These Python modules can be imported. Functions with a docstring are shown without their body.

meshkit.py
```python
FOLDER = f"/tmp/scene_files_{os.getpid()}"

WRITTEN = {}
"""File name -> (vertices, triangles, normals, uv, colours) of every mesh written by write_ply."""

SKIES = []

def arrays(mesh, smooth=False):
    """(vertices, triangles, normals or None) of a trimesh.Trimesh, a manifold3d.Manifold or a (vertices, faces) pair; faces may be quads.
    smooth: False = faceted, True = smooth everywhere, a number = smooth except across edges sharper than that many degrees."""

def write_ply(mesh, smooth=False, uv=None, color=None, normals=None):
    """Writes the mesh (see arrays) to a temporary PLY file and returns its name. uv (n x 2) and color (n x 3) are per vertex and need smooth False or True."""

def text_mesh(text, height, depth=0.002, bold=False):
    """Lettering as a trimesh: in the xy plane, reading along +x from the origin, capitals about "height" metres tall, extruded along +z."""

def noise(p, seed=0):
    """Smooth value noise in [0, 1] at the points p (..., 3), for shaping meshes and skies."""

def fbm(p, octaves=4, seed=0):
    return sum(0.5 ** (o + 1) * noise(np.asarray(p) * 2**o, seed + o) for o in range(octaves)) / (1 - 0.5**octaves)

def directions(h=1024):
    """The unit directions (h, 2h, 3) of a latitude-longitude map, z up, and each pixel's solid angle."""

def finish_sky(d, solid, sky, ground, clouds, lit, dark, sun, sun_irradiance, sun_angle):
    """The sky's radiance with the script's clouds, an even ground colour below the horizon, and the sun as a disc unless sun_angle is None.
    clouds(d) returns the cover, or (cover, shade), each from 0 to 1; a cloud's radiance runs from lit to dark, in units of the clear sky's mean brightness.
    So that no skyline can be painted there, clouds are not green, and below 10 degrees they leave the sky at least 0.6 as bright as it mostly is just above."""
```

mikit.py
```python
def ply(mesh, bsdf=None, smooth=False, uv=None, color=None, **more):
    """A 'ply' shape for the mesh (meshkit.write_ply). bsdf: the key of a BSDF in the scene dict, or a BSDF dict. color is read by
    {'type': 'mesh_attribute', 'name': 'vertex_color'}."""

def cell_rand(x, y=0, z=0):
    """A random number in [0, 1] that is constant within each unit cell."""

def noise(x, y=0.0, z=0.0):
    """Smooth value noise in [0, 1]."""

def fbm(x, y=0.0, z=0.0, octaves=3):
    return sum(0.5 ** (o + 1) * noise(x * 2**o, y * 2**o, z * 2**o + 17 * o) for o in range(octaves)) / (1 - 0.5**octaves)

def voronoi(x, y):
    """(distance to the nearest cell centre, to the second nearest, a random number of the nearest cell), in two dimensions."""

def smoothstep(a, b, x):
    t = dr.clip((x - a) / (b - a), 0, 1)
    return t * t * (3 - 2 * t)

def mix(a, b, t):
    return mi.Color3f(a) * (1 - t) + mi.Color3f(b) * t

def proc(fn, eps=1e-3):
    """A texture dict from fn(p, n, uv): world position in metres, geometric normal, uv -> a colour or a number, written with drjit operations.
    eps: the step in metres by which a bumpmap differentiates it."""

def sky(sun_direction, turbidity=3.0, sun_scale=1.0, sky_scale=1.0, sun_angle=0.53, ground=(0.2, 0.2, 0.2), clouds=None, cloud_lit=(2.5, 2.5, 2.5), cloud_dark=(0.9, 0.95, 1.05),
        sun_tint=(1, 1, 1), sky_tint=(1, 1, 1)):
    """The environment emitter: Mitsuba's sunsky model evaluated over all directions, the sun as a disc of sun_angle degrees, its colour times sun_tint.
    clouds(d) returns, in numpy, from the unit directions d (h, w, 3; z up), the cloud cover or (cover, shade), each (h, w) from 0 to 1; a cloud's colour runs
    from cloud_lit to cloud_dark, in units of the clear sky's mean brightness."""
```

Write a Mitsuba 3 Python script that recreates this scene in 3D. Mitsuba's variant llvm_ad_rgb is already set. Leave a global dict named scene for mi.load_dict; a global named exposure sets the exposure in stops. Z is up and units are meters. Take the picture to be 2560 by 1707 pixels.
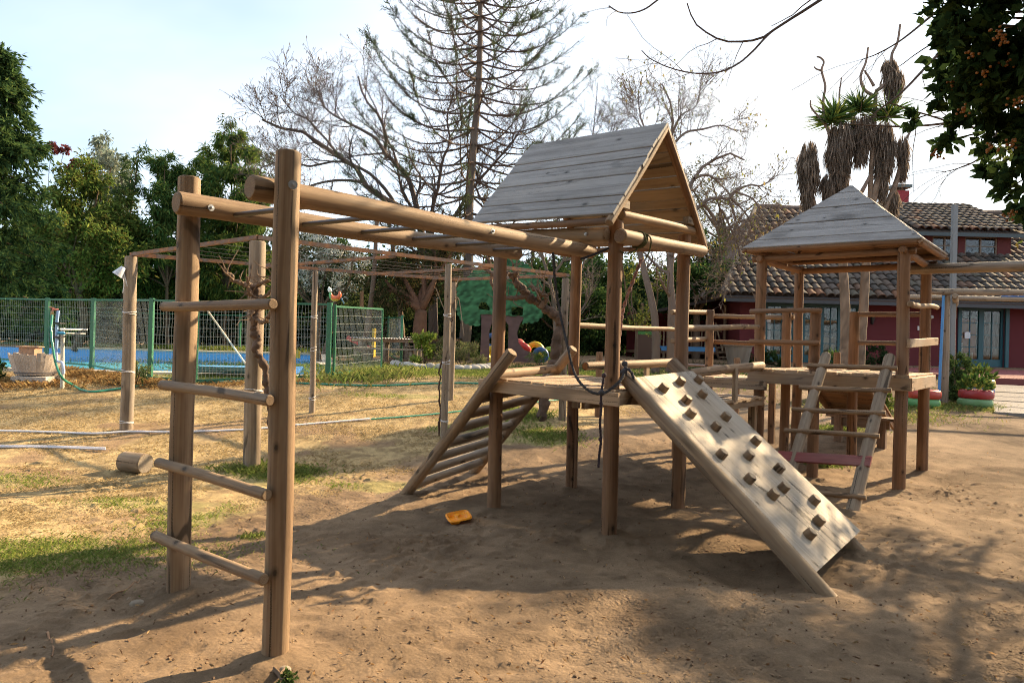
"""A wooden playground in a garden with a fenced pool and a tiled house, late winter sun from the right."""
import math
import numpy as np, trimesh, drjit as dr, mitsuba as mi, mikit, meshkit
from mikit import fbm, noise, voronoi, cell_rand, smoothstep, mix
T = mi.ScalarTransform4f
scene, labels = {}, {}

# ---------------------------------------------------------------- camera, sky, exposure
exposure = 3.3
scene['camera'] = {'type': 'perspective', 'fov': 74.12, 'fov_axis': 'x', 'near_clip': 0.05, 'far_clip': 2000.0,
                   'to_world': T().look_at(origin=[0, 0, 1.6], target=[0, 10, 1.6372], up=[-0.02515, 0, 0.99968])}


SUN = np.array([0.70, 0.51, 0.50])


def cloud_cover(d):
    e = d / np.maximum(d[..., 2:3] + 0.12, 0.05)
    n = meshkit.fbm(np.stack([e[..., 0] * 1.1 + e[..., 1] * .45, e[..., 1] * 1.5, e[..., 2] * 0 + 3.7], -1), 5, 4)
    n2 = meshkit.fbm(d * 2.3 + 5.1, 3, 9)
    toward = np.clip(d @ (SUN / np.linalg.norm(SUN)), -1, 1)        # thin high cloud scatters forward: the veil is brightest round the sun
    veil = .43 + .45 * np.clip((toward + .2) / 1.2, 0, 1) ** 1.3
    cover = np.clip(veil * (1 + 1.9 * (n - .5) + .8 * (n2 - .5)), 0, 1)
    return cover, np.clip(.35 * n2, 0, 1)


scene['sky'] = mikit.sky(SUN, turbidity=3.0, sun_angle=0.6, clouds=cloud_cover, cloud_lit=(1.9, 1.9, 1.9), cloud_dark=(1.3, 1.35, 1.4),
                         sky_tint=(1.0, 1.02, 1.0), sun_tint=(1.06, 1.0, .89), ground=(.16, .12, .08))

# ---------------------------------------------------------------- helpers: names
used = {}


def numbered(name):
    used[name] = used.get(name, 0) + 1
    return name if used[name] == 1 else f'{name}_{used[name] - 1:03d}'


def thing(name, label, cat, group=None):
    key = numbered(name)
    labels[key] = {'label': label, 'category': cat}
    if group:
        labels[key]['group'] = group
    return key


def put(key, mesh, bsdf, **more):
    """mesh: (v, f), (v, f, uv) or (v, f, uv, colour); smooth by more['smooth']"""
    v, f = np.asarray(mesh[0], float), np.asarray(mesh[1], int)
    uv = mesh[2] if len(mesh) > 2 else None
    col = mesh[3] if len(mesh) > 3 else None
    smooth = more.pop('smooth', False)
    if smooth not in (True, False) and (uv is not None or col is not None):
        smooth = False
    scene[key] = mikit.ply((v, f), bsdf, smooth=smooth, uv=uv, color=col, **more)
    return key


def part(parent, name, mesh, bsdf, label=None, stuff=False, **more):
    key = numbered(parent + '__' + name)
    put(key, mesh, bsdf, **more)
    if label or stuff:
        labels[key] = {}
        if label:
            labels[key]['label'] = label
        if stuff:
            labels[key]['kind'] = 'stuff'
    return key


def single(name, mesh, bsdf, label, cat, group=None, **more):
    return put(thing(name, label, cat, group), mesh, bsdf, **more)


def structure(name, mesh, bsdf, **more):
    key = numbered(name)
    put(key, mesh, bsdf, **more)
    labels[key] = {'kind': 'structure'}
    return key


def stuff(name, mesh, bsdf, label, cat, **more):
    key = numbered(name)
    put(key, mesh, bsdf, **more)
    labels[key] = {'label': label, 'category': cat, 'kind': 'stuff'}
    return key


# ---------------------------------------------------------------- helpers: meshes
V3 = lambda *a: np.array(a, float)


def unit(a):
    a = np.asarray(a, float)
    return a / max(np.linalg.norm(a), 1e-12)


def tri(f):
    f = np.asarray(f, int)
    return np.vstack([f[:, [0, 1, 2]], f[:, [0, 2, 3]]]) if f.shape[1] == 4 else f


def join(ms):
    k = min(len(m) for m in ms)
    off = np.cumsum([0] + [len(m[0]) for m in ms])
    out = [np.vstack([m[0] for m in ms]), np.vstack([tri(m[1]) + o for m, o in zip(ms, off)])]
    for i in range(2, k):
        out.append(None if ms[0][i] is None else np.vstack([m[i] for m in ms]))
    return tuple(out)


def paint(m, c, var=0.0, seed=0):
    """vertex colours: a flat base colour, optionally mottled by noise"""
    v = np.asarray(m[0], float)
    col = np.tile(np.asarray(c, float), (len(v), 1))
    if var:
        col *= 1 + var * (meshkit.fbm(v * 9 + seed, 3, seed) - .5)[:, None] * 2
    return (v, m[1], m[2] if len(m) > 2 else None, np.clip(col, 0, 1))


WOOD_SEED, LOG_SHAPE = [0], [0, 0]


def wood_uv(s, t, tone, cap=False):
    return np.stack([100 * tone + 50 + s, t + (110 if cap else 0)], -1)


def log(p0, p1, r0, r1=None, tone=0, n=16, seg=None, bend=.006, captone=None, round_end=False):
    """a round pole from p0 to p1, a little uneven, with worn edges at its ends"""
    WOOD_SEED[0] += 1
    rng = np.random.default_rng(WOOD_SEED[0] * 13 + 5)
    p0, p1 = np.asarray(p0, float), np.asarray(p1, float)
    r1 = r0 if r1 is None else r1
    L = np.linalg.norm(p1 - p0)
    w = (p1 - p0) / L
    a = unit(np.cross(w, [0, 0, 1] if abs(w[2]) < .9 else [0, 1, 0]))
    b = np.cross(w, a)
    seg = seg or max(2, int(L / .25))
    be = min(.012, r0 * .2)
    if round_end:
        ring = [(0, .30), (.12, .62), (.4, .9), (1, 1)]
        st = [(r0 * 1.0 * x, y) for x, y in ring]
    else:
        st = [(0, 1 - be / r0), (be * .8, 1)]
    ss = [s for s, _ in st] + list(np.linspace(0, L, seg + 1)[1:-1]) + [L - s for s, _ in st[::-1]]
    sc = [q for _, q in st] + [1] * (seg - 1) + [q for _, q in st[::-1]]
    ss = np.array(ss)
    order = np.argsort(ss, kind='stable')
    ss, sc = ss[order], np.array(sc)[order]
    th = np.linspace(0, 2 * np.pi, n + 1)
    ph = rng.uniform(0, 6.28, 6)
    offs = rng.uniform(0, 40)
    V, UV = [], []
    for s, q in zip(ss, sc):
        c = p0 + w * s + (a * math.sin(ph[0] + s * 2.1) + b * math.sin(ph[1] + s * 1.7)) * bend * math.sin(np.pi * s / L)
        rr = (r0 + (r1 - r0) * s / L) * q * (1 + .018 * np.sin(th * 2 + ph[2]) + .012 * np.sin(th * 3 + ph[3] + s * 1.3))
        V.append(c + rr[:, None] * (np.cos(th)[:, None] * a + np.sin(th)[:, None] * b))
        UV.append(wood_uv(np.full(n + 1, s - L / 2 + offs % 7), th * r0 + 1 + offs, tone))
    m = len(ss)
    F = [[i * (n + 1) + j, i * (n + 1) + j + 1, (i + 1) * (n + 1) + j + 1, (i + 1) * (n + 1) + j] for i in range(m - 1) for j in range(n)]
    V, UV = np.vstack(V), np.vstack(UV)
    F = tri(np.array(F))
    LOG_SHAPE[:] = [m, n]
    for e, (ci, fl) in enumerate(((0, 1), (m - 1, 0))):
        k = len(V)
        ringv = V[ci * (n + 1):ci * (n + 1) + n]
        cen = ringv.mean(0)
        V = np.vstack([V, ringv, cen])
        loc = np.stack([(ringv - cen) @ a, (ringv - cen) @ b], -1)
        loc = np.vstack([loc, [0, 0]])
        UV = np.vstack([UV, wood_uv(loc[:, 0], loc[:, 1], tone if captone is None else captone, True)])
        f = np.array([[k + n, k + (j + 1) % n, k + j] if fl else [k + n, k + j, k + (j + 1) % n] for j in range(n)])
        F = np.vstack([F, f])
    return V, F, UV


def board(c, x, y, z, lx, ly, lz, tone=2, ch=.004, taper=None, under=None):
    """a sawn board centred at c: length lx along x (grain), ly along y, lz along z, edges chamfered. taper: cut of the two ends (extra length at -y)"""
    WOOD_SEED[0] += 1
    rng = np.random.default_rng(WOOD_SEED[0] * 7 + 1)
    x, y, z = unit(x), unit(y), unit(z)
    hx, hy, hz = lx / 2, ly / 2, lz / 2
    ch = min(ch, hy * .4, hz * .4)
    prof = np.array([[-hy + ch, -hz], [hy - ch, -hz], [hy, -hz + ch], [hy, hz - ch], [hy - ch, hz], [-hy + ch, hz], [-hy, hz - ch], [-hy, -hz + ch]])
    per = np.concatenate([[0], np.cumsum(np.linalg.norm(np.roll(prof, -1, 0) - prof, axis=1))])
    o1, o2 = rng.uniform(0, 6), rng.uniform(1, 40)
    V, F, UV = [], [], []
    for j in range(8):
        q = prof[[j, (j + 1) % 8]]
        k = len(V)
        for e in (-1, 1):
            for i in (0, 1):
                ext = 0 if taper is None else taper[0 if e < 0 else 1] * (hy - q[i, 0])
                s = e * (hx + ext)
                V.append(np.asarray(c) + x * s + y * q[i, 0] + z * q[i, 1])
                UV.append([s + o1, per[j + i] + o2])
        F += [[k, k + 1, k + 3, k + 2]]
    UV = wood_uv(np.array(UV)[:, 0], np.array(UV)[:, 1], tone)
    if under is not None:
        UV[:4, 0] += 100 * (under - tone)      # the underside never saw the weather
    UV = list(UV)
    for e in (-1, 1):
        k = len(V)
        for q in prof:
            ext = 0 if taper is None else taper[0 if e < 0 else 1] * (hy - q[0])
            V.append(np.asarray(c) + x * e * (hx + ext) + y * q[0] + z * q[1])
            UV.append([100 * tone + 50 + q[0] * 1.5 + .06, 110 + q[1] + .09])
        F += [[k, k + i + 1, k + i, k] for i in range(1, 7)] if e < 0 else [[k, k + i, k + i + 1, k] for i in range(1, 7)]
    F = np.array(F)
    f = np.vstack([F[:8][:, [0, 1, 2]], F[:8][:, [0, 2, 3]], F[8:][:, :3]])
    V = np.array(V)
    if np.dot(np.cross(x, y), z) < 0:
        f = f[:, ::-1]
    return V, f, np.array(UV)


def box(c, size, rz=0., ch=.0):
    m = trimesh.creation.box(size)
    v = np.array(m.vertices)
    cs, sn = math.cos(rz), math.sin(rz)
    v = np.stack([v[:, 0] * cs - v[:, 1] * sn, v[:, 0] * sn + v[:, 1] * cs, v[:, 2]], -1)
    return v + np.asarray(c, float), np.array(m.faces)


def obox(c, x, y, z, lx, ly, lz):
    m = trimesh.creation.box([1, 1, 1])
    v = np.array(m.vertices)
    f = np.array(m.faces)
    R = np.stack([unit(x) * lx, unit(y) * ly, unit(z) * lz])
    if np.linalg.det(R) < 0:
        f = f[:, ::-1]
    return v @ R + np.asarray(c, float), f


def tube(pts, r, n=6, cap=True):
    """a round tube through the points, radius a number or one per point"""
    pts = np.asarray(pts, float)
    m = len(pts)
    r = np.broadcast_to(np.asarray(r, float), (m,))
    d = np.gradient(pts, axis=0)
    d /= np.maximum(np.linalg.norm(d, axis=1, keepdims=True), 1e-9)
    ref = np.where(np.abs(d[:, 2:3]) < .92, [[0, 0, 1.]], [[0, 1., 0]])
    if np.abs(d[:, 2]).max() > .92 and np.abs(d[:, 2]).min() < .92:
        ref = np.tile(unit(np.array([.31, .88, .35])), (m, 1))
    a = np.cross(d, ref)
    a /= np.maximum(np.linalg.norm(a, axis=1, keepdims=True), 1e-9)
    b = np.cross(d, a)
    th = np.arange(n) * 2 * np.pi / n
    V = (pts[:, None] + r[:, None, None] * (np.cos(th)[None, :, None] * a[:, None] + np.sin(th)[None, :, None] * b[:, None])).reshape(-1, 3)
    i, j = np.meshgrid(np.arange(m - 1), np.arange(n), indexing='ij')
    i, j = i.ravel(), j.ravel()
    k = (j + 1) % n
    F = tri(np.stack([i * n + j, i * n + k, (i + 1) * n + k, (i + 1) * n + j], 1))
    if cap:
        V = np.vstack([V, pts[0], pts[-1]])
        jj = np.arange(n)
        F = np.vstack([F, np.stack([np.full(n, m * n), (jj + 1) % n, jj], 1), np.stack([np.full(n, m * n + 1), (m - 1) * n + jj, (m - 1) * n + (jj + 1) % n], 1)])
    return V, F


def spline(pts, k=8):
    """Catmull-Rom through the points"""
    p = np.asarray(pts, float)
    p = np.vstack([2 * p[0] - p[1], p, 2 * p[-1] - p[-2]])
    out = []
    for i in range(1, len(p) - 2):
        t = np.linspace(0, 1, k, endpoint=False)[:, None]
        a, b, c, d = p[i - 1:i + 3]
        out.append(.5 * (2 * b + (c - a) * t + (2 * a - 5 * b + 4 * c - d) * t ** 2 + (3 * b - a - 3 * c + d) * t ** 3))
    return np.vstack(out + [p[-2]])


def revolve(prof, n=24, axis=V3(0, 0, 1), at=V3(0, 0, 0), closed=False):
    """profile of (radius, height) turned about axis"""
    prof = np.asarray(prof, float)
    z = unit(axis)
    a = unit(np.cross(z, [1, 0, 0] if abs(z[0]) < .9 else [0, 1, 0]))
    b = np.cross(z, a)
    th = np.arange(n) * 2 * np.pi / n
    V = (np.asarray(at) + prof[:, None, 1:2] * z + prof[:, None, 0:1] * (np.cos(th)[None, :, None] * a + np.sin(th)[None, :, None] * b)).reshape(-1, 3)
    m = len(prof)
    q = m if closed else m - 1
    i, j = np.meshgrid(np.arange(q), np.arange(n), indexing='ij')
    i, j = i.ravel(), j.ravel()
    k, i2 = (j + 1) % n, (i + 1) % m
    return V, tri(np.stack([i * n + j, i * n + k, i2 * n + k, i2 * n + j], 1))


def rod(a, b, r, n=8):
    return tube([a, b], r, n)


def ss(a, b, x):
    t = np.clip((x - a) / (b - a), 0, 1)
    return t * t * (3 - 2 * t)


# ---------------------------------------------------------------- materials
VC = {'type': 'mesh_attribute', 'name': 'vertex_color'}
scene['matte'] = {'type': 'twosided', 'bsdf': {'type': 'principled', 'base_color': VC, 'roughness': .85, 'specular': .3}}
scene['satin'] = {'type': 'twosided', 'bsdf': {'type': 'principled', 'base_color': VC, 'roughness': .42, 'specular': .5}}
scene['gloss'] = {'type': 'twosided', 'bsdf': {'type': 'principled', 'base_color': VC, 'roughness': .2, 'specular': .5}}
scene['leaf'] = {'type': 'principledthin', 'base_color': VC, 'roughness': .5, 'diff_trans': .75, 'eta': 1.35}
scene['waxy_leaf'] = {'type': 'principledthin', 'base_color': VC, 'roughness': .32, 'diff_trans': .55, 'eta': 1.45}
scene['zinc'] = {'type': 'twosided', 'bsdf': {'type': 'principled', 'base_color': {'type': 'rgb', 'value': [.42, .44, .46]}, 'roughness': .45, 'metallic': .7}}
scene['dark_steel'] = {'type': 'twosided', 'bsdf': {'type': 'principled', 'base_color': {'type': 'rgb', 'value': [.09, .08, .08]}, 'roughness': .38, 'metallic': .4}}
scene['pane'] = {'type': 'thindielectric', 'int_ior': 1.5}

TONES = [  # pale, dark of each wood
    ((.305, .218, .14), (.155, .098, .058)),     # 0 honey pine poles
    ((.255, .148, .08), (.13, .068, .037)),    # 1 orange-brown poles
    ((.30, .30, .305), (.165, .16, .16)),     # 2 weathered grey boards
    ((.46, .34, .23), (.29, .20, .13)),      # 3 pale decking
    ((.25, .16, .10), (.13, .08, .05)),       # 4 dark brown
    ((.40, .35, .29), (.28, .23, .175)),       # 5 bleached plywood
    ((.32, .26, .195), (.17, .13, .095)),     # 6 old grey-brown posts
    ((.31, .08, .075), (.19, .048, .048)),     # 7 faded red paint
    ((.34, .25, .165), (.19, .13, .08)),      # 8 walnut-stained boards
]


def wood(p, n, uv):
    k = dr.floor(uv.x / 100)
    s = uv.x - 100 * k - 50
    v = uv.y
    cap = v >= 100
    light, dark = mi.Color3f(TONES[0][0]), mi.Color3f(TONES[0][1])
    for i in range(1, len(TONES)):
        light = dr.select(k == i, mi.Color3f(TONES[i][0]), light)
        dark = dr.select(k == i, mi.Color3f(TONES[i][1]), dark)
    wob = noise(s * 2.2, v * 9, 3.3) * .03
    g = .5 * noise(s * .9, (v + wob) * 55, 1.7) + .3 * noise(s * 3, (v + wob) * 170, 8.1) + .2 * noise(s * 14, v * 60, 4.4)
    blot = fbm(s * 2.3 + 11, v * 5.0, 2.2, 3)
    f = smoothstep(.22, .8, g * .62 + blot * .42)
    # knots: at most one to a cell, an oval of dark rings
    ci, cj = dr.floor(s / .42), dr.floor(v / .2)
    kx = (ci + .2 + .6 * cell_rand(ci, cj, 5)) * .42
    ky = (cj + .2 + .6 * cell_rand(ci, cj, 6)) * .2
    on = cell_rand(ci, cj, 7) > .62
    q = dr.sqrt(dr.square((s - kx) / 1.5) + dr.square(v - ky)) / (.009 + .012 * cell_rand(ci, cj, 8))
    knot = dr.select(on, 1 - smoothstep(.6, 1.25, q), 0)
    halo = dr.select(on, (1 - smoothstep(1.0, 2.6, q)) * .35, 0)
    # drying cracks: thin and long
    cr = dr.abs(noise(s * 1.1, (v + .012 * noise(s * 6, v * 3, 1.1)) * 17, 6.6) - .5)
    crack = (1 - smoothstep(.012, .030, cr)) * smoothstep(.50, .60, noise(s * 1.1, v * 4, 9.9))
    c = dark * (1 - f) + light * f
    worn = smoothstep(.50, .72, fbm(s * .7 + 5, v * 3.1, 12.5, 3))            # patches bleached grey by weather
    lum = dr.mean(c)
    c = mix(c, mi.Color3f(1.06, 1.0, .93) * lum * 1.08, .42 * worn)
    stain = smoothstep(.60, .74, fbm(s * 1.6 + 31, v * 6, 14.5, 3))
    c = c * (1 - .38 * stain)
    c = c * (1 - .62 * knot) * (1 - halo) * (1 - dr.select(k == 2, .3, .7) * crack)
    # end grain
    r = dr.sqrt(dr.square(s) + dr.square(v - 110))
    ring = .5 + .5 * dr.sin(r * 760 + 2.5 * noise(s * 40, v * 40, 2.0))
    ray = noise(dr.atan2(v - 110, s) * 9, 2.0, 7.0)
    e = dark * .35 + light * .72
    e = e * (.72 + .38 * ring) * (.85 + .25 * ray) * (.75 + .4 * blot)
    return dr.select(cap, e, c)


scene['wood'] = {'type': 'twosided', 'bsdf': {'type': 'principled', 'base_color': mikit.proc(wood), 'roughness': .68, 'specular': .32}}


def rust_fn(p, n, uv):
    a = fbm(p.x * 9 + p.y * 4, p.z * 12, p.y * 9, 4)
    b = noise(p.x * 55, p.y * 55, p.z * 55)
    c = mix((.17, .11, .085), (.30, .155, .085), smoothstep(.42, .62, a))
    return mix((.20, .17, .155), c, smoothstep(.3, .46, a * .7 + b * .25)) * (.8 + .4 * b)


scene['rust'] = {'type': 'twosided', 'bsdf': {'type': 'principled', 'base_color': mikit.proc(rust_fn), 'roughness': .75, 'specular': .3}}

# ---------------------------------------------------------------- the ground
LAWN_Y = np.array([2.0, 4.23, 4.8, 5.54, 6.98, 8.62, 9.6, 11.3, 14.1, 17.5, 21.0])
LAWN_X = np.array([-3.9, -3.2, -2.75, -2.55, -2.15, -1.35, 0.0, 1.6, 3.1, 3.3, 1.0])


def ramp(y, a, w=1.2):
    t = (y - a) / w
    return np.where(t < -1, 0, np.where(t > 1, y - a, w * (t + 1) ** 2 / 4))


POOL = np.array([(-24., 15.3), (-4.75, 15.2), (-4.2, 15.7), (-4.35, 16.8), (-5.8, 20.2), (-7.2, 25.2), (-24., 25.6)])


def pool_dist(x, y):
    """signed distance to the pool's edge, negative inside"""
    p = np.stack([x, y], -1)
    d = np.full(np.shape(x), 1e9)
    inside = np.zeros(np.shape(x), bool)
    for a, b in zip(POOL, np.roll(POOL, -1, 0)):
        e = b - a
        t = np.clip(((p - a) @ e) / (e @ e), 0, 1)
        d = np.minimum(d, np.linalg.norm(p - a - t[..., None] * e, axis=-1))
        c = (a[1] > y) != (b[1] > y)
        with np.errstate(divide='ignore', invalid='ignore'):
            inside ^= c & (x < (b[0] - a[0]) * (y - a[1]) / (b[1] - a[1]) + a[0])
    return np.where(inside, -d, d)


def base_z(x, y):
    l = .125 * ramp(y, 8.0) - .098 * ramp(y, 13.7) - .027 * ramp(y, 26.)
    r = .085 * ramp(y, 9.0) - .085 * ramp(y, 23.4)
    w = ss(3.6, -.8, x)
    return l * w + r * (1 - w)


def gz(x, y):
    """height of the ground at x, y (without its small roughness)"""
    x, y = np.asarray(x, float), np.asarray(y, float)
    z = base_z(x, y)
    z = z + .07 * np.exp(-((x + 1.75) ** 2 + (y - 4.25) ** 2) / .35) - .03 * np.exp(-((x + 2.4) ** 2 + (y - 3.8) ** 2) / .1)
    z = z - .13 * np.exp(-((x - 1.75) ** 2 / .32 + (y - 4.95) ** 2 / .16))      # a hollow dug under the climbing board
    z = z + .05 * np.exp(-((x - 1.35) ** 2 + (y - 4.5) ** 2) / .25)
    return z


def lawn_edge(y):
    return np.interp(y, LAWN_Y, LAWN_X)


GREEN = [(-4.0, 4.75, 1.5, .45), (-3.2, 5.0, .9, .28), (-2.95, 8.0, .55, .4), (-2.6, 7.6, .5, .4), (-2.75, 5.9, .5, .5), (-3.4, 6.4, .9, .25),
         (-2.5, 18.2, 5.5, 1.9), (1.6, 17.6, 2.6, 1.2), (.5, 9.9, .8, .5), (.2, 11.4, .7, .6), (-.7, 10.4, .7, .4), (-6.4, 14.4, 1.6, .5),
         (5.6, 11.8, .6, .35), (4.35, 9.3, .35, .3), (9.2, 14.5, 2.2, .6), (7.6, 13.6, .8, .4), (-1.4, 7.4, .7, .35), (-6.0, 7.2, 1.2, .4), (-2.0, 12.6, 1., .3)]


def green_np(x, y):
    g = np.zeros(np.shape(x))
    for a, b, c, d in GREEN:
        g = np.maximum(g, np.exp(-((x - a) ** 2 / c ** 2 + (y - b) ** 2 / d ** 2)))
    return g


xs = np.unique(np.concatenate([-np.geomspace(12, 240, 40), np.arange(-12, -4.5, .09), np.arange(-4.5, 5.6, .026), np.arange(5.6, 13, .08), np.geomspace(13, 240, 40)]).round(4))
ys = np.unique(np.concatenate([-np.geomspace(.5, 60, 20), np.arange(-.5, 2.2, .15), np.arange(2.2, 8.4, .026), np.arange(8.4, 16.5, .06), np.arange(16.5, 30, .25), np.geomspace(30, 420, 40)]).round(4))
gx, gy = np.meshgrid(xs, ys)
gh = gz(gx, gy)
near = ss(14, 9, np.hypot(gx, gy))
pp = np.stack([gx, gy, np.zeros_like(gx)], -1)
soft = meshkit.fbm(pp * 1.3, 3, 11) - .5
lump = meshkit.fbm(pp * 5.5 + 3, 3, 21) - .5
crumb = np.maximum(meshkit.noise(pp * 21 + 9, 31) - .62, 0) * np.maximum(meshkit.fbm(pp * 2.1, 2, 5) - .38, 0) * 4
scuff = -np.maximum(meshkit.noise(pp * 9.5 + 40, 8) - .7, 0)
gh = gh + .05 * soft + near * (.026 * lump + .060 * crumb + .060 * scuff)
rng0 = np.random.default_rng(77)
for k in range(420):       # shallow prints of small feet
    y_ = 2.4 + 7.5 * rng0.random() ** 1.3
    x_ = rng0.uniform(-.75, .8) * (y_ + .3)
    if x_ < np.interp(y_, LAWN_Y, LAWN_X) - .2:
        continue
    i0, i1 = np.searchsorted(ys, [y_ - .3, y_ + .3])
    j0, j1 = np.searchsorted(xs, [x_ - .3, x_ + .3])
    a_ = rng0.uniform(0, np.pi)
    dx, dy = gx[i0:i1, j0:j1] - x_, gy[i0:i1, j0:j1] - y_
    u, v = dx * np.cos(a_) + dy * np.sin(a_), -dx * np.sin(a_) + dy * np.cos(a_)
    q_ = (u / .10) ** 2 + (v / .042) ** 2
    gh[i0:i1, j0:j1] += rng0.uniform(.4, 1.0) * (-.010 * np.exp(-q_ ** 2) + .005 * np.exp(-(q_ - 1.9) ** 2 / .5))
for x_, y_ in [(-1.155, 3.428), (-1.978, 4.104), (-.133, 6.532), (.855, 5.72), (.696, 7.541), (1.685, 6.728), (4.522, 7.859), (5.538, 9.095), (3.784, 8.465), (4.866, 9.647), (3.257, 8.9), (4.273, 10.136), (3.42, 6.78), (-1.1, 7.1), (2.15, 4.6), (2.95, 5.55)]:
    r_ = np.hypot(gx - x_, gy - y_)
    gh += .03 * np.exp(-(r_ / .15) ** 2) * (.6 + .8 * meshkit.noise(pp * 9, 3)) - .012 * np.exp(-((r_ - .30) / .10) ** 2)
pd = pool_dist(gx, gy)
gh = np.where(pd < .10, gh - 2.2, gh)
ny, nx = gx.shape
i, j = np.meshgrid(np.arange(ny - 1), np.arange(nx - 1), indexing='ij')
q = (i * nx + j).ravel()
ground_mesh = (np.stack([gx, gy, gh], -1).reshape(-1, 3), tri(np.stack([q, q + 1, q + nx + 1, q + nx], 1)))


def lawn_dr(x, y):
    e = mi.Float(float(LAWN_X[0]))
    for a, b, c, d in zip(LAWN_Y[:-1], LAWN_Y[1:], LAWN_X[:-1], LAWN_X[1:]):
        e += float((d - c) / (b - a)) * dr.clip(y - float(a), 0, float(b - a))
    return e - x


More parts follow.
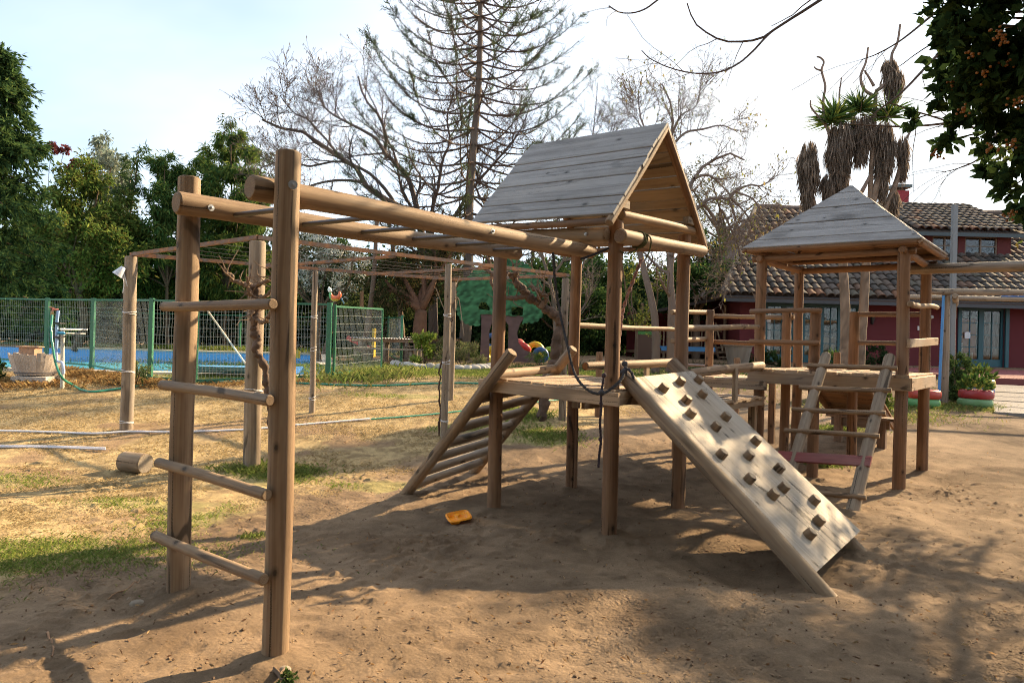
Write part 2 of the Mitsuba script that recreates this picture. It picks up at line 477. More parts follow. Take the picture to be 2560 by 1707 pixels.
def ground_fn(p, n, uv):
    x, y = p.x, p.y
    big = fbm(x * .7, y * .7, 1.5, 3)
    mid = fbm(x * 4.5, y * 4.5, 2.5, 4)
    fine = noise(x * 95, y * 95, 3.5)
    grit = noise(x * 260, y * 260, 7.1)
    sand = mix((.106, .075, .049), (.232, .166, .108), smoothstep(.25, .75, mid * .55 + big * .45))
    sand = sand * (.74 + .32 * fine + .22 * grit)
    damp = smoothstep(.55, .72, fbm(x * 1.1 + 7, y * 1.1, 4.5, 3))
    sand = mix(sand, sand * mi.Color3f(.62, .58, .55), .55 * damp)
    speck = smoothstep(.80, .9, noise(x * 30, y * 30, 5.5)) * smoothstep(.4, .7, noise(x * 3, y * 3, 6.5))
    sand = mix(sand, mi.Color3f(.075, .05, .032), .6 * speck)
    straw = mix((.22, .16, .085), (.39, .295, .155), smoothstep(.3, .7, fbm(x * 7, y * 7, 8.5, 4)))
    straw = straw * (.65 + .5 * fine)
    earth = smoothstep(.56, .7, fbm(x * 1.7 + 3, y * 1.7, 2.9, 4))
    straw = mix(straw, mi.Color3f(.20, .135, .085) * (.7 + .5 * fine), .8 * earth)
    moss = mix((.11, .125, .045), (.19, .20, .07), fine)
    g = mi.Float(0)
    for a, b, c, d in GREEN:
        g = dr.maximum(g, dr.exp(-(dr.square((x - a) / c) + dr.square((y - b) / d))))
    straw = mix(straw, moss, .5 * smoothstep(.32, .85, g * .9 + .7 * (mid - .4)))
    lawn = smoothstep(-.25, .35, lawn_dr(x, y) + 1.3 * (mid - .5) + .5 * (big - .5))
    lawn = dr.maximum(lawn, smoothstep(.55, .9, g + .5 * (mid - .5)))
    far = smoothstep(20.5, 23.0, y + 1.5 * (big - .5))
    lawn = lawn * (1 - .8 * far)
    c = mix(sand, straw, lawn)
    return mix(c, mi.Color3f(.16, .11, .07) * (.7 + .6 * mid), .7 * far)


def ground_bump(p, n, uv):
    packed = smoothstep(.35, .65, fbm(p.x * .9 + 2, p.y * .9, 6.0, 3))
    return (.25 + .75 * packed) * (.5 * noise(p.x * 60, p.y * 60, 1.0) + .3 * noise(p.x * 150, p.y * 150, 2.0) + .2 * noise(p.x * 28, p.y * 28, 4.0))


scene['soil'] = {'type': 'twosided', 'bsdf': {'type': 'bumpmap', 'arbitrary': {**mikit.proc(ground_bump, 3e-3)}, 'scale': .019,
                 'bsdf': {'type': 'principled', 'base_color': mikit.proc(ground_fn), 'roughness': .95, 'specular': .15}}}
structure('ground', ground_mesh, 'soil', smooth=True)

# ---------------------------------------------------------------- the playground: axes and post positions
E1, E2, UP = V3(.635, .7725, 0), V3(.7725, -.635, 0), V3(0, 0, 1)
PA, PB = V3(-1.155, 3.428, 0), V3(-1.978, 4.104, 0)
PD, PC, PE, PF = V3(-.133, 6.532, 0), V3(.855, 5.720, 0), V3(.696, 7.541, 0), V3(1.685, 6.728, 0)
PG = V3(4.522, 7.859, 0)
PH = PG + 1.6 * E1
PI = PG - 1.64 * E2
PJ = PI + 1.6 * E1
PK = PG - .955 * E2
PM = PH - .87 * E2
PL = PI + 1.06 * E1
PO = PE + 2.6 * E1
PN = PE + 3.66 * E1
ROPE_C = (.045, .045, .055)


def W(parent, name, m, label=None):
    """a wooden log part, its shading joined where the surface closes"""
    v, f, nr = meshkit.arrays((m[0], m[1]), True)
    k, n = LOG_SHAPE
    a = np.arange(k) * (n + 1)
    s = nr[a] + nr[a + n]
    nr[a] = nr[a + n] = s / np.maximum(np.linalg.norm(s, axis=1, keepdims=True), 1e-9)
    key = numbered(parent + '__' + name)
    scene[key] = {'type': 'ply', 'filename': meshkit.write_ply((v, f), False, m[2], None, normals=nr), 'face_normals': False, 'bsdf': {'type': 'ref', 'id': 'wood'}}
    if label:
        labels[key] = {'label': label}
    return key


def post(parent, at, top, r=.064, tone=0, name='post', r1=None):
    at = np.asarray(at, float)
    foot = float(gz(at[0], at[1])) - .3
    return W(parent, name, log(V3(at[0], at[1], foot), V3(at[0], at[1], top), r * 1.03, r1 or r * .97, tone))


def BW(parent, name, m, label=None):
    """a wooden board part"""
    return part(parent, name, m, 'wood', label)


def bolt(parent, at, d, r=.02):
    d = unit(d)
    m = join([revolve([(0, .004), (r, .004), (r, -.004), (0, -.004)][::-1], 12, d, at), revolve([(.009, -.01), (.009, .014), (0, .016)], 6, d, at)])
    return part(parent, 'bolt', m, 'zinc')


# ---- monkey bars
t = thing('monkey_bars', 'long overhead log ladder with dark steel bars and a climbing end of round rungs', 'monkey bars')
post(t, PA, 2.545, .064, 0)
post(t, PB, 2.56, .067, 0)
for a, b, r in [((-2.103, 4.084, 1.772), (-1.174, 3.321, 1.766), .029), ((-2.097, 4.079, 1.302), (-1.177, 3.323, 1.293), .030),
                ((-2.112, 4.091, .832), (-1.181, 3.327, .829), .031), ((-2.132, 4.108, .388), (-1.187, 3.332, .414), .031)]:
    W(t, 'rung', log(a, b, r, r * .95, 0, 14))
ba0, ba1 = PA - .128 * E2 - .134 * E1, PA - .128 * E2 + 3.03 * E1
W(t, 'beam', log(V3(ba0[0], ba0[1], 2.355), V3(ba1[0], ba1[1], 2.412), .064, .058, 0, 18, bend=.012, round_end=False))
bb0, bb1 = PB + .13 * E2 - .135 * E1, PB + .13 * E2 + 3.02 * E1
W(t, 'beam', log(V3(bb0[0], bb0[1], 2.368), V3(bb1[0], bb1[1], 2.445), .066, .058, 0, 18, bend=.012))
for k in range(6):
    s = .20 + .48 * k
    z = 2.345 + .016 * k
    a = PB + (.13 + .05) * E2 + s * E1
    b = PA - (.128 + .05) * E2 + (s + .10) * E1
    part(t, 'bar', rod(V3(a[0], a[1], z), V3(b[0], b[1], z), .0155, 10), 'dark_steel', smooth=True)
bolt(t, V3(*(PA + .066 * E2 - .012 * E1)[:2], 2.365), E2 - .55 * E1, .023)
bolt(t, V3(*(PB + .196 * E2 + .04 * E1)[:2], 2.36), E2, .02)
bolt(t, V3(*(PA - .062 * E2 + 1.65 * E1)[:2], 2.385), E2, .019)

# ---- the first tower
t = thing('play_tower', 'wooden play tower with a steep gabled plank roof over a pale deck', 'play tower')
post(t, PD, 2.50, .064, 1)
post(t, PC, 2.66, .066, 1)
post(t, PE, 2.66, .064, 1)
post(t, PF, 2.72, .066, 1)


def deck(t, o, wx, wy, z0, z1, tone=3, n=9, along=E1, across=E2, th=.035, sub='deck'):
    """planks along `along`, laid side by side across `across`, from corner o; z0 at the near end of `across`, z1 at its far end"""
    step = wy / n
    for k in range(n):
        f = (k + .5) / n
        c = o + across * (step * (k + .5)) + along * (wx / 2)
        z = z0 + (z1 - z0) * f + .004 * math.sin(k * 2.4)
        BW(t, f'{sub}__plank', board(V3(c[0], c[1], z - th / 2), along, across, UP, wx - .012 * (k % 3), step - .011, th, tone))


O1 = PD - .10 * E1 - .09 * E2
deck(t, O1, 1.51, 1.46, 1.276, 1.238, 3, 10, sub='platform')
c = PD + .64 * E2 - .108 * E1
BW(t, 'platform__fascia_board', board(V3(c[0], c[1], 1.183), E2 + V3(0, 0, -.025), UP, -E1, 1.54, .112, .034, 3))
c = PC + .66 * E1 + .09 * E2
BW(t, 'platform__fascia_board', board(V3(c[0], c[1], 1.170), E1, UP, E2, 1.44, .115, .034, 8))
c = PE + .64 * E2 + .10 * E1
BW(t, 'platform__fascia_board', board(V3(c[0], c[1], 1.180), E2, UP, E1, 1.46, .112, .034, 8))
c = PD + .66 * E1 - .09 * E2
BW(t, 'platform__fascia_board', board(V3(c[0], c[1], 1.183), E1, UP, -E2, 1.44, .112, .034, 8))
c = PE + .1 * E2 - .09 * E1
BW(t, 'platform__cleat', board(V3(c[0], c[1], 1.0), UP, E2, E1, .16, .09, .04, 8))
# roof of the first tower: ridge along E2, slopes facing -E1 and +E1
RN, RS = 1.40, -.16           # gable ends along E2, from PD
rz0, rz1 = 3.70, 3.645        # ridge height at the far-left and the near-right end
ez0, ez1 = 2.735, 2.665
me, eo = .655, -.25           # ridge and eave positions along E1


def rp(u, e, z):
    q = PD + u * E2 + e * E1
    return V3(q[0], q[1], z)


def slope(t, sign, n=10):
    ee = eo if sign < 0 else 2 * me - eo + .02
    a0, a1 = rp(RS, ee, ez0), rp(RN, ee, ez1)
    b0, b1 = rp(RS, me, rz0), rp(RN, me, rz1)
    nr = unit(np.cross(a1 - a0, b0 - a0)) * (1 if sign < 0 else -1)
    rng = np.random.default_rng(3 if sign < 0 else 4)
    cuts = np.cumsum(rng.uniform(.8, 1.2, n))
    cuts = np.concatenate([[0], cuts / cuts[-1]])
    for k in range(n):
        f0, f1 = cuts[k], cuts[k + 1]
        p0, p1 = a0 + (b0 - a0) * f0, a1 + (b1 - a1) * f0
        q0, q1 = a0 + (b0 - a0) * f1, a1 + (b1 - a1) * f1
        c = (p0 + p1 + q0 + q1) / 4
        wd = np.linalg.norm(q0 - p0)
        BW(t, 'roof__plank', board(c + nr * (.006 * rng.uniform(-1, 1)), p1 - p0, (q0 - p0), nr, np.linalg.norm(p1 - p0) + rng.uniform(-.012, .012), wd - .0015 - .008 * (k % 4 == 1), .026, 2, under=8))
    return nr


slope(t, -1)
slope(t, 1)
for sgn in (-1, 1):
    ee = eo if sgn < 0 else 2 * me - eo + .02
    for u, z0, z1 in ((RN - .03, ez1, rz1), (RS + .04, ez0, rz0)):
        W(t, 'roof__rafter', log(rp(u, ee + sgn * .02, z0 - .075), rp(u, me, z1 - .055), .037, .037, 0 if sgn < 0 else 1, 12))
    W(t, 'roof__eave_batten', log(rp(RS + .02, ee - sgn * .03, ez0 - .045), rp(RN - .02, ee - sgn * .03, ez1 - .045), .03, .03, 1, 10))
W(t, 'tie_log', log(V3(.902, 5.698, 2.704) - .02 * E1, V3(1.868, 6.874, 2.783) + .05 * E1, .041, .038, 0, 14, captone=6))
W(t, 'beam', log(PC + .118 * E2 - .14 * E1 + V3(0, 0, 2.505), PC + .118 * E2 + 1.475 * E1 + V3(0, 0, 2.575), .062, .058, 0, 18, round_end=False, captone=4))
W(t, 'beam', log(PC - .02 * E2 - .108 * E1 + V3(0, 0, 2.53), PC - 1.25 * E2 - .10 * E1 + V3(0, 0, 2.62), .060, .056, 8, 16))
W(t, 'beam', log(PD - .10 * E2 - .12 * E1 + V3(0, 0, 2.60), PE - .10 * E2 + .12 * E1 + V3(0, 0, 2.63), .04, .04, 1, 12))
for c_, z_ in ((PC + .06 * E2, 2.79), (PF + .06 * E2 - .04 * E1, 2.85)):
    BW(t, 'roof__block', board(V3(c_[0], c_[1], z_), E1, UP, E2, .13, .07, .06, 6))
bolt(t, PC - .19 * E2 - .17 * E1 + V3(0, 0, 2.54), -E1, .014)

# ---- log ladder leaning on the left side of the first tower
t = thing('log_ladder', 'slanting ladder of thick round logs leaning on the left side of the gabled tower', 'ladder')
fa, fb = V3(-1.13, 7.08, -.08), V3(.005, 6.185, 1.53)
ka, kb = V3(-.50, 8.18, -.06), V3(.665, 7.29, 1.57)
W(t, 'stringer', log(fa, fb, .058, .055, 0, 18))
W(t, 'stringer', log(ka, kb, .058, .055, 0, 18))
for k in range(7):
    f = .125 + .098 * k
    a = fa + (fb - fa) * f + unit(ka - fa) * .03
    b = ka + (kb - ka) * (f + .035) - unit(ka - fa) * .03
    W(t, 'rung', log(a, b, .047, .046, 6 if k < 5 else 0, 14))
W(t, 'rung', log(fa + (fb - fa) * .845 + V3(0, 0, .03), ka + (kb - ka) * .845 + V3(0, 0, .03), .045, .045, 0, 14))

# ---- climbing board leaning on the right side of the first tower
t = thing('climbing_wall', 'sloping pale plywood climbing board studded with round wooden pegs, leaning on the gabled tower', 'climbing wall')
TL, TR = V3(1.066, 5.725, 1.365), V3(1.776, 6.588, 1.405)
BL, BR = V3(2.118, 4.605, .12), V3(2.888, 5.585, .12)
WN = unit(np.cross(TR - TL, BL - TL))
WN = WN if WN[2] > 0 else -WN
k = []
for f in np.linspace(0, 1, 13):
    for g_ in np.linspace(0, 1, 7):
        k.append((TL * (1 - g_) + TR * g_) * (1 - f) + (BL * (1 - g_) + BR * g_) * f)
top = np.array(k)
top = top - ((top - (TL + BR) / 2) @ WN)[:, None] * WN
bot = top - WN * .02
nn = 7
ff = [[i_ * nn + j_, i_ * nn + j_ + 1, (i_ + 1) * nn + j_ + 1, (i_ + 1) * nn + j_] for i_ in range(12) for j_ in range(6)]
ff = tri(np.array(ff))
dn = unit(BL - TL)
ac = unit(TR - TL)
uvt = wood_uv((top - TL) @ dn, (top - TL) @ ac + 2, 5)
rim = [i_ * nn for i_ in range(13)] + [12 * nn + j_ for j_ in range(1, 7)] + [i_ * nn + 6 for i_ in range(11, -1, -1)] + [j_ for j_ in range(5, 0, -1)]
side_v = np.vstack([top[rim], bot[rim]])
m_ = len(rim)
side_f = tri(np.array([[a, (a + 1) % m_, (a + 1) % m_ + m_, a + m_] for a in range(m_)]))
side_uv = wood_uv(np.tile(np.arange(m_) * .1, 2), np.repeat([2.0, 2.02], m_), 4)
mesh = join([(top, ff[:, ::-1] if np.cross(top[1] - top[0], top[nn] - top[0]) @ WN < 0 else ff, uvt), (bot, ff, uvt + [-100, 0]), (side_v, side_f, side_uv)])
BW(t, 'panel', mesh)
for side, r in ((0, .066), (1, .062)):
    a = (TL if side == 0 else TR) - WN * (.02 + r) + (ac * .085 if side == 0 else -ac * .10)
    b = (BL if side == 0 else BR) - WN * (.02 + r) + (ac * .085 if side == 0 else -ac * .10)
    if side == 0:
        a, b = a - ac * .10, b - ac * .10
    W(t, 'stringer', log(a - dn * .20, b + dn * .20, r, r, 8 if side == 0 else 0, 18))
PEGS = [(1.294, 5.806, 1.238), (1.522, 6.138, 1.280), (1.763, 6.421, 1.288), (1.731, 6.167, 1.170), (1.509, 5.860, 1.137), (1.497, 5.670, 1.041), (1.899, 6.016, 0.986), (1.725, 5.719, 0.930), (2.136, 5.922, 0.791), (1.654, 5.327, 0.760), (1.959, 5.585, 0.715), (2.255, 5.695, 0.596), (1.844, 5.230, 0.592), (2.188, 5.427, 0.491), (2.023, 5.219, 0.478), (2.486, 5.540, 0.372), (2.402, 5.268, 0.275), (2.213, 4.998, 0.242)]
for q_ in PEGS:
    q_ = V3(*q_)
    q_ = q_ - ((q_ - (TL + BR) / 2) @ WN) * WN
    W(t, 'peg', log(q_ - WN * .01, q_ + WN * .060, .043, .040, 0 if len(q_) else 0, 16, seg=2, bend=0, captone=6))

# ---- footbridge between the towers, with a log along each side
t = thing('footbridge', 'low plank footbridge with log side rails between the two roofed towers', 'footbridge')
n_ = 17
for k in range(n_):
    f = (k + .5) / n_
    c = PE + .16 * E1 + 2.36 * E1 * f + (.62 - .02 * f) * E2
    BW(t, 'plank', board(V3(c[0], c[1], 1.0 + .012 * math.sin(k * 1.9)), E2, E1, UP, 1.32, .130, .034, 3 if k % 4 else 8))
for s in (.1, 1.2):
    c = PE + 1.3 * E1 + s * E2
    BW(t, 'joist', board(V3(c[0], c[1], .94), E1, UP, E2, 2.5, .085, .045, 8))
W(t, 'side_log', log(V3(.755, 7.456, 1.374) + .1 * E1, V3(2.166, 9.171, 1.408) + .1 * E1, .046, .056, 0, 16, captone=4))
W(t, 'side_log', log(V3(1.80, 6.86, 1.345), V3(3.262, 8.862, 1.398), .046, .060, 0, 16))
W(t, 'handrail', log(V3(.70, 7.53, 1.825), V3(2.26, 9.46, 1.862), .033, .030, 0, 14))
W(t, 'handrail', log(V3(1.72, 6.76, 1.802), V3(3.20, 8.83, 1.905), .034, .030, 0, 14, captone=4))
c = PI + .14 * E2
for p_, s in ((V3(2.606, 7.886, 0), 1), (V3(1.72, 8.62, 0), -1)):
    BW(t, 'bracket', board(V3(p_[0], p_[1], 1.19), UP, E1, E2, .39, .09, .04, 8))
for a in (PE + 2.45 * E1 + .16 * E2, PE + 2.45 * E1 + 1.12 * E2):
    foot = float(gz(a[0], a[1])) - .1
    BW(t, 'leg', board(V3(a[0], a[1], (foot + .94) / 2), UP, E1, E2, .94 - foot, .09, .09, 8))

# ---- corner platform between the bridge and the hip-roofed tower
t = thing('corner_platform', 'small railed wooden platform joining the footbridge to the pyramid-roofed tower', 'platform')
O3 = PO - .02 * E1 - .06 * E2
deck(t, O3, 1.15, 1.20, 1.225, 1.215, 3, 8, sub='deck')
c = PG - 2.06 * E2 - .15 * E1
BW(t, 'riser_board', board(V3(c[0], c[1], 1.145), E2, UP, -E1, 1.14, .115, .032, 8))
post(t, PO, 2.11, .06, 1)
post(t, PN, 2.20, .062, 1)
post(t, PL, 2.17, .064, 1)
a = (3.971, 10.300, 0.848)
BW(t, 'leg', board(V3(a[0], a[1], .68), UP, E2, E1, .98, .09, .07, 1))
W(t, 'rail', log(PO - .14 * E1 - .05 * E2 + V3(0, 0, 2.10), PN + .05 * E1 - .05 * E2 + V3(0, 0, 2.165), .036, .034, 0, 12))
W(t, 'rail', log(PO - .10 * E1 - .05 * E2 + V3(0, 0, 1.70), PN + .05 * E1 - .05 * E2 + V3(0, 0, 1.755), .034, .036, 0, 12))
W(t, 'rail', log(PN - .05 * E2 + .08 * E1 + V3(0, 0, 2.105), PL + .08 * E2 + .08 * E1 + V3(0, 0, 2.085), .034, .034, 0, 12))
W(t, 'rail', log(PN - .05 * E2 + .08 * E1 + V3(0, 0, 1.715), PL + .08 * E2 + .08 * E1 + V3(0, 0, 1.70), .034, .036, 1, 12))

# ---- the second tower
t = thing('play_tower', 'wooden play tower with a pyramid plank roof and rails, reached by a pole ladder', 'play tower')
for q_, h in ((PG, 2.80), (PH, 2.80), (PI, 2.80), (PJ, 2.86)):
    post(t, q_, h, .068, 1)
post(t, PK, 2.12, .066, 1, 'rail_post')
post(t, PM, 2.18, .066, 1, 'rail_post')
O2 = PI - .10 * E1 - .10 * E2
deck(t, O2, 1.80, 1.84, 1.36, 1.352, 3, 12, sub='platform')
for c_, x_, o_, l_, tn in ((PI + .82 * E2 - .105 * E1, E2, -E1, 1.86, 8), (PI + .82 * E2 + 1.71 * E1, E2, E1, 1.86, 8), (PG + .8 * E1 + .105 * E2, E1, E2, 1.78, 3), (PI + .8 * E1 - .105 * E2, E1, -E2, 1.78, 8)):
    BW(t, 'platform__fascia_board', board(V3(c_[0], c_[1], 1.25), x_, UP, o_, l_, .15, .036, tn))
W(t, 'rail', log(V3(3.115, 8.90, 2.104), V3(3.80, 8.335, 2.107), .032, .030, 1, 12))
W(t, 'rail', log(V3(3.115, 8.90, 1.709), V3(3.79, 8.345, 1.709), .033, .032, 1, 12))
W(t, 'rail', log(PM - .05 * E1 * 0 + V3(0, 0, 2.14), PH + V3(0, 0, 2.135), .032, .032, 1, 12))
W(t, 'rail', log(PM + V3(0, 0, 1.742), PH + V3(0, 0, 1.735), .032, .032, 1, 12))
W(t, 'rail', log(V3(4.49, 7.665, 2.165), V3(5.80, 9.27, 2.245), .034, .030, 0, 14, bend=.018))
c = (V3(4.47, 7.64, 0) + V3(5.80, 9.26, 0)) / 2
BW(t, 'rail', board(V3(c[0], c[1], 1.75), E1 + V3(0, 0, .03), UP, E2, 2.10, .098, .036, 3))
bolt(t, PH + .075 * E2 - .06 * E1 * 0 + V3(0, 0, 2.1), E2 - .8 * E1, .022)
for c_ in (PJ + .2 * E2 - .0 * E1, PM - .22 * E2):
    W(t, 'step_block', log(V3(c_[0], c_[1], 1.37), V3(c_[0], c_[1], 1.60), .05, .045, 1, 12))
# hip roof
AP = V3(4.43, 8.96, 3.80)
crn = [V3(*(PI - .17 * E1 - .20 * E2)[:2], 2.925), V3(*(PG - .17 * E1 + .20 * E2)[:2], 2.895), V3(*(PH + .17 * E1 + .22 * E2)[:2], 2.93), V3(*(PJ + .17 * E1 - .20 * E2)[:2], 2.96)]
for s in range(4):
    a, b = crn[s], crn[(s + 1) % 4]
    nr = unit(np.cross(b - a, AP - a))
    if nr[2] < 0:
        nr = -nr
    n_ = 8
    ux = unit(b - a)
    mid_ = a + ux * ((AP - a) @ ux)
    uy = AP - mid_
    H_ = np.linalg.norm(uy)
    uy = uy / H_
    fl, fr = (mid_ - a) @ ux, (b - mid_) @ ux
    for k in range(n_):
        f0, f1 = k / n_, (k + 1) / n_
        yc = H_ * (f0 + f1) / 2
        w0 = 1 - (f0 + f1) / 2
        xl, xr = -fl * w0, fr * w0
        hy = H_ / n_ / 2 - .004
        c = mid_ + uy * yc + ux * (xl + xr) / 2 + nr * (.004 * math.sin(k * 2.7 + s))
        BW(t, 'roof__plank', board(c, ux, uy, nr, xr - xl - (H_ / n_) * 0 - 2 * hy * (fl + fr) / H_ / 2, 2 * hy, .024, 2, taper=(fl / H_, fr / H_), under=1))
    W(t, 'roof__eave_batten', log(a + V3(0, 0, -.06) + unit(AP - a) * .08, b + V3(0, 0, -.06) + unit(AP - b) * .08, .038, .038, 1, 10))
    W(t, 'roof__hip_batten', log(a + V3(0, 0, -.045), AP + V3(0, 0, -.07), .022, .022, 1, 8))
for a, b in ((PI, PG), (PG, PH), (PH, PJ), (PJ, PI)):
    d_ = unit(b - a)
    W(t, 'top_plate', log(a - d_ * .12 + V3(0, 0, 2.80), b + d_ * .12 + V3(0, 0, 2.79), .045, .045, 1, 12))

# ---- pole ladder of the second tower
t = thing('pole_ladder', 'leaning pole ladder with thin rungs and one flat red step', 'ladder')
ra, rb = V3(3.40, 6.76, -.12), V3(4.385, 7.85, 1.585)
la, lb = V3(2.74, 7.20, -.12), V3(3.850, 8.285, 1.585)
la = lb + (ra - rb) * 1.0 + V3(.0, .0, 0)
W(t, 'stringer', log(ra, rb, .066, .062, 6, 18, round_end=True))
W(t, 'stringer', log(la, lb, .060, .058, 6, 18, round_end=True))
lup = unit(rb - ra)
ln = unit(np.cross(lup, E2))
ln = ln if ln[2] > 0 else -ln
for a, b, kind in [((3.618, 8.272, 1.400), (4.371, 7.663, 1.409), 0), ((3.456, 8.109, 1.139), (4.22, 7.509, 1.163), 0), ((3.309, 7.949, .891), (4.078, 7.358, .926), 0),
                   ((3.168, 7.803, .66), (3.938, 7.208, .693), 0), ((3.03, 7.62, .40), (3.768, 7.072, .449), 1), ((2.93, 7.36, .075), (3.611, 6.829, .121), 0)]:
    a, b = V3(*a), V3(*b)
    if kind:
        BW(t, 'step', board((a + b) / 2 + ln * .035, b - a, lup, ln, np.linalg.norm(b - a) + .02, .125, .028, 7), 'flat red painted step board')
    else:
        W(t, 'rung', log(a + ln * .045, b + ln * .045, .0285, .0275, 0, 12))

# ---- plank ramp behind the second tower and the low bench at its foot
t = thing('plank_ramp', 'slanting plank ramp going down behind the pyramid-roofed tower', 'ramp')
r0 = (PJ + PM) / 2 + .12 * E1 + .10 * E2
r1 = (6.088, 11.600, 0.417)
rd = unit(V3(r1[0], r1[1], .42) - V3(r0[0], r0[1], 1.27))
L_ = np.linalg.norm(V3(r1[0], r1[1], .42) - V3(r0[0], r0[1], 1.27))
for k in range(9):
    c = V3(r0[0], r0[1], 1.27) + rd * (L_ * (k + .5) / 9)
    BW(t, 'plank', board(c, E2, rd, np.cross(E2, rd), .92, L_ / 9 - .008, .03, 1))
for s in (-.42, .42):
    c = V3(r0[0], r0[1], 1.27) + rd * (L_ / 2) + E2 * s
    BW(t, 'side_board', board(c + V3(0, 0, -.05), rd, np.cross(E2, rd), E2, L_, .10, .04, 1))
t = thing('low_bench', 'low dark red-brown timber bench at the foot of the plank ramp', 'bench')
bl, br_ = (5.280, 10.904, 0.162), (5.745, 10.470, 0.125)
bl, br_ = V3(*bl), V3(*br_)
bx = unit((br_ - bl) * [1, 1, 0])
for q_ in (bl, br_):
    BW(t, 'leg', board(q_ + V3(0, 0, .2), UP, bx, np.cross(UP, bx), .50, .115, .10, 4))
c = (bl + br_) / 2
BW(t, 'seat', board(V3(c[0], c[1], max(bl[2], br_[2]) + .42) + np.cross(UP, bx) * .12, bx, np.cross(UP, bx), UP, 1.0, .34, .04, 4))
BW(t, 'apron', board(V3(c[0], c[1], max(bl[2], br_[2]) + .33), bx, UP, np.cross(UP, bx), .85, .13, .035, 4))

# ---- long beam running off to the right
a, b = PH - .30 * E2 - .118 * E1 + V3(0, 0, 2.735), PH + 3.2 * E2 - .10 * E1 + V3(0, 0, 2.70)
t = thing('overhead_beam', 'thick weathered round beam running out to the right from the pyramid-roofed tower', 'beam')
W(t, 'log', log(a, b, .066, .068, 6, 18))
q_ = PH + 3.0 * E2
post(t, q_, 2.66, .068, 1)

# ---- ropes
def twisted(path, r, twist=60, strands=3):
    path = spline(path, 14)
    d = np.gradient(path, axis=0)
    d /= np.linalg.norm(d, axis=1, keepdims=True)
    s = np.concatenate([[0], np.cumsum(np.linalg.norm(np.diff(path, axis=0), axis=1))])
    a = np.cross(d, unit([.3, .5, .8]))
    a /= np.linalg.norm(a, axis=1, keepdims=True)
    b = np.cross(d, a)
    ms = []
    for k in range(strands):
        ph = s * twist + k * 2 * np.pi / strands
        rr = r * (1 + .18 * np.sin(s * 31 + k))
        ms.append(tube(path + .55 * rr[:, None] * (np.cos(ph)[:, None] * a + np.sin(ph)[:, None] * b), r * .62, 6))
    return join(ms)


def knot(c, r, seed):
    m = trimesh.creation.icosphere(2, r)
    v = np.array(m.vertices)
    v *= (1 + .5 * (meshkit.fbm(v / r * 1.6 + seed, 2, seed) - .5))[:, None]
    return v + c, np.array(m.faces)


t = thing('climbing_rope', 'frayed dark grey rope sagging from the monkey bars to the climbing board', 'rope')
rp_ = [(0.345, 6.000, 2.416), (0.369, 6.000, 2.154), (0.415, 5.950, 1.884), (0.473, 5.750, 1.591), (0.529, 5.600, 1.361), (0.621, 5.480, 1.246), (0.726, 5.420, 1.221), (0.835, 5.450, 1.283), (0.906, 5.500, 1.356), (0.937, 5.580, 1.432), (0.929, 5.620, 1.480)]
part(t, 'strands', paint(twisted(rp_, .0112), (.05, .05, .055), .5, 3), 'matte', smooth=True)
for kn_ in (knot(V3(*(0.724, 5.400, 1.229)), .026, 2), knot(V3(*(0.923, 5.550, 1.393)), .03, 5), knot(V3(*(0.936, 5.600, 1.458)), .026, 8)):
    part(t, 'knot', paint(kn_, (.06, .06, .07), .5, 4), 'matte', smooth=True)
part(t, 'tail', paint(twisted([(0.930, 5.560, 1.432), (0.956, 5.520, 1.415), (0.980, 5.500, 1.384), (0.990, 5.480, 1.343)], .012), (.05, .05, .06), .5, 5), 'matte', smooth=True)
t = thing('hanging_rope', 'thin dark rope with small knots dangling below the deck edge of the gabled tower', 'rope')
part(t, 'strands', paint(twisted([(0.749, 5.450, 1.377), (0.734, 5.420, 1.298), (0.721, 5.400, 1.219), (0.726, 5.420, 1.106), (0.720, 5.420, 0.978), (0.731, 5.430, 0.849), (0.721, 5.430, 0.721), (0.717, 5.430, 0.631)], .0095, 80), (.05, .038, .045), .5, 6), 'matte', smooth=True)
for kn_ in (knot(V3(*(0.745, 5.440, 1.368)), .02, 3), knot(V3(*(0.725, 5.420, 1.144)), .016, 4), knot(V3(*(0.724, 5.430, 0.855)), .014, 6)):
    part(t, 'knot', paint(kn_, (.055, .04, .05), .5, 7), 'matte', smooth=True)
t = thing('chain_rope', 'pinkish twisted rope tied below the big log of the gabled tower', 'rope')
part(t, 'strands', paint(twisted([(1.082, 5.750, 2.346), (1.043, 5.780, 2.233), (1.003, 5.830, 2.100), (0.973, 5.900, 1.972), (0.954, 5.950, 1.834), (0.948, 6.000, 1.659), (0.949, 6.050, 1.516)], .014, 45, 2), (.30, .19, .18), .5, 9), 'matte', smooth=True)
t = thing('green_rope', 'olive green rope looped around the big log under the gable', 'rope')
lc = PC + .118 * E2 + .16 * E1 + V3(0, 0, 2.515)
ms = []
for k in range(3):
    an = np.linspace(0, 2 * np.pi, 30)
    ms.append(tube(lc + E1 * (.022 * k) + .069 * (np.cos(an)[:, None] * E2 + np.sin(an)[:, None] * UP) + (E1 * .02)[None] * np.sin(an)[:, None], .0065, 6))
ms.append(tube(spline([lc + .066 * UP, lc + .09 * E2 + .02 * UP + .05 * E1, lc + .075 * E2 - .08 * UP + .08 * E1, lc + .05 * E2 - .17 * UP + .05 * E1]), .0065, 6))
ms.append(tube(spline([lc - .05 * UP, lc - .09 * UP - .02 * E1, lc - .13 * UP - .12 * E1 - .04 * E2, lc - .12 * UP - .2 * E1 - .05 * E2]), .0065, 6))
part(t, 'loop', paint(join(ms), (.07, .075, .03), .4, 2), 'matte', smooth=True)
t = thing('lashing_cord', 'dark cord tying the end of the monkey-bar beam to the tower post', 'cord')
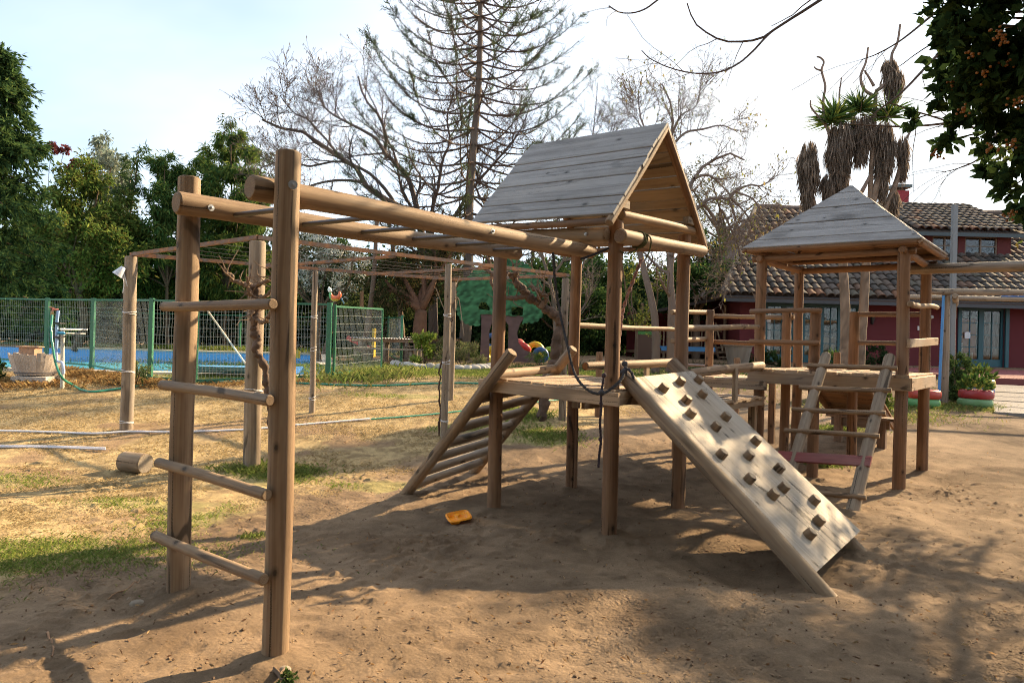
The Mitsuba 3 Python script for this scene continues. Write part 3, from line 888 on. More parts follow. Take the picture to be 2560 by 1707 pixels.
part(t, 'cord', paint(twisted([(0.546, 5.550, 2.308), (0.627, 5.600, 2.343), (0.711, 5.620, 2.381), (0.786, 5.640, 2.415)], .009), (.03, .03, .035), .3, 1), 'matte', smooth=True)

# ---- things lying about near the play set
t = thing('plastic_tray', 'bright orange plastic divided food tray lying on the sand', 'tray')
tc = V3(-.44, 6.09, float(gz(-.44, 6.09)) + .012)
tx, ty = unit(V3(.80, .52, .06)), unit(V3(-.50, .84, .14))
tz = np.cross(tx, ty)


def tray():
    gx_, gy_ = np.meshgrid(np.linspace(-1, 1, 41), np.linspace(-1, 1, 33), indexing='ij')
    sx, sy = .115, .10
    # rounded-rectangle outline by a superellipse map
    rr = np.maximum(np.abs(gx_), np.abs(gy_))
    an = np.arctan2(gy_, gx_)
    se = (np.abs(np.cos(an)) ** 5 + np.abs(np.sin(an)) ** 5) ** (-1 / 5)
    x_, y_ = rr * se * np.cos(an) * sx, rr * se * np.sin(an) * sy
    x_ = x_ + .02 * gy_
    wall = ss(.80, .92, rr)
    h = .042 * wall - .012 * ss(.97, 1.0, rr)
    div = np.exp(-((x_ + .018) / .008) ** 2) * .024
    cup = ss(.75, .95, np.hypot((x_ - .045) / .05, y_ / .062)) * .022 * (x_ > -.012)
    h = np.maximum(h, np.maximum(div * (rr < .9), cup * (rr < .88)))
    h = np.maximum(h, 0) + .002
    P_ = tc + x_[..., None] * tx + y_[..., None] * ty + h[..., None] * tz
    a_, b_ = P_.shape[:2]
    i_, j_ = np.meshgrid(np.arange(a_ - 1), np.arange(b_ - 1), indexing='ij')
    q_ = (i_ * b_ + j_).ravel()
    up_ = tri(np.stack([q_, q_ + b_, q_ + b_ + 1, q_ + 1], 1))
    return P_.reshape(-1, 3), up_


m_ = tray()
scene['orange_plastic'] = {'type': 'twosided', 'bsdf': {'type': 'principled', 'base_color': {'type': 'rgb', 'value': [.93, .36, .02]}, 'roughness': .3, 'specular': .5}}
part(t, 'base', (m_[0], m_[1]), 'orange_plastic', smooth=True)
rim_ = []
for an in np.linspace(0, 2 * np.pi, 49):
    se = (abs(math.cos(an)) ** 5 + abs(math.sin(an)) ** 5) ** (-1 / 5)
    rim_.append(tc + tx * (se * math.cos(an) * .117 + .02 * se * math.sin(an)) + ty * se * math.sin(an) * .102 + tz * .036)
part(t, 'rim', tube(rim_, .0035, 6, cap=False), 'orange_plastic', smooth=True)

gl = V3(-4.30, 7.80, 0)
gl[2] = float(gz(gl[0], gl[1])) + .105
ax_ = unit(V3(.93, -.37, 0))
t = thing('log_stub', 'short sawn log lying on its side on the dry lawn', 'log')
W(t, 'wood', log(gl - ax_ * .17, gl + ax_ * .17, .115, .112, 8, 24, bend=0, captone=5))
for x_, y_, r_, lab_ in ((-1.06, 3.29, .026, 'small buried stone at the foot of the nearest monkey-bar post'), (-2.16, 3.99, .038, 'half buried stone left of the farther monkey-bar post'), (-2.24, 4.06, .02, 'little stone beside the half buried one')):
    m = trimesh.creation.icosphere(2, r_)
    v = np.array(m.vertices) * [1.3, 1, .7]
    v *= (1 + .3 * (meshkit.fbm(v / r_ + x_, 2, 3) - .5))[:, None]
    single('stone', paint((v + [x_, y_, float(gz(x_, y_)) - r_ * .2], np.array(m.faces)), (.24, .20, .155), .4, 2), 'matte', lab_, 'stone', smooth=True)

# ---------------------------------------------------------------- the vine pergola behind the play set
t = thing('vine_pergola', 'vine pergola of rusty steel bars and wires on thick wooden posts behind the monkey bars', 'pergola')
Q1, Q2, Q3, Q5, QF = V3(-5.52, 9.77, 2.72), V3(-3.05, 8.05, 2.76), V3(-3.25, 11.11, 2.73), V3(.92, 11.33, 2.74), V3(-1.09, 12.38, 2.72)
Q4 = Q2 + (Q5 - Q2) * .53
post(t, Q1, 2.72, .085, 6)
post(t, Q2, 2.74, .098, 6)
post(t, Q3, 2.71, .048, 6)
post(t, Q4, 2.73, .050, 6)
post(t, Q5 - V3(.05, 0, 0), 2.72, .062, 6)
post(t, QF, 2.70, .05, 6)


def bar(parent, name, a, b, w=.045, h=.05):
    x = unit(b - a)
    y = unit(np.cross(UP, x))
    return part(parent, name, obox((a + b) / 2, x, y, np.cross(x, y), np.linalg.norm(b - a), w, h), 'rust')


for a, b in ((Q2, Q5), (Q1, QF), (Q1, Q2), (QF, Q5)):
    d_ = unit(b - a)
    bar(t, 'frame_bar', a + V3(0, 0, .03), b + V3(0, 0, .03 if a is not Q1 else .031))
for f in (.36, .68):
    bar(t, 'cross_bar', Q2 + (Q5 - Q2) * f + V3(0, 0, .002), Q1 + (QF - Q1) * f + V3(0, 0, .002), .04, .04)
for k in range(6):
    f = (k + 1) / 7
    a, b = Q2 + (Q1 - Q2) * f, Q5 + (QF - Q5) * f
    m_ = (a + b) / 2 - V3(0, 0, .03)
    part(t, 'wire', tube(spline([a + V3(0, 0, .02), m_, b + V3(0, 0, .02)], 6), .0028, 4), 'dark_steel')
for q_, zz, r in ((Q1, (.32, 1.05, 1.9), .09), (Q2, (.95,), .103), (Q3, (.62, 1.42, 1.95), .052), (Q4, (.45, 1.3, 1.98), .054)):
    for z_ in zz:
        for dz in (0, .03):
            an = np.linspace(0, 2 * np.pi, 20)
            part(t, 'tie', paint(tube(np.stack([q_[0] + r * np.cos(an), q_[1] + r * np.sin(an), z_ + dz + .015 * np.sin(an + z_ * 9 + dz * 50)], -1), .0045, 5, cap=False), (.62, .64, .68)), 'satin', smooth=True)


def gnarl(path, r0, r1, seed, n=9):
    p = spline(path, 10)
    rng = np.random.default_rng(seed)
    m = len(p)
    p = p + (meshkit.noise(np.stack([p[:, 0] * 0 + np.arange(m) * .5, np.full(m, seed * 3.1), np.zeros(m)], -1), seed)[:, None] - .5) * [.05, .03, .03]
    r = np.linspace(r0, r1, m) * (1 + .5 * (meshkit.noise(np.stack([np.arange(m) * .7, np.zeros(m), np.full(m, seed * 1.)], -1), seed + 1) - .4))
    v, f = tube(p, r, n)
    v = v + (meshkit.fbm(v * 26, 3, seed)[:, None] - .5) * .55 * r0 * np.array([1, 1, .5])
    return v, f


def shoots(path, count, length, r, seed, up=.5):
    """short pruned canes growing from a limb"""
    rng = np.random.default_rng(seed)
    p = spline(path, 8)
    ms = []
    for k in range(count):
        b = p[rng.integers(len(p) // 4, len(p))]
        d = unit(rng.normal(0, 1, 3) + [0, 0, up])
        L = length * rng.uniform(.35, 1)
        q_ = [b]
        for s in range(3):
            d = unit(d + rng.normal(0, .28, 3) + [0, 0, .1])
            q_.append(q_[-1] + d * L / 3)
        ms.append(tube(q_, np.linspace(r, r * .5, 4), 5))
    return join(ms)


BARK = (.105, .072, .055)
t = thing('grape_vine', 'leafless gnarled grape vine climbing the front pergola post behind the monkey-bar end', 'vine')
trunk = [(-2.832, 7.950, 0.815), (-2.857, 7.950, 1.058), (-2.913, 7.920, 1.292), (-2.965, 7.900, 1.431), (-2.978, 7.900, 1.571), (-3.001, 7.900, 1.733), (-2.991, 7.900, 1.897), (-2.992, 7.900, 2.083), (-3.000, 7.900, 2.214)]
trunk = [V3(*(-2.786, 8.000, 0.576)) - [0, 0, .1]] + trunk
part(t, 'trunk', paint(gnarl(trunk, .038, .045, 3), BARK, .5, 3), 'matte', smooth=True)
for k, lp in enumerate([[(-3.000, 7.900, 2.200), (-3.097, 7.850, 2.207), (-3.193, 7.800, 2.233), (-3.243, 7.750, 2.295), (-3.260, 7.700, 2.335)], [(-3.000, 7.900, 2.200), (-2.912, 7.850, 2.230), (-2.798, 7.800, 2.275), (-2.736, 7.800, 2.359), (-2.692, 7.800, 2.453)],
                        [(-2.999, 7.900, 2.177), (-3.038, 7.850, 2.102), (-3.053, 7.800, 2.167), (-3.028, 7.750, 2.301)], [(-2.992, 7.900, 2.083), (-2.875, 7.850, 2.074), (-2.785, 7.800, 2.151), (-2.743, 7.750, 2.262)], [(-2.977, 7.880, 1.803), (-2.877, 7.850, 1.782), (-2.805, 7.800, 1.851), (-2.763, 7.780, 1.920)],
                        [(-2.999, 7.880, 1.747), (-3.018, 7.850, 1.848), (-3.020, 7.850, 1.949)]]):
    part(t, 'branch', paint(join([gnarl(lp, .026, .013, 20 + k, 7), shoots(lp, 9, .30, .008, 40 + k)]), (.19, .135, .10), .5, k), 'matte', smooth=True)
t = thing('grape_vine', 'thick leafless twisted vine arching under the far right end of the pergola', 'vine')
trunk = [(0.510, 11.200, 0.277), (0.541, 11.200, 0.621), (0.597, 11.200, 1.019), (0.701, 11.200, 1.352), (0.746, 11.200, 1.684), (0.771, 11.200, 2.015), (0.592, 11.150, 2.173), (0.390, 11.100, 2.283), (0.228, 11.050, 2.420), (0.107, 11.000, 2.543), (0.007, 11.000, 2.658)]
part(t, 'trunk', paint(gnarl(trunk, .088, .058, 8, 16), BARK, .8, 5), 'matte', smooth=True)
for k, lp in enumerate([[(0.390, 11.100, 2.283), (0.435, 11.000, 2.421), (0.352, 10.900, 2.476), (0.299, 10.900, 2.559)], [(0.242, 11.050, 2.401), (0.047, 11.000, 2.347), (-0.134, 10.900, 2.355), (-0.278, 10.900, 2.461), (-0.359, 10.900, 2.619)],
                        [(0.040, 11.000, 2.639), (-0.105, 10.900, 2.742), (-0.252, 10.900, 2.687), (-0.382, 10.900, 2.748), (-0.467, 10.900, 2.797)], [(0.007, 11.000, 2.658), (0.036, 10.900, 2.758), (-0.030, 10.900, 2.834)], [(0.477, 11.100, 2.233), (0.534, 11.000, 2.359), (0.444, 10.900, 2.414)]]):
    part(t, 'branch', paint(join([gnarl(lp, .05, .02, 60 + k, 8), shoots(lp, 12, .42, .009, 80 + k)]), (.15, .105, .078), .5, k), 'matte', smooth=True)
t = thing('grape_vine', 'thin bare vine stem tied to the slim middle pergola post', 'vine')
part(t, 'trunk', paint(gnarl([V3(*(-1.017, 9.900, 0.288)) - [0, 0, .1], (-1.013, 9.850, 0.760), (-1.035, 9.850, 1.166), (-0.971, 9.820, 1.516), (-0.918, 9.800, 1.807), (-0.848, 9.800, 1.982)], .016, .010, 12, 6), BARK, .4, 6), 'matte', smooth=True)
part(t, 'branch', paint(join([tube(spline([(-0.848, 9.800, 1.982), (-0.807, 9.750, 2.154), (-0.821, 9.700, 2.380), (-0.768, 9.700, 2.553)], 5), .007, 5), tube(spline([(-0.921, 9.800, 1.923), (-1.020, 9.750, 2.149), (-1.107, 9.700, 2.373)], 5), .006, 5), tube(spline([(-0.881, 9.800, 2.155), (-0.783, 9.700, 2.238), (-0.723, 9.700, 1.924), (-0.689, 9.700, 1.696)], 5), .006, 5)]), (.33, .26, .20), .3, 2), 'matte', smooth=True)

t = thing('yard_lamp', 'small white lamp head fixed to the left post of the vine pergola', 'lamp')
lp = V3(*(-5.605, 9.650, 2.483))
part(t, 'shade', paint(revolve([(0, .09), (.035, .08), (.05, .03), (.075, -.06), (.07, -.062), (.04, .02), (0, .06)], 14, V3(.5, .2, .8), lp), (.62, .66, .74)), 'gloss', smooth=True)
part(t, 'arm', paint(tube([lp + V3(.02, .01, .05), V3(-5.52, 9.70, 2.28)], .012, 6), (.5, .5, .5)), 'satin')
part(t, 'cable', paint(tube(spline([lp + V3(.03, 0, -.03), lp + V3(.06, 0, -.15), lp + V3(.05, 0, -.30)], 5), .006, 5), (.65, .65, .65)), 'satin')
t = thing('low_barrier', 'short round post with a thin rail behind the deck of the gabled tower', 'barrier')
lb_ = V3(*(1.555, 12.000, 0.363))
zz_ = float(gz(lb_[0], lb_[1]))
W(t, 'post', log(V3(lb_[0], lb_[1], zz_ - .2), V3(lb_[0], lb_[1], 1.50), .06, .058, 1, 12))
part(t, 'rail', paint(tube([V3(lb_[0], lb_[1], 1.34), V3(lb_[0] + 2.6, lb_[1] + .5, 1.28)], .022, 8), (.22, .15, .13), .2), 'satin', smooth=True)
W(t, 'post', log(V3(lb_[0] + 2.6, lb_[1] + .5, zz_ - .2), V3(lb_[0] + 2.6, lb_[1] + .5, 1.45), .06, .058, 1, 12))

# ---------------------------------------------------------------- pool
def poly_sheet(poly, z, inset=0.):
    from shapely.geometry import Polygon
    g = Polygon(poly).buffer(-inset, join_style=2)
    v, f = trimesh.creation.triangulate_polygon(g, engine='earcut')
    return np.column_stack([v, np.full(len(v), z)]), f


WATER_Z = .56
key = structure('pool_water', poly_sheet(POOL, WATER_Z, .05), 'water')


def water_bump(p, n, uv):
    return noise(p.x * 3.1, p.y * 1.9, 1.0) * .6 + .4 * noise(p.x * 9, p.y * 6, 2.0)


scene['water'] = {'type': 'bumpmap', 'arbitrary': mikit.proc(water_bump, 1e-2), 'scale': .006, 'bsdf': {'type': 'principled', 'base_color': {'type': 'rgb', 'value': [.07, .29, .27]}, 'roughness': .06, 'specular': .5}}
t = thing('swimming_pool', 'fenced swimming pool with bright blue painted sides and pale stone coping', 'pool')
from shapely.geometry import Polygon
cop = []
edge_top = lambda x, y: float(base_z(np.array(x), np.array(y))) + .03
for a, b in zip(POOL, np.roll(POOL, -1, 0)):
    n_ = max(1, int(np.linalg.norm(b - a) / .62))
    for k in range(n_):
        p0, p1 = a + (b - a) * k / n_, a + (b - a) * (k + 1) / n_
        if min(p0[0], p1[0]) < -17.5:
            continue
        d_ = (p1 - p0) / np.linalg.norm(p1 - p0)
        o = np.array([d_[1], -d_[0]])
        cc = (p0 + p1) / 2 + o * .21
        z = (edge_top(*p0) + edge_top(*p1)) / 2
        x_ = V3(d_[0], d_[1], (edge_top(*p1) - edge_top(*p0)) / np.linalg.norm(p1 - p0))
        m = obox(V3(cc[0], cc[1], z - .02), x_, V3(o[0], o[1], 0), UP, np.linalg.norm(p1 - p0) - .012, .50, .06)
        part(t, 'coping_slab', paint(m, np.array((.50, .43, .34)) * (.9 + .2 * ((k * 7) % 5) / 5)), 'matte')
rngw = []
k = len(POOL)
top_ = np.array([[x, y, edge_top(x, y) - .05] for x, y in POOL])
bot_ = np.array([[x, y, WATER_Z - .9] for x, y in POOL])
wl = (np.vstack([top_, bot_]), tri(np.array([[a, (a + 1) % k, (a + 1) % k + k, a + k] for a in range(k)])))
part(t, 'wall', paint(wl, (.10, .34, .72)), 'satin')
part(t, 'floor', paint(poly_sheet(POOL, WATER_Z - .9), (.05, .25, .30)), 'satin')
lx0, lx1 = (-6.870, 14.600, 0.762), (-4.679, 14.800, 0.869)
a, b = V3(*lx0), V3(*lx1)
f_ = np.linspace(0, 1, 30)
sect = np.linspace(-1, 1, 13)
vv = []
for q_ in f_:
    w_ = .42 * math.sin(np.pi * min(1, .06 + q_ * .9)) ** .5
    c_ = a + (b - a) * q_
    zc = float(base_z(c_[0], c_[1])) + .07
    for s_ in sect:
        vv.append([c_[0] + .1 * s_, c_[1] + s_ * w_, zc + .16 * s_ * s_ + .10 * max(0, q_ - .8) ** 1.0])
vv = np.array(vv)
i_, j_ = np.meshgrid(np.arange(29), np.arange(12), indexing='ij')
q_ = (i_ * 13 + j_).ravel()
single('pool_slide_shell', paint((vv, tri(np.stack([q_, q_ + 1, q_ + 14, q_ + 13], 1))), (.22, .48, .74)), 'gloss', 'light blue plastic shell lying on the near edge of the pool', 'plastic shell', smooth=True)

# ---------------------------------------------------------------- green mesh fence round the pool
GREENP = (.035, .145, .085)


def fence_panel(t, a, b, za, zb, h, frame=True, sv=.066, sh=.172, shut=False):
    a, b = V3(a[0], a[1], za), V3(b[0], b[1], zb)
    L = np.linalg.norm((b - a)[:2])
    x = (b - a) / L
    o = unit(np.cross(x, UP))
    if frame:
        part(t, 'rail', paint(obox((a + b) / 2 + UP * (h - .02), x, o, UP, L, .04, .04), GREENP), 'satin')
        part(t, 'rail', paint(obox((a + b) / 2 + UP * .07, x, o, UP, L, .04, .04), GREENP), 'satin')
    ms = []
    n_ = int(L / sv)
    for k in range(1, n_):
        p = a + x * (L * k / n_)
        ms.append(tube([p + UP * .08, p + UP * (h - .03)], .0021, 4, cap=False))
    m_ = int((h - .1) / sh)
    for k in range(1, m_ + 1):
        z = .08 + (h - .12) * k / (m_ + 1)
        ms.append(tube([a + UP * z + o * .005, b + UP * z + o * .005], .0021, 4, cap=False))
    part(t, 'wire_mesh', paint(join(ms), (.36, .40, .38)), 'satin', stuff=True)


def fence_post(t, p, z, h, s=.075):
    part(t, 'post', paint(box((p[0], p[1], z + h / 2 - .15), (s, s, h + .30)), GREENP), 'satin')


t = thing('pool_fence', 'green steel mesh fence with square posts along the near side of the pool', 'fence')
FP = [(-18.5, 19.2), (-14.6, 17.9), (-11.6, 16.9), (-9.96, 16.1), (-7.25, 13.62), (-6.23, 13.35), (-3.98, 14.75)]
for k, p in enumerate(FP):
    z = float(gz(*p))
    fence_post(t, p, z, 1.66, .08 if k < 6 else .10)
    if k:
        p0 = FP[k - 1]
        if k == len(FP) - 1:
            m_ = ((p0[0] + p[0]) / 2, (p0[1] + p[1]) / 2)
        fence_panel(t, p0, p, float(gz(*p0)), z, 1.64)
t = thing('pool_gate', 'open green mesh gate panel swung out at the right corner of the pool fence', 'gate')
g0, g1 = (-3.88, 14.82), (-3.27, 17.02)
fence_post(t, g0, float(gz(*g0)), 1.62, .05)
fence_post(t, g1, float(gz(*g1)) + .10, 1.50, .04)
fence_panel(t, g0, g1, float(gz(*g0)) + .04, float(gz(*g1)) + .05, 1.56, sv=.055, sh=.19)
t = thing('pool_fence', 'low mesh fence with slim posts along the far side of the pool', 'fence')
FP2 = [(-22, 27.6), (-18.2, 27.5), (-14.6, 27.5), (-11.0, 27.4), (-7.4, 27.2), (-4.6, 25.2), (-3.5, 21.5)]
for k, p in enumerate(FP2):
    z = float(gz(*p))
    fence_post(t, p, z, 1.5, .07)
    if k:
        fence_panel(t, FP2[k - 1], p, float(gz(*FP2[k - 1])), z, 1.45, sv=.09)
pb0, pb1 = V3(*(-6.293, 14.000, 2.118)), V3(*(-5.923, 15.300, 0.907))
single('leaning_pole', paint(tube([pb0, pb1], .018, 8), (.62, .60, .55), .3, 1), 'satin', 'pale speckled pole leaning on the pool fence', 'pole', smooth=True)
yb = V3(*(-7.107, 22.500, 1.259))
t = thing('pool_pump', 'small yellow plastic tub standing beside the far end of the pool', 'tub')
part(t, 'body', paint(revolve([(0, 0), (.09, 0), (.10, .22), (.085, .24), (0, .24)], 14, UP, V3(yb[0], yb[1], float(gz(yb[0], yb[1])))), (.60, .44, .06)), 'gloss', smooth=30)
part(t, 'rim', paint(revolve([(.10, .20), (.115, .20), (.115, .225), (.10, .225)], 14, UP, V3(yb[0], yb[1], float(gz(yb[0], yb[1]))), closed=True), (.50, .36, .05)), 'gloss', smooth=30)

# ---------------------------------------------------------------- hoses and pipes on the lawn
def on_ground(pts, lift):
    p = spline([(a[0], a[1], 0) for a in pts], 12)
    p[:, 2] = gz(p[:, 0], p[:, 1]) + lift
    return p


t = thing('garden_hose', 'green garden hose hanging from the tap and trailing over the lawn towards the shrubs', 'hose')
hg = on_ground([(-7.880, 12.408, 0.551), (-7.534, 12.229, 0.529), (-7.241, 12.568, 0.571), (-6.769, 13.160, 0.636), (-5.753, 13.599, 0.675), (-4.374, 13.676, 0.681), (-3.340, 13.575, 0.673), (-2.492, 13.669, 0.681), (-1.647, 14.153, 0.713), (-0.681, 14.374, 0.724), (0.107, 13.836, 0.662)], .022)
hang = spline([(-8.452, 12.450, 1.937), (-8.399, 12.350, 1.679), (-8.301, 12.250, 1.390), (-8.192, 12.200, 1.032), (-8.070, 12.200, 0.784), V3(*(-8.203, 12.679, 0.584)) + [0, 0, .05]], 8)
hp = np.vstack([hang, hg])
part(t, 'tube', paint(tube(hp, .021, 8), (.03, .22, .15), .15, 3), 'gloss', smooth=True)
part(t, 'coupling', paint(tube([(-8.453, 12.450, 1.989), (-8.451, 12.450, 1.915)], .026, 8), (.35, .25, .10)), 'gloss', smooth=True)
t = thing('water_pipe', 'white plastic pipe joined to a green hose running across the lawn', 'pipe')
part(t, 'white_length', paint(tube(on_ground([(-7.840, 9.537, 0.192), (-7.134, 9.496, 0.187), (-6.462, 9.496, 0.187), (-5.793, 9.475, 0.184), (-5.386, 9.624, 0.203), (-4.813, 9.658, 0.207), (-3.861, 9.887, 0.236), (-3.225, 10.212, 0.277), (-2.214, 10.726, 0.341)], .02), .017, 8), (.66, .66, .70), .1, 3), 'satin', smooth=True)
part(t, 'green_length', paint(tube(on_ground([(-2.195, 10.728, 0.341), (-1.652, 10.976, 0.372), (-1.075, 11.296, 0.412), (-0.182, 11.946, 0.480), (0.956, 13.107, 0.532), (2.080, 14.488, 0.539)], .016), .012, 8), (.06, .36, .26), .1, 4), 'gloss', smooth=True)
single('loose_pipe', paint(join([tube(on_ground([(-7.024, 8.676, 0.092), (-6.534, 8.705, 0.094), (-5.895, 8.747, 0.099), (-5.185, 8.717, 0.096)], .02), .012, 8), tube(on_ground([(-7.055, 8.714, 0.095), (-6.577, 8.761, 0.100), (-5.934, 8.804, 0.105), (-5.231, 8.792, 0.103)], .02), .012, 8)]), (.60, .60, .66), .1, 5), 'satin', 'pair of thin white pipes lying on the dry lawn at the left edge', 'pipe', smooth=True)

# ---------------------------------------------------------------- tap stand and barrel planter
t = thing('tap_stand', 'blue plastic water pipe with a tap strapped to a short post beside the barrel planter', 'tap')
tp = V3(*(-9.396, 14.126, 0.712))
q0 = V3(*(-8.383, 12.600, 0.867))
zb = float(gz(q0[0], q0[1]))
part(t, 'post', paint(tube([V3(q0[0] + .02, q0[1] + .05, zb - .2), V3(q0[0] - .0, q0[1] + .05, zb + 1.12)], .035, 10), (.48, .47, .42), .3, 2), 'matte', smooth=True)
part(t, 'pipe', paint(tube([(-8.393, 12.500, 1.255), (-8.391, 12.500, 1.461), (-8.399, 12.500, 1.719), (-8.389, 12.500, 1.904), (-8.377, 12.500, 2.008)], .026, 10), (.25, .38, .62), .25, 3), 'satin', smooth=True)
part(t, 'elbow', paint(tube(spline([(-8.393, 12.500, 1.240), (-8.373, 12.500, 1.078), (-8.251, 12.450, 1.053), (-8.186, 12.400, 0.954), V3(*(-8.183, 12.400, 0.844))], 6), .024, 10), (.42, .50, .68), .2, 3), 'satin', smooth=True)
part(t, 'tap', paint(join([tube([(-8.370, 12.500, 2.023), (-8.461, 12.450, 2.018)], .02, 8), tube([(-8.447, 12.450, 2.018), (-8.451, 12.450, 1.915)], .015, 8), tube([(-8.418, 12.450, 2.048), (-8.487, 12.400, 2.058)], .008, 6)]), (.45, .16, .12)), 'gloss', smooth=True)
part(t, 'tee', paint(tube([(-8.402, 12.500, 1.594), (-8.247, 12.500, 1.590)], .026, 8), (.05, .28, .50)), 'satin', smooth=True)
for y_ in (808, 842):
    part(t, 'strap', paint(tube([(-8.526, 12.400, 7.683), (-8.525, 12.400, 7.675)], .001, 3), (.02, .02, .02)) if False else paint(box(V3(*(-8.363, 12.500, 1.772)) + [0, .02, (808 - y_) / 1695 * 12.5], (.13, .14, .03)), (.03, .03, .035)), 'satin')
part(t, 'arm', paint(join([tube([(-8.338, 12.500, 1.662), (-8.275, 13.200, 1.671)], .016, 8), tube([(-8.262, 12.500, 1.590), (-8.304, 13.200, 1.592)], .008, 6)]), (.60, .60, .60), .2, 4), 'satin', smooth=True)
for k in range(3):
    pass
t = thing('barrel_planter', 'half barrel planter of weathered whitish staves on a concrete block', 'planter')
bc = V3(*(-9.260, 12.962, 0.616))
bz = bc[2] + .16
bx_, by_ = bc[0], bc[1] + .25
nst = 20
for k in range(nst):
    a0, a1 = 2 * np.pi * k / nst + .004, 2 * np.pi * (k + 1) / nst - .004
    v = []
    for (z, r) in ((0, .33), (.12, .375), (.26, .42), (.40 + .02 * math.sin(k * 2.3), .455)):
        for rr in (r, r - .025):
            for a_ in (a0, (a0 + a1) / 2, a1):
                v.append([bx_ + rr * math.cos(a_), by_ + rr * math.sin(a_), bz + z])
    v = np.array(v).reshape(4, 2, 3, 3)
    f = []
    ix = lambda i, j, l: i * 6 + j * 3 + l
    for i in range(3):
        for l in range(2):
            f += [[ix(i, 0, l), ix(i, 0, l + 1), ix(i + 1, 0, l + 1), ix(i + 1, 0, l)], [ix(i, 1, l + 1), ix(i, 1, l), ix(i + 1, 1, l), ix(i + 1, 1, l + 1)]]
        f += [[ix(i, 0, 0), ix(i + 1, 0, 0), ix(i + 1, 1, 0), ix(i, 1, 0)], [ix(i, 0, 2), ix(i, 1, 2), ix(i + 1, 1, 2), ix(i + 1, 0, 2)]]
    for l in range(2):
        f += [[ix(3, 0, l), ix(3, 0, l + 1), ix(3, 1, l + 1), ix(3, 1, l)]]
    tone = .85 + .3 * ((k * 37) % 11) / 11
    part(t, 'stave', paint((v.reshape(-1, 3), tri(np.array(f))), np.array((.47, .41, .36)) * tone, .25, k), 'matte')
part(t, 'hoop', paint(revolve([(.338, .02), (.345, .02), (.352, .055), (.345, .055)], 40, UP, V3(bx_, by_, bz), closed=True), (.16, .15, .15)), 'matte', smooth=30)
part(t, 'soil', paint(revolve([(0, .30), (.40, .29)], 20, UP, V3(bx_, by_, bz)), (.09, .06, .04), .4), 'matte')
t = thing('concrete_block', 'pale concrete block under the barrel planter', 'block')
part(t, 'slab', paint(box((bx_ + .1, by_ - .22, bc[2] + .045), (.62, .30, .18), .12), (.46, .42, .37), .3, 2), 'matte')
part(t, 'slab', paint(box((bx_, by_ + .12, bc[2] + .03), (.5, .45, .24), -.1), (.36, .31, .26), .3, 3), 'matte')
t = thing('wooden_box', 'small open wooden box standing in the barrel planter', 'box')
for dx, dy, sx, sy in ((-.14, 0, .02, .2), (.14, 0, .02, .2), (0, -.1, .3, .02), (0, .1, .3, .02)):
    part(t, 'side', paint(box((bx_ - .08 + dx, by_ - .05 + dy, bz + .42), (sx, sy, .22)), (.38, .24, .16), .3, 1), 'matte')
part(t, 'rim', paint(box((bx_ - .08, by_ - .05, bz + .535), (.37, .27, .02)), (.42, .27, .18), .3, 2), 'matte')

# ---------------------------------------------------------------- picnic tables, shrub bed, painted tree, tyres
def picnic(t, c, rz, L=2.6):
    c = V3(c[0], c[1], float(gz(c[0], c[1])))
    x, y = V3(math.cos(rz), math.sin(rz), 0), V3(-math.sin(rz), math.cos(rz), 0)
    n_ = 60
    s = np.linspace(-L / 2, L / 2, n_ * 2)
    zz = .76 + .014 * np.cos(s * 2 * np.pi / .09)
    v = np.vstack([c + x * s[:, None] + y * e + UP * zz[:, None] for e in (-.42, .42)])
    m_ = len(s)
    i_ = np.arange(m_ - 1)
    part(t, 'sheet_top', paint((v, tri(np.stack([i_, i_ + 1, i_ + 1 + m_, i_ + m_], 1))), (.55, .56, .60)), 'satin')
    for e in (-.34, .34):
        BW(t, 'apron', board(c + y * e + UP * .69, x, UP, y, L - .1, .10, .035, 1))
    for sx in (-.8, -.15, .8):
        for e in (-.3, .3):
            W(t, 'leg', log(c + x * sx * L / 2.2 + y * e + UP * -.1, c + x * sx * L / 2.2 + y * e + UP * .66, .07, .07, 6, 10))
    for e in (-.85, .85):
        BW(t, 'bench_plank', board(c + y * e + UP * .43, x, y, UP, L, .24, .045, 6))
        for sx in (-.7, .7):
            W(t, 'bench_leg', log(c + x * sx * L / 2 + y * e + UP * -.1, c + x * sx * L / 2 + y * e + UP * .41, .08, .08, 6, 10))


c1 = (-3.824, 21.300, 1.250)
picnic(thing('picnic_table', 'long rustic picnic table with corrugated top on log legs, nearest the gate', 'picnic table', 'picnic tables under the dark trees'), c1, -.05, 2.4)
c1 = (-2.896, 24.000, 1.383)
picnic(thing('picnic_table', 'rustic picnic table partly hidden behind the bright green shrub', 'picnic table', 'picnic tables under the dark trees'), c1, .1, 2.2)

bedc = V3(*(-1.973, 19.600, 1.027))
rng = np.random.default_rng(5)
for k in range(17):
    an = np.pi * (1.02 + .96 * k / 16)
    x_, y_ = bedc[0] + 1.35 * math.cos(an), bedc[1] + .95 * math.sin(an)
    m = trimesh.creation.icosphere(2, 1)
    v = np.array(m.vertices)
    v = v * (1 + .6 * (meshkit.fbm(v * 1.3 + k * 7, 3, k) - .5))[:, None] * [.14 + .07 * rng.random(), .13, .09 + .05 * rng.random()]
    v = v + [x_, y_, float(gz(x_, y_)) + .05]
    single('edging_stone', paint((v, np.array(m.faces)), np.array((.40, .38, .35)) * rng.uniform(.75, 1.2), .35, k), 'matte', ['first', 'second', 'third', 'fourth', 'fifth', 'sixth', 'seventh', 'eighth', 'ninth', 'tenth', 'eleventh', 'twelfth', 'thirteenth', 'fourteenth', 'fifteenth', 'sixteenth', 'last'][k] + ' pale stone from the left in the curved edging of the shrub bed', 'stone', 'stones edging the shrub bed', smooth=True)

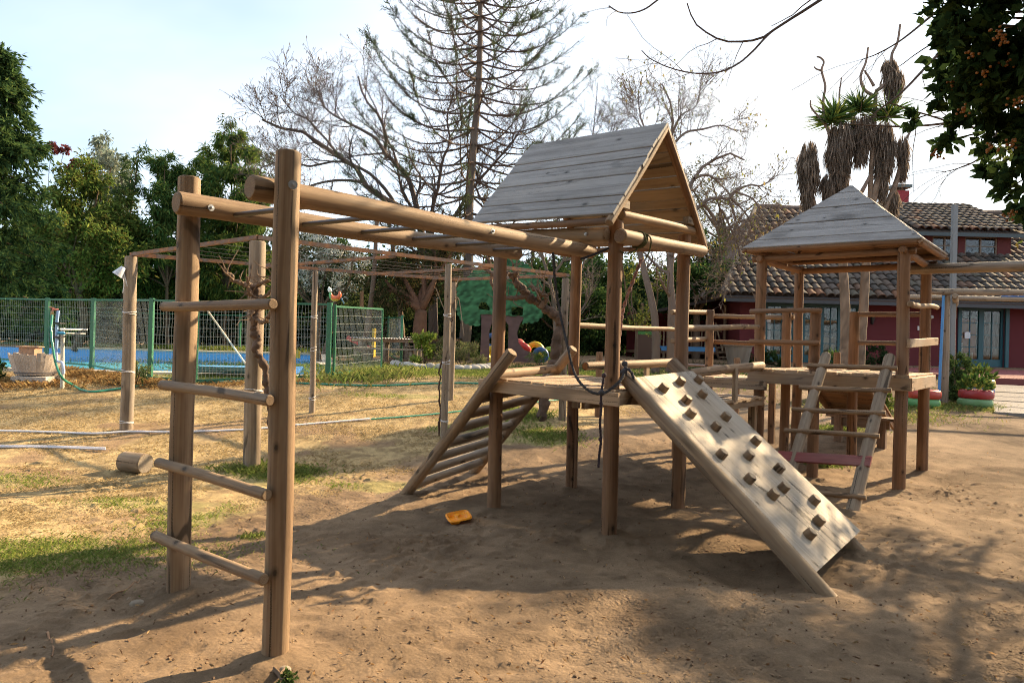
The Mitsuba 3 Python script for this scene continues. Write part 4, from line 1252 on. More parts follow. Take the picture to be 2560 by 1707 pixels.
t = thing('painted_tree_board', 'flat cut-out board painted as a tree with green crown and purple-brown trunks', 'play board')
Dm = 21.6
S_ = Dm / 1694.7
oz = V3(*(-0.418, 21.600, 1.587))
from shapely.geometry import Point, Polygon, box as sbox
from shapely.ops import unary_union
from shapely import affinity
P2 = lambda x, y: ((x - 1247) * S_, (860 - y) * S_)
cr = []
for (x, y, r) in [(1185, 770, 40), (1175, 730, 30), (1215, 715, 45), (1260, 705, 50), (1305, 730, 45), (1322, 770, 30), (1250, 755, 55), (1300, 770, 32), (1210, 770, 40), (1270, 690, 40), (1290, 700, 40)]:
    cr.append(Point(*P2(x, y)).buffer(r * S_))
crown = unary_union(cr)
ring = np.array(crown.exterior.coords)
sc = []
s_ = np.concatenate([[0], np.cumsum(np.linalg.norm(np.diff(ring, axis=0), axis=1))])
for d_ in np.arange(0, s_[-1], .16):
    sc.append(Point(np.interp(d_, s_, ring[:, 0]), np.interp(d_, s_, ring[:, 1])).buffer(.10))
crown = unary_union([crown] + sc)
hole1 = Polygon([P2(*q_) for q_ in [(1193, 770), (1200, 756), (1212, 757), (1222, 770), (1222, 777), (1196, 774)]])
hole2 = sbox(*P2(1279, 785), *P2(1303, 769)).buffer(.03)
arch = Polygon([P2(*q_) for q_ in [(1224, 905), (1222, 830), (1228, 808), (1245, 795), (1262, 802), (1270, 812), (1270, 905)]])
trunkp = Polygon([P2(*q_) for q_ in [(1197, 770), (1202, 800), (1202, 850), (1200, 904), (1345, 904), (1358, 895), (1352, 888), (1330, 880), (1310, 872), (1296, 855), (1292, 830), (1300, 805), (1312, 790), (1310, 775)]]).difference(arch).difference(hole1).difference(hole2)
crown = crown.difference(hole1).difference(hole2).difference(Polygon([P2(*q_) for q_ in [(1199, 787), (1202, 905), (1305, 905), (1296, 840), (1308, 792), (1295, 787), (1285, 790), (1215, 786)]]))


def cutout(g, y0, th, c, seed, amp):
    gs = [q_ for q_ in (g.geoms if hasattr(g, 'geoms') else [g]) if q_.geom_type == 'Polygon' and q_.area > .01]
    m = trimesh.util.concatenate([trimesh.creation.extrude_polygon(q_.simplify(.01), th, engine='earcut') for q_ in gs])
    v, f = trimesh.remesh.subdivide_to_size(m.vertices, m.faces, .07)
    w = np.stack([v[:, 0] + oz[0], y0 - v[:, 2], v[:, 1] + 1.6 - (860 - 859) * S_ + .0], -1)
    w[:, 2] -= .02 * 0
    mm = paint((w, f), c)
    n_ = meshkit.noise(np.stack([v[:, 0] * 9 + v[:, 1] * 5, v[:, 1] * 14 - v[:, 0] * 6, v[:, 2] * 0 + seed], -1), seed)
    return mm[0], mm[1], None, mm[3] * (1 + amp * (n_ - .5))[:, None]


part(t, 'trunk', cutout(trunkp, Dm, .03, (.115, .072, .068), 3, .3), 'matte')
part(t, 'crown', cutout(crown, Dm - .032, .03, (.038, .125, .058), 7, 1.3), 'matte')

rng = np.random.default_rng(11)


def tyre(t, c, R, r, axis, col, half=False):
    prof = []
    for k in range(14):
        a_ = 2 * np.pi * k / 14
        prof.append((R + r * math.copysign(abs(math.cos(a_)) ** .8, math.cos(a_)), 1.05 * r * math.copysign(abs(math.sin(a_)) ** .7, math.sin(a_))))
    v, f = revolve(prof, 36, axis, c, closed=True)
    return part(t, 'casing', paint((v, f), col, .12, int(R * 100)), 'satin', smooth=True)


for lab, px, py, R, r, ax_, col, dd in [('yellow tyre standing half buried, the largest of the tyre arches', 1338, 878, .25, .10, (.35, 1, 0), (.62, .46, .03), 23.0), ('dark blue tyre standing half buried in front of the yellow tyre arch', 1352, 888, .20, .085, (.3, 1, 0), (.03, .09, .27), 22.4),
                                 ('green tyre standing half buried at the right end of the tyre arches', 1374, 884, .18, .075, (.3, 1, 0), (.16, .36, .08), 23.4), ('red tyre lying tilted against the painted tree board', 1308, 868, .20, .09, (.5, .4, .9), (.55, .05, .05), 22.6),
                                 ('faded red tyre standing behind the red tilted tyre', 1297, 868, .22, .09, (.8, .6, 0), (.45, .10, .08), 23.4), ('yellow tyre seen behind the left trunk of the painted tree board', 1232, 886, .22, .09, (.6, .8, 0), (.66, .50, .04), 22.8), ('blue tyre high behind the left trunk of the painted tree board', 1228, 852, .2, .09, (.2, 1, 0), (.04, .12, .34), 24.6)]:
    c = (-0.769, 1.000, 2.089)
    c = V3((px - 1280) / 1694.7 * dd, dd, 1.6 - (py - 859 - (px - 1280) * .0252) / 1694.7 * dd)
    t = thing('tyre', lab, 'tyre', 'painted tyres behind the tree board')
    tyre(t, c, R, r, ax_, col)
t = thing('toy_slide', 'small red and yellow plastic slide seen through the open pool gate', 'slide')
c = V3(*(-5.408, 24.500, 1.100))
c[2] = float(gz(c[0], c[1]))
part(t, 'chute', paint(obox(c + V3(-.05, 0, .42), V3(1, 0, -.45), V3(0, 1, 0), V3(.45, 0, 1), 1.0, .38, .05), (.60, .05, .06)), 'gloss')
part(t, 'side', paint(obox(c + V3(-.05, -.2, .48), V3(1, 0, -.45), V3(0, 1, 0), V3(.45, 0, 1), 1.0, .04, .14), (.62, .06, .07)), 'gloss')
part(t, 'ladder', paint(obox(c + V3(.42, 0, .5), V3(1, 0, 0), V3(0, 1, 0), UP, .08, .34, 1.05), (.62, .46, .05)), 'gloss')
t = thing('bird_ornament', 'small painted bird ornament in orange, green and white hanging among the branches', 'ornament')
bo = V3(*(-4.201, 16.000, 2.673))
an = np.linspace(np.radians(160), np.radians(390), 24)
rr = .055 * np.sin(np.linspace(.25, np.pi - .15, 24)) + .012
pts = bo + .11 * np.stack([np.cos(an), 0 * an, np.sin(an)], -1)
v, f = tube(pts, rr, 10)
hue = np.clip((v[:, 0] - bo[0] + .15) / .3, 0, 1)[:, None]
col = np.where(hue < .22, [[.10, .35, .12]], np.where(v[:, 2:3] - bo[2] < -.13, [[.50, .40, .06]], [[.58, .14, .05]]))
part(t, 'body', (v, f, None, col), 'gloss', smooth=True)
part(t, 'head', paint(revolve([(0, -.06), (.045, -.03), (.05, .02), (.02, .07), (0, .09)], 12, V3(-.3, 0, 1), bo + V3(-.13, 0, .09)), (.72, .74, .72)), 'gloss', smooth=True)
part(t, 'tail', paint(join([tube([bo + V3(.1, 0, -.04), bo + V3(.18 + .02 * k_, 0, -.12 - .05 * k_)], .014, 6) for k_ in range(3)]), (.10, .22, .30)), 'gloss', smooth=True)
part(t, 'cord', paint(tube([bo + V3(-.10, 0, .1), bo + V3(-.02, 0, .7)], .003, 4), (.4, .4, .35)), 'matte')

# ---------------------------------------------------------------- the red house with the clay-tile roof
HY = 23.4
hx = lambda px, y=HY: (px - 1280) / 1694.7 * y
t = thing('house', 'dark red house with teal glazed doors under a sloping roof of weathered clay tiles', 'house')
RED, TEAL = (.115, .024, .028), (.012, .075, .095)
X0, X1, Z0, Z1 = 7.85, 24.0, .9, 3.60


def wall_with_holes(x0, x1, z0, z1, holes, y, th):
    g = sbox(x0, z0, x1, z1)
    for h in holes:
        g = g.difference(sbox(*h))
    ms = [trimesh.creation.extrude_polygon(q_, th, engine='earcut') for q_ in (g.geoms if hasattr(g, 'geoms') else [g])]
    m = trimesh.util.concatenate(ms)
    v = np.array(m.vertices)
    return np.stack([v[:, 0], y + th - v[:, 2], v[:, 1]], -1), np.array(m.faces)


doorL = (8.75, 1.22, 12.0, 3.22)
doorR = (15.48, 1.22, 17.0, 3.24)
part(t, 'wall', paint(wall_with_holes(X0, X1, Z0, Z1, [doorL, doorR], HY, .22), RED, .25, 4), 'matte')
part(t, 'side_wall', paint(box((X0 + .1, HY + 2.9, 2.2), (.2, 5.4, 2.8)), RED, .2, 5), 'matte')
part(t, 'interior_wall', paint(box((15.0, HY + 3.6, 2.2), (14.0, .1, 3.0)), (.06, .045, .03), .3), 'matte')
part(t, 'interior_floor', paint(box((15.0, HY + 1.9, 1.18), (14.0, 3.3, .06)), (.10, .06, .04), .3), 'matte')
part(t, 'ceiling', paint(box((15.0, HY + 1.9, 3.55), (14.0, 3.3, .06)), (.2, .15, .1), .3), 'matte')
part(t, 'curtain', paint(box((8.95, HY + .5, 2.15), (.30, .03, 1.8)), (.42, .44, .46), .2), 'matte')
part(t, 'shelf', paint(box((11.2, HY + 2.2, 1.7), (1.8, .4, .9)), (.30, .20, .08), .4), 'matte')
part(t, 'shelf', paint(box((16.6, HY + 1.6, 2.1), (.8, .3, 1.7)), (.32, .09, .03), .5), 'matte')
part(t, 'chair', paint(join([box((15.95, HY + .8, 1.65), (.06, .3, .8)), box((16.15, HY + .8, 1.55), (.4, .06, .06)), box((16.33, HY + .8, 1.45), (.06, .3, .5))]), (.45, .38, .25)), 'matte')


def glazed(t, x0, z0, x1, z1, leaves, rows, cols):
    w = (x1 - x0) / leaves
    fr = .085
    for k in range(leaves):
        a, b = x0 + k * w, x0 + (k + 1) * w
        key = numbered(t + '__glazed_door')
        ms = [box(((a + fr / 2), HY + .11, (z0 + z1) / 2), (fr, .07, z1 - z0)), box(((b - fr / 2), HY + .11, (z0 + z1) / 2), (fr, .07, z1 - z0)),
              box(((a + b) / 2, HY + .11, z1 - fr / 2 + .002), (w - .002, .066, fr)), box(((a + b) / 2, HY + .11, z0 + .13), (w - .002, .066, .26))]
        put(key, paint(join(ms), TEAL, .15, k), 'satin')
        ia, ib, ja, jb = a + fr, b - fr, z0 + .26, z1 - fr
        for r in range(rows):
            for c_ in range(cols):
                u0, u1 = ia + (ib - ia) * c_ / cols + .012, ia + (ib - ia) * (c_ + 1) / cols - .012
                v0, v1 = ja + (jb - ja) * r / rows + .012, ja + (jb - ja) * (r + 1) / rows - .012
                p = V3((u0 + u1) / 2, HY + .115, (v0 + v1) / 2)
                part(key, 'pane', (np.array([[u0, p[1], v0], [u1, p[1], v0], [u1, p[1], v1], [u0, p[1], v1]]), np.array([[0, 1, 2], [0, 2, 3]])), 'pane')
        bars = [box((ia + (ib - ia) * c_ / cols, HY + .113, (ja + jb) / 2), (.024, .04, jb - ja)) for c_ in range(1, cols)]
        bars += [box(((ia + ib) / 2, HY + .113, ja + (jb - ja) * r / rows), (ib - ia, .036, .024)) for r in range(1, rows)]
        part(key, 'glazing_bar', paint(join(bars), TEAL), 'satin', stuff=True)


glazed(t, *doorL[:2], doorL[2], doorL[3], 5, 4, 2)
glazed(t, *doorR[:2], doorR[2], doorR[3], 2, 4, 2)
for (x0, z0, x1, z1) in (doorL, doorR):
    part(t, 'door_frame', paint(join([box(((x0 + x1) / 2, HY + .0, z1 + .06), (x1 - x0 + .24, .1, .12)), box((x0 - .06, HY, (z0 + z1) / 2), (.12, .098, z1 - z0)), box((x1 + .06, HY, (z0 + z1) / 2), (.12, .098, z1 - z0))]), TEAL, .1), 'satin')
lp = V3(hx(2177), HY - .08, 2.80)
part(t, 'wall_lantern', paint(join([revolve([(.02, -.22), (.06, -.05), (.085, .1), (.03, .16), (0, .18)], 8, UP, lp), box(lp + [0, .06, -.05], (.05, .12, .3))]), (.02, .02, .02)), 'satin')
part(t, 'notice', paint(box((hx(2298), HY - .012, 2.50), (.16, .02, .14)), (.62, .62, .60)), 'matte', 'small white square notice on the red wall')
part(t, 'notice', paint(box((hx(2421), HY + .068, 2.30), (.19, .012, .22)), (.66, .68, .70)), 'matte', 'white paper sheet on the right glazed door')
part(t, 'notice', paint(box((hx(1922), HY + .068, 2.65), (.14, .012, .14)), (.6, .6, .6)), 'matte', 'small white paper on the left glazed door')
# terrace step
tz_ = lambda y: 1.18 - (23.2 - y) * .037
tv = np.array([[12.6, 18.4, tz_(18.4)], [26, 18.4, tz_(18.4)], [26, 23.5, tz_(23.5)], [11.2, 23.5, tz_(23.5)], [12.6, 18.4, .55], [26, 18.4, .55], [26, 23.5, .55], [11.2, 23.5, .55]])
part(t, 'terrace', paint((tv, tri(np.array([[0, 1, 2, 3], [4, 5, 1, 0], [7, 4, 0, 3]]))), (.15, .05, .052), .3, 3), 'matte')
# roof
EY, EZ, RY_, RZ_ = 22.6, 3.42, 28.2, 7.50
SL = math.hypot(RY_ - EY, RZ_ - EZ)
sv = V3(0, (RY_ - EY) / SL, (RZ_ - EZ) / SL)
sn = V3(0, -sv[2], sv[1])
part(t, 'roof__deck', paint((np.array([[7.0, EY, EZ - .06], [26, EY, EZ - .06], [26, RY_, RZ_ - .06], [10.0, RY_, RZ_ - .06], [7.0, EY, EZ - .1], [26, EY, EZ - .1], [26, RY_, RZ_ - .1], [10., RY_, RZ_ - .1]]),
                             tri(np.array([[0, 1, 2, 3], [7, 6, 5, 4], [4, 5, 1, 0], [7, 4, 0, 3]]))), (.06, .045, .04), .3), 'matte')
part(t, 'roof__hip_side', paint((np.array([[7.0, EY, EZ - .05], [10.0, RY_, RZ_ - .05], [7.0, 34, EZ - .05]]), np.array([[0, 2, 1]])), (.12, .08, .06), .3), 'matte')
part(t, 'fascia', paint(box((16.4, EY + .03, EZ - .12), (18.8, .04, .20)), (.03, .035, .045)), 'satin')
part(t, 'soffit', paint(box((16.4, EY + .42, EZ - .10), (18.6, .76, .03)), (.05, .045, .04)), 'matte')


def tile_mesh(tone, seed):
    n_, L = 8, .47
    an = np.linspace(0, np.pi, n_)
    v = []
    for s, r, z in ((0, .142, .034), (L, .112, .0)):
        for a_ in an:
            v.append([r * math.cos(a_), s, r * .82 * math.sin(a_) + z])
    for a_ in an:   # the thickness of the lower end
        v.append([.120 * math.cos(a_), .0, .098 * math.sin(a_) + .026])
    f = [[j, j + 1, n_ + j + 1, n_ + j] for j in range(n_ - 1)] + [[2 * n_ + j, 2 * n_ + j + 1, j + 1, j] for j in range(n_ - 1)]
    f = tri(np.array(f))[:, ::-1]
    return paint((np.array(v), f), tone, .5, seed)


TILE_TONES = [(0.076, 0.064, 0.057), (0.094, 0.074, 0.062), (0.062, 0.057, 0.052), (0.109, 0.069, 0.05), (0.098, 0.084, 0.07), (0.053, 0.048, 0.045), (0.148, 0.078, 0.048), (0.084, 0.078, 0.062)]
TILES = [mikit.ply((m_[0], m_[1]), 'tile', color=m_[3], smooth=False) for m_ in (tile_mesh(c, k) for k, c in enumerate(TILE_TONES))]
TILE_RAW = [tile_mesh(c, k) for k, c in enumerate(TILE_TONES)]


def tile_fn(p, n, uv):
    return mi.Color3f(0)


scene['tile'] = {'type': 'twosided', 'bsdf': {'type': 'principled', 'base_color': VC, 'roughness': .8, 'specular': .25}}


def tiles(t, org, L, xa, xb, keep, budget, seed, inside=None):
    """clay cover tiles on a slope: org the eave's start, xa(s) and xb(s) the side limits at the distance s up the slope"""
    rng = np.random.default_rng(seed)
    rest = []
    rows = int(L / .365)
    for r in range(rows):
        s = r * .365
        n0, n1 = int(math.ceil(xa(s) / .285)), int(xb(s) / .285)
        for c_ in range(n0, n1 + 1):
            x = c_ * .285 + rng.normal(0, .006)
            if inside is not None and not inside(x, s):
                continue
            k = rng.choice(8, p=[.2, .17, .18, .09, .14, .14, .02, .06]) if not (r < 1 and rng.random() < .10) else 6
            p = org + V3(x, 0, 0) + keep['sv'] * s + keep['sn'] * (.012 + rng.normal(0, .004))
            a_ = rng.normal(0, .025)
            R = np.eye(4)
            R[:3, 0] = V3(1, 0, 0) * math.cos(a_) + keep['sv'] * math.sin(a_)
            R[:3, 1] = keep['sv'] * math.cos(a_) - V3(1, 0, 0) * math.sin(a_)
            R[:3, 2] = keep['sn']
            R[:3, 3] = p
            if budget[0] > 0 and keep['near'](x, s):
                budget[0] -= 1
                key = numbered(t + '__roof__tile')
                scene[key] = {**TILES[k], 'to_world': T(R)}
            else:
                m_ = TILE_RAW[k]
                rest.append((m_[0] @ R[:3, :3].T + R[:3, 3], m_[1], None, m_[3]))
    if rest:
        part(t, 'roof__tiles', join([(a, b, None, d) for a, b, c, d in rest]), 'tile', stuff=True)


budget = [290]
DX0, DX1 = 14.9, 18.35
ds0, ds1 = (25.05 - EY) / (RY_ - EY) * SL, SL
tiles(t, V3(0, EY - .05, EZ), SL, lambda s: 7.05 + 3.0 * s / SL, lambda s: 22.0, {'sv': sv, 'sn': sn, 'near': lambda x, s: s < 2.0 and (7 < x < 13.2 or x > 15)}, [150], 5,
      lambda x, s: not (s > ds0 - .05 and DX0 - .1 < x < DX1 + .05))
ridge = tube(np.stack([np.linspace(10, 26, 40), np.full(40, RY_), np.full(40, RZ_ + .05) + .02 * np.sin(np.arange(40) * 1.3)], -1), .12, 8)
part(t, 'roof__ridge_cap', paint(ridge, (.13, .10, .085), .5, 3), 'tile')
hipp = np.stack([np.linspace(7.0, 10, 16), np.linspace(EY, RY_, 16), np.linspace(EZ, RZ_, 16) + .05], -1)
part(t, 'roof__ridge_cap', paint(tube(hipp, .11, 8), (.16, .13, .10), .5, 4), 'tile')
# dormer
DY, DE = 25.05, 24.75
dz0, dz1 = 6.14, 7.86
dsl = math.hypot(28.25 - DE, dz1 - dz0)
dsv = V3(0, (28.25 - DE) / dsl, (dz1 - dz0) / dsl)
dsn = V3(0, -dsv[2], dsv[1])
part(t, 'dormer__wall', paint(wall_with_holes(DX0, DX1, 5.0, 6.35, [(DX0 + .55, 5.30, DX0 + 1.5, 5.98), (DX0 + 1.75, 5.30, DX0 + 2.95, 5.98)], DY, .12), (.085, .022, .022), .3, 3), 'matte')
for xc in (DX0 + .04, DX1 - .04):
    g_ = np.array([(25.16, 5.15), (25.16, 6.22), (28.0, 7.60), (27.6, 7.0)])
    v_ = np.array([[xc + e, a_, b_] for e in (-.04, .04) for a_, b_ in g_])
    part(t, 'dormer__cheek', paint((v_, tri(np.array([[0, 1, 2, 3], [7, 6, 5, 4], [0, 4, 5, 1], [1, 5, 6, 2], [2, 6, 7, 3], [3, 7, 4, 0]]))), (.09, .04, .035)), 'matte')
part(t, 'dormer__room', paint(box((DX0 + 1.7, DY + .9, 5.7), (3.2, .05, 1.2)), (.12, .09, .06)), 'matte')
for x0, x1 in ((DX0 + .55, DX0 + 1.5), (DX0 + 1.75, DX0 + 2.95)):
    part(t, 'dormer__window_frame', paint(join([box(((x0 + x1) / 2, DY + .05, 5.30), (x1 - x0, .06, .06)), box(((x0 + x1) / 2, DY + .05, 5.98), (x1 - x0, .06, .06))] + [box((x_, DY + .05, 5.64), (.05, .058, .62)) for x_ in np.linspace(x0 + .025, x1 - .025, 3)] + [box(((x0 + x1) / 2, DY + .05, 5.64), (x1 - x0 - .06, .05, .03))]), (.12, .08, .05)), 'satin')
    part(t, 'dormer__pane', (np.array([[x0, DY + .06, 5.30], [x1, DY + .06, 5.30], [x1, DY + .06, 5.98], [x0, DY + .06, 5.98]]), np.array([[0, 1, 2], [0, 2, 3]])), 'pane')
part(t, 'dormer__roof_deck', paint(obox(V3((DX0 + DX1) / 2, (DE + 28.25) / 2, (dz0 + dz1) / 2 - .06), V3(1, 0, 0), dsv, dsn, DX1 - DX0 + .7, dsl, .06), (.06, .05, .045)), 'matte')
part(t, 'dormer__fascia', paint(box(((DX0 + DX1) / 2, DE + .02, dz0 - .12), (DX1 - DX0 + .7, .04, .16)), (.03, .05, .06)), 'satin')
tiles(t, V3(0, DE - .03, dz0), dsl, lambda s: DX0 - .3, lambda s: DX1 + .35, {'sv': dsv, 'sn': dsn, 'near': lambda x, s: True}, [140], 9)
part(t, 'chimney', paint(box((hx(2241, 29.5), 29.5, 7.9), (.50, .50, 1.5)), (.26, .04, .05), .2, 2), 'matte')
part(t, 'chimney__cap', paint(box((hx(2238, 29.5), 29.5, 8.83), (.78, .7, .12)), (.07, .10, .10)), 'satin')
part(t, 'chimney__cap_post', paint(join([box((hx(2241, 29.5) + a_, 29.5, 8.7), (.05, .05, .2)) for a_ in (-.2, .2)]), (.06, .07, .07)), 'satin', stuff=True)

# ---- side veranda left of the house
t = thing('veranda', 'shaded wooden veranda with balusters and stair at the left of the house', 'veranda')
vx0, vx1, vy = 4.6, 8.3, 24.6
part(t, 'roof', paint(obox(V3(6.2, 25.4, 3.15), V3(1, 0, .22), V3(0, 1, 0), V3(-.22, 0, 1), 4.2, 3.4, .10), (.035, .03, .03), .3), 'matte')
part(t, 'back_wall', paint(wall_with_holes(vx0, 7.9, 1.0, 3.0, [(5.4, 2.1, 5.75, 2.75), (6.2, 2.1, 6.65, 2.75), (7.0, 2.1, 7.4, 2.75)], 27.2, .1), (.12, .02, .025), .3), 'matte')
part(t, 'floor', paint(box((6.3, 25.8, 1.45), (3.5, 2.6, .1)), (.14, .08, .05), .3), 'matte')
for x in np.linspace(vx0 + .1, vx1 - .6, 4):
    W(t, 'post', log((x, vy, 1.0), (x, vy, 3.2), .06, .06, 4, 8))
for z in (1.55, 2.25):
    BW(t, 'handrail', board(V3(6.1, vy, z), V3(1, 0, 0), V3(0, 1, 0), UP, 3.0, .06, .07, 4))
for k in range(22):
    BW(t, 'baluster', board(V3(4.75 + k * .125, vy, 1.9), UP, V3(1, 0, 0), V3(0, 1, 0), .64, .045, .03, 8))
for k in range(5):
    BW(t, 'stair_tread', board(V3(7.75 + .0 * k, vy - .15 - .26 * (4 - k) * .6, .98 + .17 * k), V3(1, 0, 0), V3(0, 1, 0), UP, .75, .22, .04, 8))
for e in (-.4, .4):
    BW(t, 'stair_stringer', board(V3(7.75 + e, vy - .5, 1.3), V3(0, .62, .68), UP, V3(1, 0, 0), 1.1, .16, .04, 4))
    BW(t, 'stair_rail', board(V3(7.75 + e, vy - .5, 2.05), V3(0, .62, .68), UP, V3(1, 0, 0), 1.3, .06, .05, 8))
t = thing('play_table', 'table with a bright blue top in the shade before the veranda', 'table')
c = V3(*(5.567, 21.800, 1.351))
part(t, 'top', paint(box((c[0], c[1], 1.62), (1.7, .8, .07)), (.03, .16, .36)), 'satin')
part(t, 'cloth', paint(box((c[0], c[1] - .405, 1.57), (1.7, .012, .12)), (.03, .15, .34)), 'satin')
for sx in (-.75, .75):
    for sy in (-.3, .3):
        part(t, 'leg', paint(box((c[0] + sx, c[1] + sy, 1.28), (.06, .06, .62)), (.12, .09, .06)), 'matte')
t = thing('play_kitchen', 'small red and green painted play stall under the trees', 'play stall')
c = V3(*(4.638, 23.200, 1.303))
zc = float(gz(c[0], c[1]))
part(t, 'counter', paint(box((c[0], c[1], zc + .42), (.75, .4, .84)), (.10, .06, .045)), 'matte')
part(t, 'board', paint(box((c[0], c[1], zc + 1.08), (.72, .06, .16)), (.50, .05, .04)), 'satin')
part(t, 'shelf', paint(box((c[0], c[1] + .02, zc + .90), (.72, .3, .12)), (.05, .18, .04)), 'satin')
t = thing('plant_pot', 'large grey pot standing by the left end of the house wall', 'pot')
c = V3(*(7.179, 21.500, 1.334))
part(t, 'body', paint(revolve([(.0, 0), (.30, 0), (.42, .62), (.46, .66), (.46, .72), (.40, .72), (.38, .6)], 18, UP, V3(c[0], c[1], float(gz(c[0], c[1])))), (.20, .17, .14), .3), 'matte')
part(t, 'soil', paint(revolve([(0, .62), (.39, .61)], 16, UP, V3(c[0], c[1], float(gz(c[0], c[1])))), (.06, .045, .03)), 'matte')

# ---- log pergola, lamp mast, planters and paving at the right
t = thing('log_pergola', 'grey log pergola before the right end of the house', 'pergola')
p1, p2 = V3(9.58, 15.0, 0), V3(10.75, 16.6, 0)
post(t, p1, 2.95, .082, 6)
post(t, p2, 2.95, .095, 6)
W(t, 'beam', log((9.2, 14.95, 2.99), (15.5, 14.2, 2.99), .068, .07, 6, 12))
W(t, 'beam', log((9.5, 16.5, 2.98), (16, 15.9, 2.98), .06, .06, 6, 12))
W(t, 'beam', log((9.45, 14.5, 2.86), (11.3, 17.3, 2.88), .06, .055, 6, 12))
W(t, 'beam', log((12.9, 14.0, 3.12), (14.2, 16.3, 3.10), .055, .05, 6, 12))
t = thing('blue_pole', 'thin bright blue pole standing beside the grey pergola post', 'pole')
part(t, 'upright', paint(tube([V3(9.40, 14.9, .35), V3(9.46, 14.9, 2.90)], .03, 8), (.06, .22, .50), .2), 'satin', smooth=True)
part(t, 'conduit', paint(tube([V3(10.6, 14.72, 2.90), V3(15.5, 14.10, 2.89)], .016, 8), (.05, .15, .42)), 'satin', smooth=True)
t = thing('lamp_mast', 'plain grey square steel mast rising before the house roof', 'mast')
c = V3(*(10.374, 16.000, 1.481))
part(t, 'shaft', paint(box((c[0], c[1], 2.72), (.10, .10, 4.84)), (.17, .19, .21), .1), 'satin')
part(t, 'base_plate', paint(box((c[0], c[1], float(gz(c[0], c[1])) + .02), (.3, .3, .04)), (.25, .27, .29)), 'satin')
rng = np.random.default_rng(8)


def leafy(c, R, n, size, col, seed, flat=1.0, up=.4):
    rng = np.random.default_rng(seed)
    d = rng.normal(0, 1, (n, 3))
    d /= np.linalg.norm(d, axis=1, keepdims=True)
    d[:, 2] = np.abs(d[:, 2]) * flat
    p = np.asarray(c) + d * (R * rng.uniform(.35, 1, (n, 1)) ** .6)
    return leaves(p, d + rng.normal(0, .5, (n, 3)) + [0, 0, up], size, size * .5, col, rng)


def leaves(p, d, L, Wd, col, rng, var=.35, roll=None, shape=.45):
    """pointed leaves at p along d; each two triangles"""
    n = len(p)
    d = d / np.maximum(np.linalg.norm(d, axis=1, keepdims=True), 1e-9)
    s = np.cross(d, rng.normal(0, 1, (n, 3)))
    s /= np.maximum(np.linalg.norm(s, axis=1, keepdims=True), 1e-9)
    L = np.asarray(L) * rng.uniform(.65, 1.3, (n, 1))
    Wd = np.asarray(Wd) * rng.uniform(.7, 1.25, (n, 1))
    up = np.cross(s, d)
    v = np.stack([p, p + d * L * shape + s * Wd / 2 + up * L * .04, p + d * L, p + d * L * shape - s * Wd / 2 + up * L * .04], 1).reshape(-1, 3)
    k = np.arange(n)[:, None] * 4
    f = np.vstack([k + [0, 1, 2], k + [0, 2, 3]])
    col = np.atleast_2d(np.asarray(col, float))
    c = col[rng.integers(0, len(col), n)] * (1 + var * rng.uniform(-1, 1, (n, 1)))
    return v, f, None, np.repeat(np.clip(c, 0, 1), 4, 0)


def tyre_pot(lab, c, cols, plant, seed):
    t = thing('tyre_planter', lab, 'planter', 'stacked tyre planters by the paving')
    z = c[2] + .08
    for k, col in enumerate(cols):
        tyre(t, V3(c[0] + .02 * k, c[1], z), .235, .10, UP, col)
        z += .185
    part(t, 'soil', paint(revolve([(0, 0), (.2, -.01)], 14, UP, V3(c[0], c[1], z - .12)), (.05, .035, .025)), 'matte')
    if plant:
        m = leafy(V3(c[0], c[1], z - .08), plant, 220, .13, [(.05, .09, .025), (.09, .12, .03), (.03, .07, .02)], seed)
        part(t, 'plant', m, 'leaf', stuff=True)


for lab, px, py, cols, pl_, sd in [('red tyre on a pale green tyre as a planter beside the paved path', 2437, 1016, [(.12, .25, .11), (.26, .02, .024)], .30, 3), ('red and green stacked tyre planter behind the pyramid tower posts', 2303, 1018, [(.09, .26, .09), (.36, .045, .03)], 0, 4),
                                   ('yellow tyre planter overgrown with leaves behind the red one', 2446, 978, [(.05, .09, .2), (.40, .33, .05)], .35, 5)]:
    c = V3(*(-0.769, 1.000, 2.088)) if False else None
    sl = {2437: (10.124, 14.786, 0.492), 2303: (8.874, 14.609, 0.477), 2446: (11.523, 16.709, 0.655)}[px]
    tyre_pot(lab, V3(*sl), cols, pl_, sd)
t = thing('paved_path', 'path of grey concrete slabs leading to the house terrace', 'path')
pa_, pb_ = V3(9.9, 13.9, 0), V3(12.9, 18.2, 0)
dp = unit(pb_ - pa_)
dq = V3(dp[1], -dp[0], 0)
rng = np.random.default_rng(4)
for i_ in range(6):
    for j_ in range(4):
        c = pa_ + dp * (.44 + .88 * i_) + dq * (.42 + .84 * j_)
        zz = float(gz(c[0], c[1])) + .035
        sl_ = float(gz(c[0] + dp[0] * .4, c[1] + dp[1] * .4) - gz(c[0] - dp[0] * .4, c[1] - dp[1] * .4)) / .8
        part(t, 'slab', paint(obox(V3(c[0], c[1], zz + rng.normal(0, .008)), dp + V3(0, 0, sl_ + rng.normal(0, .008)), dq, UP, .86, .815, .07), np.array((.17, .16, .155)) * rng.uniform(.8, 1.15), .3, i_ * 5 + j_), 'matte')

# ---- yucca with skirts of dead leaves
t = thing('yucca_tree', 'tall yucca with several heads of hanging dead leaves rising behind the pyramid roof', 'yucca')
YD = 16.0
Yp = lambda x, y, d=16.0: V3((x - 1280) / 1694.7 * d, d, 1.6 - (y - 859.8 - (x - 1280) * .0252) / 1694.7 * d)


